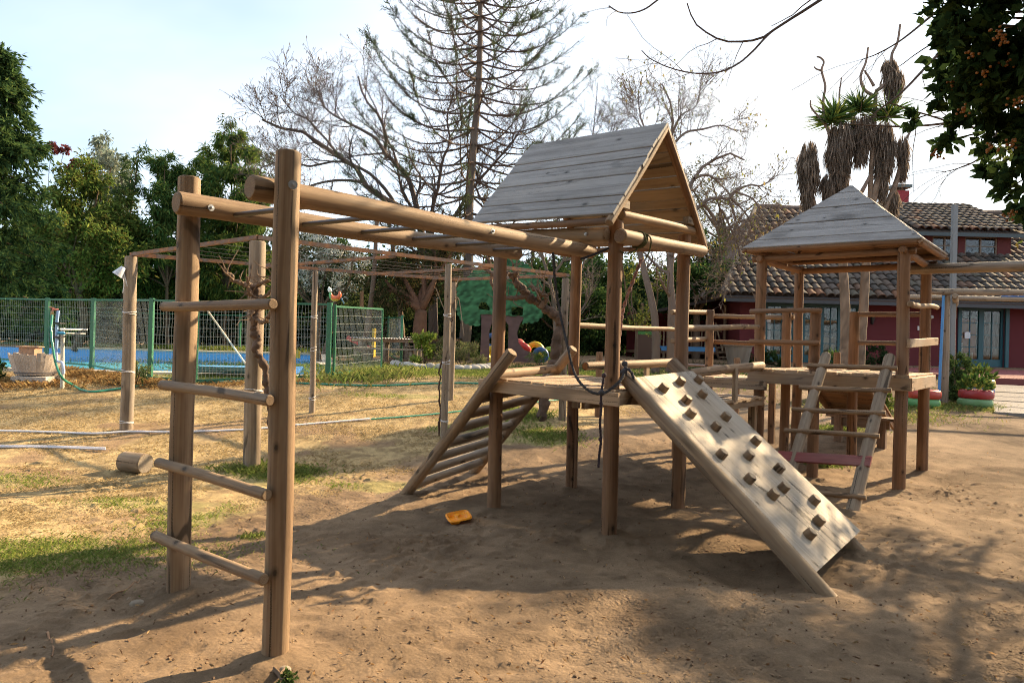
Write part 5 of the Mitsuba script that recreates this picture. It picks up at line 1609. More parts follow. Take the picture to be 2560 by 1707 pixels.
def ytrunk(pts, r0, r1, seed):
    p = spline(pts, 8)
    v, f = tube(p, np.linspace(r0, r1, len(p)), 12)
    v = v * 1
    col = np.array((.23, .17, .125)) * (.25 + 1.5 * meshkit.fbm(v * [14, 14, 26], 3, seed) ** 1.5)[:, None]
    v = v + (meshkit.noise(v * 26, seed)[:, None] - .5) * .02
    part(t, 'trunk', (v, f, None, col), 'matte', smooth=True)


ytrunk([Yp(2112, 925), Yp(2113, 860), Yp(2110, 760), Yp(2103, 668), Yp(2098, 560), Yp(2105, 450)], .125, .08, 3)
ytrunk([Yp(2150, 930), Yp(2152, 860), Yp(2157, 760), Yp(2160, 660), Yp(2170, 520), Yp(2195, 420)], .115, .08, 4)
ytrunk([Yp(2103, 640), Yp(2060, 560), Yp(2025, 510), Yp(2010, 420)], .085, .06, 5)
ytrunk([Yp(2160, 600), Yp(2210, 510), Yp(2235, 440), Yp(2245, 390)], .085, .04, 6)
ytrunk([Yp(2165, 560), Yp(2168, 420), Yp(2172, 300), Yp(2175, 230)], .06, .04, 7)


def skirt(x, y0, y1, w0, w1, n, seed, d=16.0, tone=(.185, .15, .12)):
    rng = np.random.default_rng(seed)
    s = d / 1694.7
    a, b = Yp(x, y0, d), Yp(x, y1, d)
    L = a[2] - b[2]
    f = rng.uniform(0, 1, n) ** .8
    an = rng.uniform(0, 2 * np.pi, n)
    w = .74 * (w0 + (w1 - w0) * np.sin(np.pi * np.clip(f * .8 + .12, 0, 1))) * s / 2
    w = w * (1 - .62 * np.maximum(f - .42, 0) / .58) * rng.uniform(.25, 1.15, n) ** .5 * (.75 + .6 * meshkit.noise(np.stack([np.cos(an) * 1.5, np.sin(an) * 1.5, f * 4 + seed], -1), seed))
    p = np.stack([a[0] + w * np.cos(an), a[1] + w * np.sin(an), a[2] - f * L * .86], -1)
    dd = np.stack([np.cos(an) * .07, np.sin(an) * .07, -np.ones(n)], -1) + rng.normal(0, .12, (n, 3))
    cols = np.array([tone, np.array(tone) * 1.5, np.array(tone) * .6, (.27, .22, .18)])
    return leaves(p, dd, .34, .026, cols, rng, .35)


for x, y0, y1, w0, w1, n, sd in [(2010, 348, 530, 16, 62, 1500, 1), (2062, 430, 505, 14, 44, 500, 2), (2088, 300, 482, 52, 74, 2300, 3), (2140, 285, 405, 44, 66, 1400, 4), (2197, 298, 505, 26, 60, 1900, 5), (2246, 332, 445, 12, 32, 600, 7), (2208, 142, 185, 12, 40, 350, 8), (2218, 170, 238, 34, 56, 600, 9), (2226, 470, 525, 10, 26, 300, 10)]:
    part(t, 'dead_leaf_skirt', skirt(x, y0, y1, w0, w1, n, sd), 'leaf')


def rosette(x, y, R, n, seed, d=16.0):
    rng = np.random.default_rng(seed)
    c = Yp(x, y, d)
    dd = rng.normal(0, 1, (n, 3))
    dd[:, 2] = np.abs(dd[:, 2]) * .9 - .25
    p = np.tile(c, (n, 1)) + rng.normal(0, .04, (n, 3))
    return leaves(p, dd, R * d / 1694.7, .055, [(.08, .15, .045), (.13, .21, .05), (.05, .10, .035), (.28, .32, .07)], rng, .3, shape=.25)


for x, y, R, n, sd in [(2072, 292, 62, 130, 1), (2062, 305, 60, 60, 4), (2135, 272, 58, 150, 2), (2205, 288, 56, 130, 3)]:
    part(t, 'rosette', rosette(x, y, R, n, sd), 'waxy_leaf')
for pts, r in [([(2062, 330), (2048, 300), (2044, 250), (2048, 215), (2038, 176), (2043, 155), (2035, 144), (2025, 141)], .035), ([(2038, 176), (2025, 172), (2018, 166)], .025), ([(2084, 270), (2084, 230), (2088, 194)], .028), ([(2170, 240), (2145, 222), (2136, 190), (2148, 155), (2153, 118)], .04), ([(2170, 215), (2158, 195), (2145, 175)], .035),
               ([(2175, 228), (2195, 210), (2212, 175), (2213, 135), (2226, 105), (2232, 60)], .045), ([(2255, 345), (2268, 318), (2285, 285)], .03), ([(2062, 338), (2045, 305), (2015, 270), (2012, 250)], .03), ([(2235, 420), (2255, 405), (2265, 400)], .03), ([(2145, 480), (2160, 450), (2168, 430)], .05)]:
    p = spline([Yp(*q_) for q_ in pts], 5)
    part(t, 'bare_branch', paint(tube(p, np.linspace(r, r * .55, len(p)), 6), (.20, .15, .125), .4), 'matte', smooth=True)

# ---------------------------------------------------------------- trees and shrubs
SPX = lambda x, y, d: V3((x - 1280) / 1694.7 * d, d, 1.6 - (y - 859.8 - (x - 1280) * .0252) / 1694.7 * d)


def tubes(P, R, n):
    """many tubes at once: P (N, m, 3), R (N, m)"""
    N, m, _ = P.shape
    d = np.gradient(P, axis=1)
    d /= np.maximum(np.linalg.norm(d, axis=2, keepdims=True), 1e-9)
    a = np.cross(d, np.array([.37, .61, .70]))
    a /= np.maximum(np.linalg.norm(a, axis=2, keepdims=True), 1e-9)
    b = np.cross(d, a)
    th = np.arange(n) * 2 * np.pi / n
    V = (P[:, :, None] + R[:, :, None, None] * (np.cos(th)[None, None, :, None] * a[:, :, None] + np.sin(th)[None, None, :, None] * b[:, :, None])).reshape(-1, 3)
    i, j = np.meshgrid(np.arange(m - 1), np.arange(n), indexing='ij')
    i, j = i.ravel(), j.ravel()
    k = (j + 1) % n
    f = tri(np.stack([i * n + j, i * n + k, (i + 1) * n + k, (i + 1) * n + j], 1))
    F = (f[None] + (np.arange(N) * m * n)[:, None, None]).reshape(-1, 3)
    return V, F


def sprout(rng, P, R, count, length, ratio, spread, m, jitter, trop, lo=.15, fall=.5, minr=.004):
    """count children along each parent path. Returns their paths (N, m, 3) and radii"""
    N, pm, _ = P.shape
    par = np.repeat(np.arange(N), count)
    f = rng.uniform(lo, 1, len(par)) * (pm - 1)
    i = np.minimum(f.astype(int), pm - 2)
    w = (f - i)[:, None]
    p0 = P[par, i] * (1 - w) + P[par, i + 1] * w
    d0 = P[par, i + 1] - P[par, i]
    d0 /= np.maximum(np.linalg.norm(d0, axis=1, keepdims=True), 1e-9)
    r0 = (R[par, i] * (1 - w[:, 0]) + R[par, i + 1] * w[:, 0]) * ratio
    q = rng.normal(0, 1, (len(par), 3))
    q -= (q * d0).sum(1, keepdims=True) * d0
    q /= np.maximum(np.linalg.norm(q, axis=1, keepdims=True), 1e-9)
    sp = rng.uniform(spread[0], spread[1], (len(par), 1))
    d = d0 * np.cos(sp) + q * np.sin(sp)
    L = length * rng.uniform(.45, 1.15, (len(par), 1)) * (1 - fall * (f / (pm - 1))[:, None])
    out = [p0]
    for s in range(m - 1):
        d = d + rng.normal(0, jitter, d.shape) + np.asarray(trop)
        d /= np.linalg.norm(d, axis=1, keepdims=True)
        out.append(out[-1] + d * L / (m - 1))
    C = np.stack(out, 1)
    CR = np.maximum(r0[:, None] * np.linspace(1, .42, m)[None], minr)
    return C, CR


def as_paths(lists, m):
    P = []
    for l in lists:
        p = spline(l, 10)
        s = np.concatenate([[0], np.cumsum(np.linalg.norm(np.diff(p, axis=0), axis=1))])
        t_ = np.linspace(0, s[-1], m)
        P.append(np.stack([np.interp(t_, s, p[:, k]) for k in range(3)], -1))
    return np.stack(P)


def woody(t, seed, limbs, rl, levels, tone, name='limb', twig='twigs', m0=16, minr=.005):
    """limbs as given, then levels of branches; limbs and first branches are parts, the fine twigs one part"""
    rng = np.random.default_rng(seed)
    P = as_paths(limbs, m0)
    P[:, 1:] += (meshkit.fbm(P[:, 1:] * .9 + seed, 2, seed)[..., None] - .5) * .15
    R = np.stack([np.linspace(a, b, m0) for a, b in rl])
    for k in range(len(P)):
        v, f = tubes(P[k:k + 1], R[k:k + 1], 8)
        part(t, name, paint((v, f), tone, .4, seed + k), 'matte', smooth=True)
    ms = []
    for k, lv in enumerate(levels):
        P, R = sprout(rng, P, R, *lv, minr=minr * (.8 if k == len(levels) - 1 else 1))
        if k == 0:
            v, f = tubes(P, R, 5)
            part(t, 'branches', paint((v, f), tone, .3, seed), 'matte', stuff=True, smooth=True)
        else:
            ms.append(paint(tubes(P, R, 3), np.array(tone) * (1.15 if k == len(levels) - 1 else 1.05), .3, seed))
    if ms:
        part(t, twig, join(ms), 'matte', stuff=True, smooth=True)
    return P


def blob_leaves(blobs, dens, L, Wd, cols, seed, droop=.0, clump=.30, out=.6, var=.35, squash=.85, inner=True):
    """leaves in clumps through blobs (centre, radius)"""
    rng = np.random.default_rng(seed)
    ps, ds = [], []
    for c, R in blobs:
        n = max(30, int(dens * R * R))
        nc = max(5, int(14 * R))
        cd = rng.normal(0, 1, (nc, 3))
        cd /= np.linalg.norm(cd, axis=1, keepdims=True)
        cr_ = R * rng.uniform(.35, 1.0, (nc, 1)) ** .6
        cc = cd * cr_ * [1, 1, squash]
        k = rng.integers(0, nc, n)
        off = rng.normal(0, 1, (n, 3)) * (clump * R ** .6 * .55)
        ps.append(np.asarray(c) + cc[k] + off)
        dd = cd[k] * out + rng.normal(0, .55, (n, 3)) + [0, 0, -droop]
        ds.append(dd)
    return leaves(np.vstack(ps), np.vstack(ds), L, Wd, cols, rng, var)


def tree(name, label, cat, base, blobs_px, d, dens, L, Wd, cols, seed, trunk_r=.16, droop=.2, group=None, tone=(.12, .085, .06), bsdf='leaf', depth_jit=1.2, rs=1.0, extra=None, clump=.3, limbs=4):
    t = thing(name, label, cat, group)
    rng = np.random.default_rng(seed)
    bl = []
    for (x, y, r) in blobs_px:
        dd = d + rng.uniform(-depth_jit, depth_jit)
        bl.append((SPX(x, y, dd), r * dd / 1694.7 * rs))
    b = SPX(*base, d)
    b[2] = float(gz(b[0], b[1])) - .1
    cen = np.mean([c for c, _ in bl], 0)
    low = min(c[2] for c, _ in bl)
    fork = V3(b[0] + (cen[0] - b[0]) * .35, b[1] + (cen[1] - b[1]) * .3, b[2] + (max(low, b[2] + 1) - b[2]) * .8)
    part(t, 'trunk', paint(tube(spline([b, (b + fork) / 2 + rng.normal(0, .08, 3), fork], 6), np.linspace(trunk_r, trunk_r * .7, 13), 9), tone, .4, seed), 'matte', smooth=True)
    ms = []
    for c, R in bl:
        m_ = (fork + c) / 2 + rng.normal(0, .2, 3)
        ms.append(tube(spline([fork, m_, c + rng.normal(0, .2, 3)], 4), np.linspace(trunk_r * .5, .02, 9), 5))
    part(t, 'limbs', paint(join(ms), tone, .3, seed), 'matte', stuff=True, smooth=True)
    part(t, 'crown', blob_leaves(bl, dens, L, Wd, cols, seed + 1, droop, clump), bsdf, stuff=True)
    if extra:
        part(t, extra[0], blob_leaves([(SPX(x, y, d), r * d / 1694.7) for x, y, r in extra[1]], extra[2], extra[3], extra[3] * .7, extra[4], seed + 9, 0, .25), 'leaf', stuff=True)
    return t


# ---- the tall pine with whorled upswept branches
t = thing('star_pine', 'tall straight pine with tiers of upswept sparse branches rising behind the gabled tower', 'pine tree')
PD_ = 24.0
pb = SPX(1158, 880, PD_)
pb[2] = float(gz(pb[0], pb[1])) - .2
ptop = SPX(1190, -330, PD_)
tp_ = np.array([pb + (ptop - pb) * f for f in np.linspace(0, 1, 40)])
tp_[:, 0] += .06 * np.sin(np.arange(40) * .35)
part(t, 'trunk', paint(tube(tp_, np.linspace(.22, .03, 40), 12), (.12, .095, .08), .5, 3), 'matte', smooth=True)
rng = np.random.default_rng(21)
BP, BR = [], []
zt, zb_ = ptop[2], pb[2]
zw = zb_ + 4.1
while zw < zt - .4:
    fr_ = (zw - zb_) / (zt - zb_)
    c = pb + (ptop - pb) * fr_
    nb = rng.integers(6, 8)
    a0 = rng.uniform(0, 6.28)
    Lb = (4.9 - 4.3 * max(0, fr_ - .3) ** 1.05) * (1 - .35 * max(0, .32 - fr_) / .32)
    for k in range(nb):
        a_ = a0 + 2 * np.pi * k / nb + rng.normal(0, .08)
        L_ = Lb * rng.uniform(.86, 1.06)
        s = np.linspace(0, 1, 14)
        rad = L_ * s
        rise = L_ * (.0 * s - .13 * np.sin(np.pi * s * .8) + .33 * s ** 2.6)
        p = np.stack([c[0] + rad * np.cos(a_ + .15 * s), c[1] + rad * np.sin(a_ + .15 * s), c[2] + rise], -1)
        p += (meshkit.noise(p * 1.7 + k, 3)[:, None] - .5) * .10 * s[:, None]
        BP.append(p)
        BR.append(np.linspace(.037, .011, 14) * (.55 + .6 * Lb / 5))
    zw += .68 * rng.uniform(.93, 1.07) * (1 - .3 * fr_)
BP, BR = np.array(BP), np.array(BR)
part(t, 'branches', paint(tubes(BP, BR, 5), (.085, .06, .05), .3, 5), 'matte', stuff=True, smooth=True)
# side shoots: dead brown inwards, green and brush-like outwards
C1, R1 = sprout(rng, BP, BR, 24, .50, .5, (.5, 1.2), 5, .22, (0, 0, .02), .10, .3, minr=.0065)
part(t, 'dead_twigs', paint(tubes(C1, R1, 3), (.125, .075, .052), .4, 6), 'matte', stuff=True, smooth=True)
C2, R2 = sprout(rng, BP, BR, 9, .55, .6, (.3, .9), 6, .10, (0, 0, .05), .5, .1, minr=.007)
ng = len(C2)
# needles along the outer shoots and branch ends
src = np.concatenate([C2.reshape(-1, 3), BP[:, 10:].reshape(-1, 3)])
dr_ = np.concatenate([np.gradient(C2, axis=1).reshape(-1, 3), np.gradient(BP, axis=1)[:, 10:].reshape(-1, 3)])
keep = meshkit.noise(src * 1.1 + 2, 5) > .44
src, dr_ = src[keep], dr_[keep]
dr_ /= np.linalg.norm(dr_, axis=1, keepdims=True) + 1e-9
k = np.repeat(np.arange(len(src)), 5)
dd = dr_[k] * .7 + rng.normal(0, .45, (len(k), 3)) + [0, 0, .15]
part(t, 'needles', leaves(src[k] + rng.normal(0, .03, (len(k), 3)), dd, .15, .024, [(.07, .085, .05), (.09, .115, .055), (.05, .07, .04), (.08, .12, .04)], rng, .3), 'leaf', stuff=True)
part(t, 'shoots', paint(tubes(C2, R2, 3), (.06, .06, .04), .3, 7), 'matte', stuff=True, smooth=True)

# ---- large bare tree spreading left behind the pine
t = thing('bare_tree', 'large leafless tree with long crooked limbs spreading left behind the pine', 'bare tree')
d = 25.5
px = lambda l: [SPX(x, y, d + (k - len(l) / 2) * .12) for k, (x, y) in enumerate(l)]
base_ = SPX(1085, 885, d)
base_[2] = float(gz(base_[0], base_[1])) - .2
limbs = [[base_, SPX(1075, 700, d), SPX(1050, 600, d), SPX(1032, 540, d)] + px([(983, 517), (933, 486), (902, 455), (883, 421), (845, 398), (803, 379), (765, 344), (726, 325), (677, 318), (640, 300)]),
         [SPX(1070, 680, d), SPX(1050, 600, d)] + px([(1032, 517), (1013, 459), (987, 413), (956, 394), (948, 367), (952, 337), (933, 291), (898, 249), (880, 190)]),
         px([(983, 517), (925, 440), (870, 412), (820, 405), (760, 415), (700, 400), (640, 420)]),
         [SPX(1080, 650, d)] + px([(1071, 536), (1086, 459), (1094, 402), (1113, 352), (1105, 290), (1120, 230)]),
         px([(902, 455), (860, 452), (800, 455), (745, 470), (690, 480), (650, 500)]),
         px([(956, 394), (930, 350), (900, 330), (850, 300), (800, 270), (770, 220)]),
         [SPX(1078, 700, d)] + px([(1120, 560), (1180, 460), (1240, 390), (1290, 320), (1310, 260)]),
         px([(845, 398), (800, 350), (760, 300), (720, 280), (690, 240)])]
rl = [(.20, .035), (.13, .03), (.07, .02), (.09, .02), (.06, .018), (.07, .018), (.09, .018), (.05, .015)]
tw = woody(t, 31, limbs, rl, [(12, 2.6, .55, (.4, 1.0), 8, .16, (0, 0, .10), .3, .45), (7, 1.25, .6, (.35, .95), 6, .20, (0, 0, .06), .15, .4), (6, .65, .65, (.3, .9), 4, .2, (0, 0, .03), .2, .3)], (.085, .065, .057), minr=.0072)
rng = np.random.default_rng(3)
tips = tw[:, -1]
k = rng.choice(len(tips), min(2600, len(tips)), replace=False)
part(t, 'seed_pods', leaves(tips[k], rng.normal(0, .25, (len(k), 3)) + [0, 0, -1], .13, .035, [(.20, .15, .11), (.15, .11, .08)], rng), 'leaf', stuff=True)

# ---- bare pruned trees behind the two towers
t = thing('bare_tree', 'leafless pruned tree with arching limbs between the two tower roofs', 'bare tree')
d = 19.5
px = lambda l: [SPX(x, y, d + (k - len(l) / 2) * .1) for k, (x, y) in enumerate(l)]
b1, b2 = SPX(1640, 893, d), SPX(1677, 893, d)
b1[2] = float(gz(b1[0], b1[1])) - .1
b2[2] = float(gz(b2[0], b2[1])) - .1
limbs = [[b1] + px([(1636, 800), (1612, 700), (1595, 640), (1590, 560), (1610, 480), (1640, 400), (1668, 340), (1665, 270), (1639, 210)]), [b2] + px([(1679, 778), (1672, 640), (1680, 560), (1700, 500), (1725, 445), (1751, 412), (1791, 392), (1824, 382), (1850, 400)]),
         px([(1672, 640), (1700, 570), (1745, 510), (1778, 495), (1811, 498), (1830, 478), (1861, 463), (1897, 465), (1925, 440)]), px([(1811, 498), (1825, 530), (1835, 560), (1845, 580)]), px([(1640, 400), (1688, 342), (1712, 326), (1745, 323), (1791, 313), (1830, 330)]),
         px([(1668, 340), (1688, 289), (1725, 266), (1735, 230)]), px([(1620, 460), (1602, 330), (1589, 296), (1581, 236), (1590, 190)]), px([(1602, 330), (1575, 296), (1556, 286)]), px([(1725, 445), (1760, 440), (1800, 470), (1830, 500)]), px([(1745, 510), (1770, 540), (1790, 590), (1800, 650)]), px([(1821, 498), (1862, 540), (1885, 600), (1880, 660)]), px([(1830, 478), (1880, 500), (1905, 560), (1915, 620)]), px([(1790, 520), (1825, 580), (1850, 650), (1845, 710)])]
rl = [(.13, .02), (.15, .022), (.075, .018), (.04, .014), (.05, .014), (.035, .01), (.045, .012), (.025, .01), (.045, .012), (.05, .012), (.03, .01), (.03, .01), (.035, .01)]
tw = woody(t, 41, limbs, rl, [(12, 1.45, .5, (.5, 1.3), 7, .13, (0, 0, .16), .25, .2), (6, .8, .6, (.3, .9), 6, .2, (0, 0, .02), .2, .3), (3, .45, .7, (.3, .9), 4, .22, (0, 0, -.05), .2, .3)], (.16, .125, .105), minr=.0055)
rng = np.random.default_rng(5)
tips = tw[:, -1]
k = rng.choice(len(tips), min(700, len(tips)), replace=False)
part(t, 'leaves', leaves(tips[k], rng.normal(0, .3, (len(k), 3)) + [0, 0, -1], .11, .05, [(.22, .22, .05), (.15, .17, .05), (.26, .2, .08)], rng), 'leaf', stuff=True)
t = thing('bare_tree', 'thin bare saplings seen left of the gable ridge', 'bare tree')
d = 27.
px = lambda l: [SPX(x, y, d + (k - len(l) / 2) * .1) for k, (x, y) in enumerate(l)]
bs = SPX(1440, 880, d)
bs[2] = 1.
limbs = [[bs] + px([(1445, 700), (1455, 500), (1470, 330), (1478, 220), (1480, 205)]), px([(1450, 600), (1420, 480), (1400, 380), (1392, 330)]), px([(1455, 500), (1500, 380), (1520, 300), (1535, 270)]), px([(1450, 560), (1375, 430), (1330, 370)]), px([(1447, 640), (1490, 600), (1530, 560)]), px([(1446, 680), (1400, 610), (1370, 560)])]
woody(t, 51, limbs, [(.09, .012), (.045, .01), (.045, .01), (.04, .01), (.04, .01), (.04, .01)], [(14, 1.6, .5, (.4, 1.0), 6, .16, (0, 0, .12), .2, .4), (7, .7, .6, (.3, .9), 5, .2, (0, 0, .05), .15, .3), (4, .4, .7, (.3, .9), 4, .2, (0, 0, 0), .2, .3)], (.11, .088, .078), minr=.0068)
t = thing('bare_tree', 'leaning thin grey trunks with bare branches behind the vine and deck', 'bare tree')
d = 22.
px = lambda l: [SPX(x, y, d) for x, y in l]
bs = SPX(1395, 880, d)
bs[2] = 1.
limbs = [[bs] + px([(1388, 800), (1370, 700), (1350, 640), (1338, 600), (1330, 560)]), px([(1388, 800), (1420, 740), (1445, 690), (1460, 640)]), px([(1370, 700), (1410, 640), (1430, 590), (1450, 560)]), px([(1392, 830), (1440, 790), (1470, 740), (1480, 690)])]
woody(t, 61, limbs, [(.10, .03), (.06, .02), (.05, .02), (.05, .015)], [(12, 1.3, .5, (.4, 1.1), 6, .2, (0, 0, .1), .2, .3), (7, .6, .6, (.3, .9), 5, .22, (0, 0, .03), .15, .3)], (.16, .13, .11), minr=.006)

# ---- evergreens and bamboo at the left
LG = [(.10, .16, .04), (.15, .21, .05), (.07, .12, .03), (.19, .23, .055)]
DG = [(.035, .075, .027), (.048, .095, .03), (.028, .06, .022), (.075, .115, .033)]
tree('broad_tree', 'yellow-green broadleaf tree between the dark conifer and the bamboo', 'tree', (190, 870), [(160, 470, 62), (215, 440, 48), (250, 500, 60), (120, 545, 75), (205, 600, 90), (290, 560, 55), (110, 640, 80), (270, 650, 80), (190, 700, 80)], 25.5, 2300, .17, .075, LG + [(.13, .12, .035)], 3, droop=.25, extra=('blossom', [(148, 374, 11), (118, 372, 12), (165, 418, 12), (180, 410, 10), (170, 560, 14)], 9000, .10, [(.20, .055, .05), (.15, .05, .05)]))
t_ = thing('flower_stalk', 'thin stalks carrying reddish flower heads above the broadleaf tree', 'flower stalk')
part(t_, 'stem', paint(join([tube(spline([SPX(150, 470, 25.5), SPX(140, 420, 25.5), SPX(148, 376, 25.5)], 5), .012, 4), tube(spline([SPX(110, 470, 25.5), SPX(112, 420, 25.5), SPX(118, 374, 25.5)], 5), .012, 4), tube(spline([SPX(160, 470, 25.5), SPX(166, 440, 25.5), SPX(168, 418, 25.5)], 5), .012, 4)]), (.14, .12, .06)), 'matte')
BAM = [(.055, .12, .04), (.08, .155, .045), (.04, .095, .032), (.12, .18, .05), (.17, .21, .055)]
tree('bamboo_clump', 'dark green bamboo clump left of the monkey-bar posts', 'bamboo', (420, 880), [(400, 412, 38), (425, 440, 42), (450, 480, 60), (385, 500, 48), (400, 560, 75), (460, 590, 80), (360, 610, 50), (420, 670, 85), (340, 680, 60)], 27.0, 2700, .26, .05, BAM, 7, .08, droop=.85, clump=.24)
tree('bamboo_clump', 'tall bright green bamboo behind the monkey-bar posts', 'bamboo', (560, 880), [(560, 345, 30), (585, 370, 34), (530, 395, 45), (590, 420, 55), (500, 440, 50), (640, 470, 40), (550, 480, 85), (600, 560, 90), (520, 580, 90), (650, 590, 70), (570, 680, 100), (660, 690, 80), (480, 680, 70)], 29.0, 2500, .27, .055, BAM + LG, 11, .08, droop=.8, clump=.24)
tree('bamboo_clump', 'sparse feathery bamboo tips against the sky', 'bamboo', (620, 880), [(555, 300, 22), (560, 330, 26), (600, 360, 28), (645, 400, 30), (630, 440, 26), (670, 420, 26), (690, 460, 26), (655, 480, 30)], 31.0, 700, .28, .05, [(.09, .12, .06), (.06, .09, .04)], 13, .05, droop=.7)
tree('bamboo_clump', 'leaning bamboo plumes above the far eucalyptus', 'bamboo', (310, 880), [(345, 378, 16), (325, 400, 22), (310, 425, 24), (300, 455, 26), (318, 470, 26), (290, 500, 36), (310, 530, 34)], 28.0, 1100, .26, .05, [(.07, .11, .04), (.05, .085, .03)], 17, .05, droop=.7)
tree('far_gum_tree', 'pale grey-green gum tree far away above the bamboo', 'tree', (240, 860), [(238, 345, 20), (245, 375, 26), (228, 400, 18), (275, 395, 26), (262, 430, 36), (285, 430, 28), (245, 470, 40), (290, 480, 40), (265, 520, 45)], 62.0, 420, .42, .17, [(.22, .27, .22), (.18, .23, .18), (.26, .29, .22)], 19, .22, droop=.5, depth_jit=3, clump=.38)
tree('dark_tree', 'dense dark trees behind the green pool fence at the far left', 'tree', (60, 880), [(40, 640, 80), (90, 700, 80), (150, 740, 80), (20, 740, 80), (220, 760, 70), (300, 740, 70), (270, 800, 60), (100, 800, 70), (190, 830, 55)], 30.0, 2000, .22, .09, DG, 23, droop=.4)
tree('dark_tree', 'dense dark trees behind the pool under the bamboo', 'tree', (480, 880), [(380, 760, 75), (460, 760, 80), (540, 770, 80), (620, 770, 80), (420, 820, 60), (520, 830, 60), (620, 830, 60), (690, 780, 60)], 32.0, 2000, .22, .08, DG, 24, droop=.5)
# conifer at the left edge
t = thing('dark_conifer', 'tall dark conifer with drooping feathery boughs cut by the left edge', 'conifer')
d = 19.0
cb = SPX(-40, 885, d)
cb[2] = float(gz(cb[0], cb[1])) - .2
ct = SPX(-40, 105, d)
part(t, 'trunk', paint(tube(np.array([cb + (ct - cb) * f for f in np.linspace(0, 1, 12)]), np.linspace(.26, .03, 12), 9), (.09, .06, .045), .4, 2), 'matte', smooth=True)
rng = np.random.default_rng(31)
nb = 170
f = np.sort(rng.uniform(.16, .985, nb))
c = cb + (ct - cb) * f[:, None]
an = rng.uniform(0, 2 * np.pi, nb)
L_ = (2.35 * (1 - f) ** .75 + .25) * rng.uniform(.75, 1.1, nb)
s = np.linspace(0, 1, 9)
B = np.stack([c[:, None, 0] + L_[:, None] * s * np.cos(an)[:, None], c[:, None, 1] + L_[:, None] * s * np.sin(an)[:, None], c[:, None, 2] + L_[:, None] * (.25 * s - .62 * s ** 2 + .18 * s ** 4)], -1)
part(t, 'branches', paint(tubes(B, np.linspace(.03, .008, 9)[None].repeat(nb, 0), 4), (.08, .055, .04), .3, 3), 'matte', stuff=True, smooth=True)
C1, R1 = sprout(rng, B, np.full((nb, 9), .01), 20, .55, .6, (.5, 1.0), 5, .08, (0, 0, -.12), .12, .3)
q_ = C1.reshape(-1, 3)
dq_ = np.gradient(C1, axis=1).reshape(-1, 3)
dq_ /= np.linalg.norm(dq_, axis=1, keepdims=True) + 1e-9
k = np.repeat(np.arange(len(q_)), 4)
part(t, 'foliage', leaves(q_[k], dq_[k] + rng.normal(0, .4, (len(k), 3)) + [0, 0, -.1], .17, .05, [(.05, .10, .04), (.075, .135, .045), (.038, .078, .034), (.11, .165, .05)], rng, .3), 'leaf', stuff=True)

# ---- middle: white blossom, conifers, dark woods
tree('blossom_tree', 'small tree covered in white blossom behind the pergola', 'blossom tree', (800, 880), [(760, 640, 45), (800, 610, 48), (840, 650, 50), (770, 700, 50), (860, 700, 40), (880, 640, 36), (820, 720, 45), (740, 740, 40), (720, 610, 40), (700, 580, 30)], 20.5, 900, .09, .05, [(.05, .06, .03), (.035, .045, .025), (.09, .08, .05)], 29, .09, droop=.1, extra=('blossom', [(760, 640, 48), (800, 610, 50), (840, 650, 52), (770, 700, 52), (860, 700, 42), (880, 640, 36), (820, 720, 45), (720, 610, 42), (700, 575, 30)], 2600, .060, [(.62, .63, .60), (.55, .57, .52), (.50, .52, .46)]))
tree('brown_conifer', 'spreading conifer with brown-green drooping sprays above the picnic tables', 'conifer', (1062, 880), [(960, 690, 45), (1000, 660, 45), (1050, 690, 55), (1090, 650, 45), (1110, 710, 40), (980, 740, 40), (1040, 740, 45), (930, 720, 35), (1120, 620, 40), (1030, 620, 40)], 23.0, 2200, .16, .045, [(.06, .07, .03), (.10, .08, .04), (.045, .06, .025), (.12, .085, .045)], 33, .30, droop=.6, tone=(.16, .085, .055))
tree('laurel_tree', 'olive green bushy tree between the blossom and the conifer', 'tree', (920, 880), [(900, 740, 45), (940, 770, 50), (880, 790, 45), (960, 820, 50), (905, 680, 34), (990, 780, 40)], 26.0, 2400, .15, .07, [(.06, .085, .03), (.09, .11, .035), (.04, .06, .02)], 37, .12)
tree('dark_tree', 'dark evergreen behind the vine and the two tower posts', 'tree', (1400, 880), [(1380, 690, 50), (1410, 740, 60), (1460, 770, 60), (1500, 700, 60), (1520, 760, 60), (1340, 760, 50), (1560, 790, 60), (1480, 830, 50)], 27.5, 2200, .18, .08, DG, 43, droop=.3)
tree('dark_tree', 'dark glossy tree standing before the left end of the tiled roof', 'tree', (1740, 890), [(1720, 640, 45), (1760, 600, 45), (1790, 650, 45), (1730, 700, 50), (1700, 750, 40), (1770, 700, 45), (1690, 690, 40), (1745, 760, 40)], 24.5, 2600, .13, .07, DG, 47, droop=.3, bsdf='waxy_leaf')
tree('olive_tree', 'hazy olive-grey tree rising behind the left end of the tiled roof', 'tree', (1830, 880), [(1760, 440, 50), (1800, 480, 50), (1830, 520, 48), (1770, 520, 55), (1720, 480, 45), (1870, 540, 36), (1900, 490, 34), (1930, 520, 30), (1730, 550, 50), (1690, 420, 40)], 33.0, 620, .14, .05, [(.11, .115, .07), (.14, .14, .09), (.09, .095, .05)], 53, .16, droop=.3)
tree('shrub_tree', 'yellow-green sparse shrub tree among the bare limbs', 'shrub', (1590, 890), [(1560, 700, 36), (1600, 720, 45), (1640, 690, 40), (1580, 770, 45), (1620, 800, 40), (1555, 650, 30)], 21.5, 900, .10, .05, [(.16, .17, .04), (.09, .11, .03), (.05, .07, .025)], 59, .06)
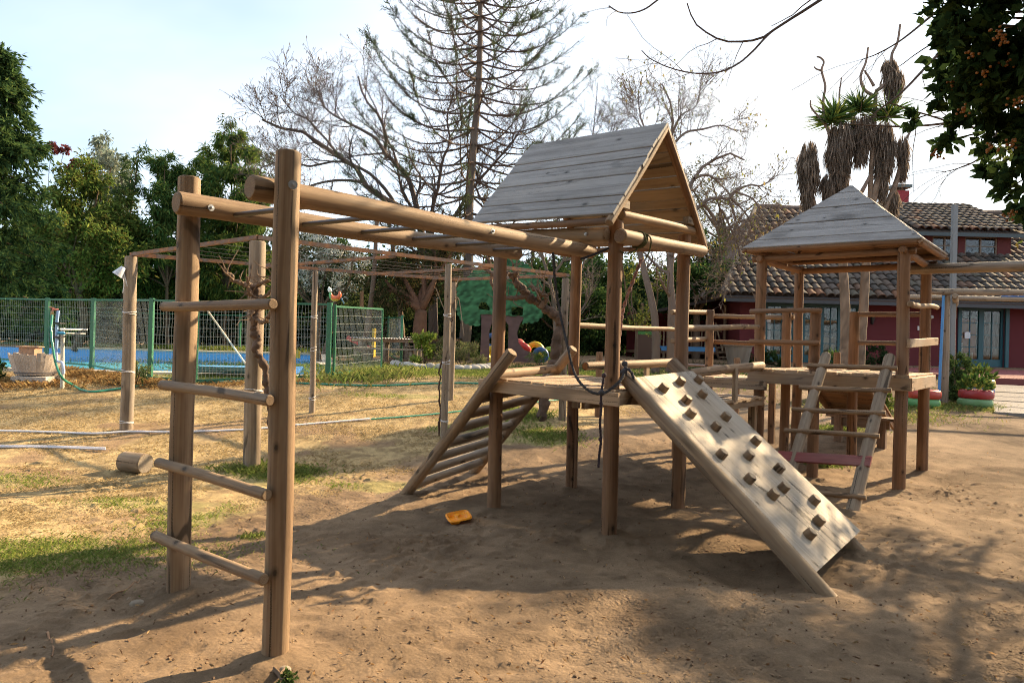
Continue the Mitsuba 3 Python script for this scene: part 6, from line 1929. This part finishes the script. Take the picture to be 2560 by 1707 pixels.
# a bank of dark hedge and woodland behind everything, and the far edge of the garden
rng = np.random.default_rng(71)
hb = []
for x in np.arange(-40, 14, 1.5):
    for z, r in ((.7, 1.0), (1.6, 1.3), (3.2, 1.35), (4.8, 1.2)):
        hb.append((V3(x + rng.normal(0, .4), 35 + rng.normal(0, .8) + .04 * x, z + rng.normal(0, .3) + (1.0 if x < -8 else 0)), r * rng.uniform(.85, 1.2)))
stuff('dark_hedge', blob_leaves(hb, 620, .30, .16, [(.04, .075, .03), (.055, .095, .036), (.032, .06, .027)], 72, .3), 'leaf', 'dark mass of evergreen woodland closing the garden behind the trees', 'hedge')
hb = []
for x in np.arange(-5.5, 8.5, .9):
    for z, r in ((.9, .6), (1.5, .75), (2.6, .8), (3.5, .65)):
        hb.append((V3(x + rng.normal(0, .25), 29.0 + rng.normal(0, .5), z), r * rng.uniform(.85, 1.2)))
stuff('dark_hedge', blob_leaves(hb, 1100, .2, .11, [(.04, .075, .03), (.055, .095, .036), (.032, .06, .027)], 73, .3), 'leaf', 'low dark hedge behind the tyres and picnic tables', 'hedge')
hb = [(V3(x + rng.normal(0, 1), 62 + rng.normal(0, 3), 4 + rng.uniform(-2, 2.5)), rng.uniform(2.5, 4)) for x in np.arange(-75, 90, 2.6)]
stuff('far_woods', blob_leaves(hb, 120, .7, .35, [(.05, .075, .035), (.07, .09, .045), (.04, .055, .03)], 74, .2), 'leaf', 'far woods on the horizon beyond the garden', 'woods')
for k, (x, y0, d) in enumerate([(808, 885, 25), (1012, 640, 24), (905, 700, 22.5), (1255, 700, 28), (1300, 720, 30), (705, 730, 30)]):
    b = SPX(x, 885, d)
    b[2] = float(gz(b[0], b[1])) - .1
    e = SPX(x + (-60 if k % 2 else 30), y0 - 150, d)
    single('slim_trunk', paint(tube(spline([b, (b + e) / 2 + [.1, 0, 0], e], 6), np.linspace(.11, .06, 13), 8), (.14, .095, .07), .4, k), 'matte', ['slim dark trunk right of the pool seen through the fence', 'reddish trunk above the picnic table', 'thin pale stem behind the pool gate', 'thin stem right of the painted tree board', 'slender stem far behind the tyres', 'slim trunk behind the far pool fence'][k], 'tree trunk', smooth=True)
single('fence_stake', paint(tube([SPX(902, 770, 21), SPX(901, 728, 21)], .06, 8), (.25, .14, .08), .3), 'matte', 'short brown stake showing above the open pool gate', 'stake', smooth=True)

# ---- shrubs
def shrub(label, blobs, d, dens, L, Wd, cols, seed, bsdf='leaf', droop=-.2, cat='shrub', stems=6):
    t = thing('shrub', label, cat)
    rng = np.random.default_rng(seed)
    bl = [(SPX(x, y, d + rng.uniform(-.25, .25)), r * d / 1694.7) for x, y, r in blobs]
    b = np.mean([c for c, _ in bl], 0)
    b[2] = float(gz(b[0], b[1]))
    part(t, 'stems', paint(join([tube(spline([b + rng.normal(0, .05, 3) * [1, 1, 0], (b + bl[k % len(bl)][0]) / 2, bl[k % len(bl)][0]], 4), .012, 4) for k in range(max(stems, len(bl)))]), (.13, .09, .06)), 'matte', stuff=True)
    part(t, 'foliage', blob_leaves(bl, dens, L, Wd, cols, seed, droop, .22), bsdf, stuff=True)


shrub('bright green leafy shrub in the stone-edged bed', [(1050, 840, 15), (1075, 850, 16), (1062, 875, 20), (1085, 880, 16), (1048, 898, 14)], 19.3, 9000, .11, .05, [(.22, .29, .055), (.16, .24, .05), (.28, .34, .08)], 3)
shrub('grey-green feathery shrubs filling the stone-edged bed', [(1115, 865, 24), (1140, 880, 26), (1175, 880, 26), (1195, 895, 20), (1110, 895, 24), (1150, 900, 22), (1208, 905, 12)], 19.6, 9000, .09, .018, [(.17, .20, .085), (.22, .24, .10), (.13, .16, .065), (.24, .19, .12)], 5)
shrub('dark glossy hedge bush behind the grey pergola post', [(2385, 890, 22), (2400, 920, 28), (2390, 950, 30), (2405, 980, 28), (2380, 985, 24), (2385, 1005, 20)], 15.6, 10000, .07, .04, [(.045, .08, .03), (.035, .065, .025), (.07, .11, .035)], 7, 'waxy_leaf', .1)
shrub('low green bush by the left corner of the house', [(1915, 895, 24), (1940, 905, 22), (1890, 905, 18), (1860, 885, 14)], 22.0, 4000, .12, .05, [(.03, .06, .02), (.045, .08, .025)], 9)
shrub('dark bush with small white flowers against the red wall', [(2190, 885, 24), (2215, 900, 20), (2172, 905, 18)], 21.5, 5000, .10, .05, [(.025, .05, .02), (.04, .07, .025), (.02, .035, .015)], 11)
shrub('fern-like plant under the yucca trunks', [(2085, 905, 20), (2100, 895, 14)], 19.5, 3500, .25, .03, [(.05, .09, .03), (.07, .12, .03)], 13)
shrub('small leafy bush at the foot of the ladder behind the ramp', [(2212, 1015, 16), (2218, 1000, 14), (2208, 1030, 14)], 12.6, 16000, .06, .04, [(.07, .12, .025), (.12, .15, .03)], 15)
shrub('weedy yellowish plant beside the pool fence post', [(345, 915, 12), (352, 930, 14), (335, 935, 12)], 13.0, 9000, .11, .035, [(.16, .20, .08), (.12, .15, .05)], 17)
shrub('dark plant at the left edge beside the barrel planter', [(2, 920, 14), (-8, 940, 14)], 12.0, 9000, .08, .04, [(.03, .05, .02), (.02, .035, .015)], 19)
shrub('green weeds inside the open pool gate', [(860, 905, 14), (885, 915, 16), (910, 900, 14), (930, 915, 12), (870, 930, 12)], 18.6, 5500, .20, .02, [(.12, .17, .05), (.16, .19, .06)], 21, stems=8)
shrub('small green weed at the foot of the nearest monkey-bar post', [(712, 1688, 22), (690, 1700, 16), (735, 1700, 14)], 3.28, 260000, .022, .014, [(.05, .09, .03), (.08, .12, .035)], 23, 'waxy_leaf')
shrub('green weeds at the root of the painted tree board', [(1335, 895, 10), (1350, 900, 10), (1360, 890, 9)], 20.8, 7000, .16, .02, [(.10, .16, .04), (.14, .2, .05)], 25)

# ---- the fruiting tree hanging in at the upper right
t = thing('berry_tree', 'dark leafy tree with clusters of orange berries hanging in at the upper right', 'berry tree')
rng = np.random.default_rng(81)
bp = [(2420, 40, 110, 3.2), (2500, 120, 130, 3.1), (2440, 190, 95, 3.3), (2390, 110, 62, 3.2), (2360, 60, 40, 3.3), (2345, 135, 38, 3.4), (2340, 175, 28, 3.4), (2370, 215, 42, 3.4), (2520, 260, 110, 3.2), (2440, 265, 50, 3.3), (2550, 380, 85, 3.2), (2520, 330, 70, 3.3), (2510, 440, 32, 3.3), (2545, 470, 48, 3.2), (2560, 530, 40, 3.1), (2385, 290, 22, 3.4), (2370, 320, 24, 3.4),
      (2350, 355, 20, 3.4), (2325, 250, 12, 3.4), (2272, 300, 13, 3.5), (2455, 425, 10, 3.4), (2320, 30, 26, 3.3), (2300, 5, 20, 3.3), (2640, 150, 150, 3.2), (2660, 350, 150, 3.1), (2620, 480, 80, 3.1), (2800, 200, 200, 3.3), (2850, 420, 180, 3.2), (2500, -80, 160, 3.3), (2700, -120, 200, 3.4), (2950, -50, 220, 3.5)]
bl = [(SPX(x, y, dd), r * dd / 1694.7) for x, y, r, dd in bp]
n_all = []
lv = blob_leaves([(c, R * .92) for c, R in bl], 15000, .058, .042, [(.03, .06, .022), (.04, .075, .026), (.025, .05, .02), (.06, .10, .03)], 82, .25, .16, .5)
part(t, 'foliage', lv, 'waxy_leaf', stuff=True)
hubp = V3(4.3, 3.7, 2.9)
part(t, 'trunk', paint(tube(spline([V3(4.6, 3.9, -.2), V3(4.5, 3.85, 1.4), hubp], 6), np.linspace(.11, .08, 13), 9), (.12, .09, .07), .4), 'matte', smooth=True)
ms = []
for c, R in bl:
    ms.append(tube(spline([hubp + rng.normal(0, .05, 3), (hubp + c) / 2 + [0, 0, .25] + rng.normal(0, .06, 3), c + V3(-R * .6, 0, 0)], 6), np.linspace(.018, .003, 13), 5))
part(t, 'branches', paint(join(ms), (.09, .07, .055), .3), 'matte', stuff=True, smooth=True)
for x, y, dd in [(2500, 65, 2.9), (2512, 78, 2.9), (2470, 165, 3.0), (2525, 140, 3.0), (2415, 265, 3.1), (2352, 375, 3.35), (2555, 240, 2.95), (2485, 365, 3.1), (2545, 345, 3.0), (2540, 530, 3.0), (2390, 200, 3.2), (2440, 120, 3.0)]:
    c = SPX(x, y, dd)
    ic = trimesh.creation.icosphere(1, .0062)
    ms = []
    for k in range(13):
        ms.append((np.array(ic.vertices) + c + rng.normal(0, .013, 3) + [0, .06, 0], np.array(ic.faces)))
    part(t, 'berry_cluster', paint(join(ms), (.24, .09, .014), .4, int(x)), 'satin', smooth=True, stuff=True)

over = []
rb_ = np.random.default_rng(84)
for k in range(150):
    x_, y_ = rb_.uniform(-6.0, 8.0), rb_.uniform(-5.5, 3.4)
    over.append((V3(x_, y_, max(3.6, 1.6 + .62 * y_ + 1.2) + 1.2 + rb_.uniform(-.4, 2.2)), rb_.uniform(.7, 1.1)))
part(t, 'upper_crown', blob_leaves(over, 420, .15, .09, [(.03, .06, .022), (.04, .075, .026), (.06, .10, .03)], 85, .25, .3), 'waxy_leaf', stuff=True)
# ---- the garden's trees behind the viewer, which darken the near side of everything
hb = []
for x in np.arange(-16, 15, 1.5):
    for z, r in ((1.2, 1.3), (3.0, 1.4), (4.9, 1.4), (6.6, 1.2)):
        hb.append((V3(x + rb_.normal(0, .4), -7.5 + rb_.normal(0, .8), z + rb_.normal(0, .3)), r * rb_.uniform(.85, 1.2)))
stuff('garden_trees', blob_leaves(hb, 420, .30, .17, [(.035, .065, .025), (.05, .085, .03), (.025, .05, .02)], 86, .3), 'leaf', 'dense evergreen trees closing the garden behind the viewer', 'trees')

# ---- the big bare tree at the right whose limbs reach in overhead and whose crown dapples the ground
t = thing('overhanging_tree', 'bare tree whose long thin drooping branches hang in along the top edge', 'bare tree')
d = 6.4
px = lambda l, d=6.4: [SPX(x, y, d) for x, y in l]
root = V3(8.6, 7.4, -.3)
crown_ = V3(8.2, 7.2, 4.2)
top2 = V3(4.2, 6.6, 5.9)
limbs = [[root, V3(8.65, 7.4, 1.5), crown_, V3(7.6, 7.6, 6.4)], [crown_, V3(6.2, 7.0, 5.6), top2] + px([(2041, -8), (1996, 22), (1960, 45), (1906, 81), (1879, 99), (1838, 106), (1788, 104), (1743, 81), (1712, 54), (1694, 9)]),
         px([(1996, 22), (1910, 79), (1860, 131), (1824, 162), (1779, 182), (1716, 185), (1653, 171), (1604, 149), (1581, 128)]), [V3(4.2, 6.6, 5.9), V3(2.6, 6.4, 5.3)] + px([(1660, -20), (1622, 0), (1595, 20), (1563, 32), (1527, 31), (1500, 14)]),
         [crown_, V3(5.6, 6.2, 4.4)] + px([(2420, 60), (2329, 135), (2244, 225), (2176, 279)], 6.0), [V3(5.6, 6.2, 4.4)] + px([(2480, 300), (2400, 310), (2300, 285), (2200, 250)], 6.0), px([(2480, 250), (2380, 300), (2250, 315), (2100, 308)], 6.2), px([(2320, 30), (2240, 95), (2180, 130), (2140, 145)], 6.2), px([(2480, 330), (2440, 390), (2380, 420), (2330, 432)], 6.0)]
rl = [(.17, .10), (.055, .006), (.0125, .0045), (.02, .006), (.05, .007), (.02, .005), (.014, .005), (.012, .004), (.01, .003)]
woody(t, 91, limbs, rl, [(6, .9, .5, (.5, 1.1), 7, .12, (0, 0, -.06), .45, .3)], (.10, .075, .065), minr=.0028, m0=70)
limbs2 = []
for k in range(20):
    a_ = 2 * np.pi * k / 20 + .3
    w_, l_ = 1.75 * math.cos(a_), 3.4 * math.sin(a_)
    e_ = V3(8.7 + .59 * w_ + .81 * l_, 7.5 - .81 * w_ + .59 * l_, 4.6 + 2.3 * math.sin(k * 2.3))
    limbs2.append([crown_ + [0, 0, -.4 + .08 * k], (crown_ + e_) / 2 + [0, 0, .5], e_])
tw = woody(t, 92, limbs2, [(.06, .02)] * 20, [(7, 1.1, .5, (.4, 1.1), 6, .16, (0, 0, .02), .25, .4), (6, .6, .6, (.4, 1.0), 5, .2, (0, 0, -.03), .2, .3)], (.10, .075, .065), m0=12, minr=.006)
limbs3 = []
for k in range(9):
    w_, l_ = -3.15 + 1.0 * math.sin(k * 1.9), 14.0 + 1.3 * math.cos(k * 2.6)
    e_ = V3(.81 * l_ + .59 * w_, .59 * l_ - .81 * w_, 5.75 + .75 * math.sin(k * 3.7 + 1))
    limbs3.append([crown_ + [.1, .1, .3], (crown_ + e_) / 2 + [.3, -.2, .4], e_])
tw3 = woody(t, 94, limbs3, [(.05, .02)] * 9, [(6, .7, .5, (.4, 1.1), 6, .16, (0, 0, .02), .5, .4), (5, .45, .6, (.4, 1.0), 5, .2, (0, 0, -.03), .3, .3)], (.10, .075, .065), m0=12, minr=.006)
rq = np.random.default_rng(95)
clumps = [(l_[-1] + rq.normal(0, .35, 3), rq.uniform(.22, .42)) for l_ in limbs3 for _ in range(3)]
part(t, 'leaf_clumps', blob_leaves(clumps, 900, .12, .07, [(.07, .10, .025), (.11, .13, .035), (.09, .11, .03)], 96, .3, .25), 'leaf', stuff=True)
tips = tw.reshape(-1, 3)
rng = np.random.default_rng(93)
k = rng.choice(len(tips), 1500)
part(t, 'leaves', leaves(tips[k], rng.normal(0, .5, (len(k), 3)) + [0, 0, -.6], .12, .065, [(.06, .09, .02), (.10, .11, .03), (.14, .11, .03)], rng), 'leaf', stuff=True)

# ---------------------------------------------------------------- grass, straw and litter
rng = np.random.default_rng(101)


def blades(x, y, h, lean, w, col, rng):
    n = len(x)
    z = gz(x, y) + .05 * (meshkit.fbm(np.stack([x, y, 0 * x], -1) * 1.3, 3, 11) - .5) - .006
    p = np.stack([x, y, z], -1)
    a_ = rng.uniform(0, 2 * np.pi, n)
    d_ = np.stack([np.cos(a_) * lean, np.sin(a_) * lean, np.ones(n)], -1)
    d_ /= np.linalg.norm(d_, axis=1, keepdims=True)
    s_ = np.stack([-np.sin(a_), np.cos(a_), np.zeros(n)], -1)
    h = h[:, None]
    w = w[:, None] if np.ndim(w) else w
    v = np.stack([p - s_ * w / 2, p + s_ * w / 2, p + d_ * h * .6 + s_ * w * .3, p + d_ * h + np.stack([np.cos(a_), np.sin(a_), -.5 * np.ones(n)], -1) * h * .25], 1).reshape(-1, 3)
    k = np.arange(n)[:, None] * 4
    f = np.vstack([k + [0, 1, 2], k + [0, 2, 3]])
    return v, f, None, np.repeat(col, 4, 0)


def inside_lawn(x, y, soft=.3):
    n_ = (meshkit.fbm(np.stack([x * 1.6, y * 1.6, 0 * x], -1), 3, 7) - .5) * 1.8
    d_ = lawn_edge(y) - x + n_
    keep = rng.random(len(x)) < np.clip(d_ / soft * .5 + .3, 0, 1)
    return keep & (pool_dist(x, y) > .55) & (y < 21.5)


N = 420000
yy = 2.6 + 17 * rng.random(N) ** 1.9
xx = rng.uniform(-1, .5, N) * (yy * .80 + .4)
xx = np.minimum(xx, 6)
ok = inside_lawn(xx, yy)
bare = meshkit.fbm(np.stack([xx * 1.7 + 3, yy * 1.7, 0 * xx], -1), 4, 15)
ok &= bare < rng.uniform(.5, .66, N)
xx, yy = xx[ok], yy[ok]
g = green_np(xx, yy) + .5 * (meshkit.fbm(np.stack([xx * 2.5, yy * 2.5, 0 * xx], -1), 3, 17) - .45)
isg = g > rng.uniform(.25, .75, len(xx))
pal = np.array([(.37, .28, .145), (.44, .34, .18), (.31, .225, .11), (.50, .40, .23), (.26, .215, .105)])
palg = np.array([(.18, .25, .055), (.23, .30, .07), (.14, .20, .045), (.30, .31, .09)])
col = np.where(isg[:, None], palg[rng.integers(0, 4, len(xx))], pal[rng.integers(0, 5, len(xx))]) * rng.uniform(.75, 1.2, (len(xx), 1))
far_ = .55 + yy / 11.
h = np.where(isg, rng.uniform(.02, .05, len(xx)), rng.uniform(.014, .045, len(xx))) * np.clip(far_, .8, 1.5)
lean = np.where(isg, rng.uniform(.2, .9, len(xx)), rng.uniform(.8, 3.2, len(xx)))
w = np.clip(.0016 * far_ * 1.6, .002, .006) * np.ones(len(xx))
stuff('dry_grass', blades(xx, yy, h, lean, w, col, rng), 'leaf', 'short dry straw-coloured lawn with green patches left of the play set', 'grass')
# thicker green tufts and the dead brown grass bank under the fence
def tuft_field(cx, cy, sx, sy, n, h, cols, name, label, seed, w=.004, lean=(.2, 1.0)):
    r = np.random.default_rng(seed)
    x, y = r.normal(cx, sx, n), r.normal(cy, sy, n)
    c = np.array(cols)[r.integers(0, len(cols), n)] * r.uniform(.7, 1.25, (n, 1))
    return blades(x, y, r.uniform(h[0], h[1], n), r.uniform(*lean, n), np.full(n, w), c, r)


TG = [(.15, .20, .05), (.21, .26, .07), (.11, .15, .04), (.25, .26, .09)]
ms = [tuft_field(-2.95, 8.0, .16, .12, 900, (.05, .13), TG, '', '', 1), tuft_field(-2.55, 7.85, .22, .18, 1300, (.04, .10), TG, '', '', 2), tuft_field(-3.5, 4.8, .8, .26, 2600, (.02, .05), TG, '', '', 3, .003), tuft_field(-2.75, 5.1, .45, .2, 1100, (.02, .05), TG, '', '', 4, .003),
      tuft_field(.55, 10.2, .3, .25, 1300, (.04, .10), TG, '', '', 5), tuft_field(.25, 11.5, .25, .2, 900, (.05, .14), TG, '', '', 6), tuft_field(4.35, 9.35, .15, .12, 700, (.04, .10), TG, '', '', 7), tuft_field(5.7, 11.8, .3, .15, 900, (.04, .1), TG, '', '', 8),
      tuft_field(9.3, 14.6, 1.5, .3, 6000, (.04, .12), TG + [(.2, .16, .07)], '', '', 9, .006), tuft_field(7.6, 13.4, .7, .4, 2500, (.03, .09), TG + [(.25, .18, .08)], '', '', 10, .006), tuft_field(-1.5, 18.2, 4.0, 1.1, 26000, (.04, .10), TG + [(.16, .24, .05)], '', '', 12, .008), tuft_field(1.5, 17.4, 1.5, .8, 7000, (.04, .10), TG, '', '', 13, .008),
      tuft_field(-3.4, 16.0, .5, 1.0, 3500, (.08, .28), TG + [(.2, .2, .07)], '', '', 14, .008), tuft_field(-2.05, 5.45, .05, .04, 120, (.03, .07), TG, '', '', 15, .003), tuft_field(5.0, 20, 4.5, 1.2, 9000, (.05, .12), [(.05, .09, .03), (.07, .11, .03)], '', '', 16, .01), tuft_field(-7.5, 26.8, 4.5, .5, 9000, (.08, .3), TG, '', '', 18, .012)]
stuff('green_grass', join(ms), 'leaf', 'tufts and patches of fresh green grass', 'grass')
DB = [(.26, .155, .065), (.34, .22, .09), (.20, .115, .05), (.40, .29, .13)]
ms = []
r = np.random.default_rng(5)
for k in range(26):
    f = k / 25
    x_, y_ = np.interp(f, [0, .55, .8, 1], [-10.5, -7.5, -6.4, -4.1]), np.interp(f, [0, .55, .8, 1], [15.2, 13.3, 12.95, 14.1])
    ms.append(tuft_field(x_, y_, .24, .16, 700 if k < 20 else 260, (.05, .17 if k < 17 else .13), DB, '', '', 30 + k, .007, (.4, 1.6)))
ms.append(tuft_field(-9.6, 12.9, .7, .25, 2600, (.05, .18), DB, '', '', 60, .006, (.5, 1.8)))
ms.append(tuft_field(-10.6, 12.4, .5, .2, 1200, (.05, .16), DB, '', '', 61, .006, (.5, 1.8)))
stuff('dead_grass', join(ms), 'leaf', 'shaggy dead brown grass along the foot of the pool fence', 'grass')
# litter on the sand: small clods, dry leaves and twigs
n = 5200
y_ = 2.3 + 8 * rng.random(n) ** 1.5
x_ = rng.uniform(-.8, .8, n) * (y_ + .3)
ok = x_ > lawn_edge(y_) - .4
x_, y_ = x_[ok], y_[ok]
z_ = gz(x_, y_) + .05 * (meshkit.fbm(np.stack([x_, y_, 0 * x_], -1) * 1.3, 3, 11) - .5)
ic = trimesh.creation.icosphere(0, 1.)
iv, if_ = np.array(ic.vertices), np.array(ic.faces)
sz = rng.uniform(.002, .008, len(x_)) * np.where(rng.random(len(x_)) < .06, 1.7, 1)
V = (iv[None] * sz[:, None, None] * rng.uniform(.6, 1.3, (len(x_), 12, 1)) * [1, 1, .6] + np.stack([x_, y_, z_ + .004], -1)[:, None]).reshape(-1, 3)
F = (if_[None] + (np.arange(len(x_)) * 12)[:, None, None]).reshape(-1, 3)
cc = np.array([(.17, .118, .076), (.13, .088, .055), (.22, .155, .10), (.10, .066, .043)])[rng.integers(0, 4, len(x_))]
stuff('soil_crumbs', (V, F, None, np.repeat(cc, 12, 0)), 'matte', 'loose crumbs and clods of soil on the sand', 'soil')
n = 2400
y_ = 2.4 + 8 * rng.random(n) ** 1.4
x_ = rng.uniform(-.75, .75, n) * (y_ + .3)
z_ = gz(x_, y_) + .05 * (meshkit.fbm(np.stack([x_, y_, 0 * x_], -1) * 1.3, 3, 11) - .5) + .008
dd = rng.normal(0, 1, (n, 3)) * [1, 1, .25]
stuff('leaf_litter', leaves(np.stack([x_, y_, z_], -1), dd, .038, .011, [(.22, .13, .07), (.32, .20, .10), (.14, .08, .05), (.34, .24, .13)], rng), 'leaf', 'scattered dry leaf bits and pine needles on the sand', 'litter')
for k, (pts, r_) in enumerate([([(-2.442, 3.625, 0.000), (-2.361, 3.532, 0.000), (-2.270, 3.422, 0.000), (-2.211, 3.317, 0.000)], .006), ([(-3.058, 5.776, 0.000), (-2.941, 5.879, 0.000), (-2.778, 5.976, 0.000)], .004), ([(-2.371, 4.051, 0.000), (-2.339, 4.250, 0.000), (-2.328, 4.321, 0.000)], .004)]):
    p = spline([V3(*q_) + [0, 0, .012] for q_ in pts], 6)
    p[:, 2] = gz(p[:, 0], p[:, 1]) + .014 + .01 * np.sin(np.arange(len(p)) * 1.1)
    single('fallen_twig', paint(tube(p, np.linspace(r_, r_ * .5, len(p)), 5), (.34, .20, .12), .4, k), 'matte', ['crooked reddish twig on the sand at the lower left', 'thin twig on the dry grass beside the left post', 'thin twig lying between the green patches and the sand'][k], 'twig', smooth=True)
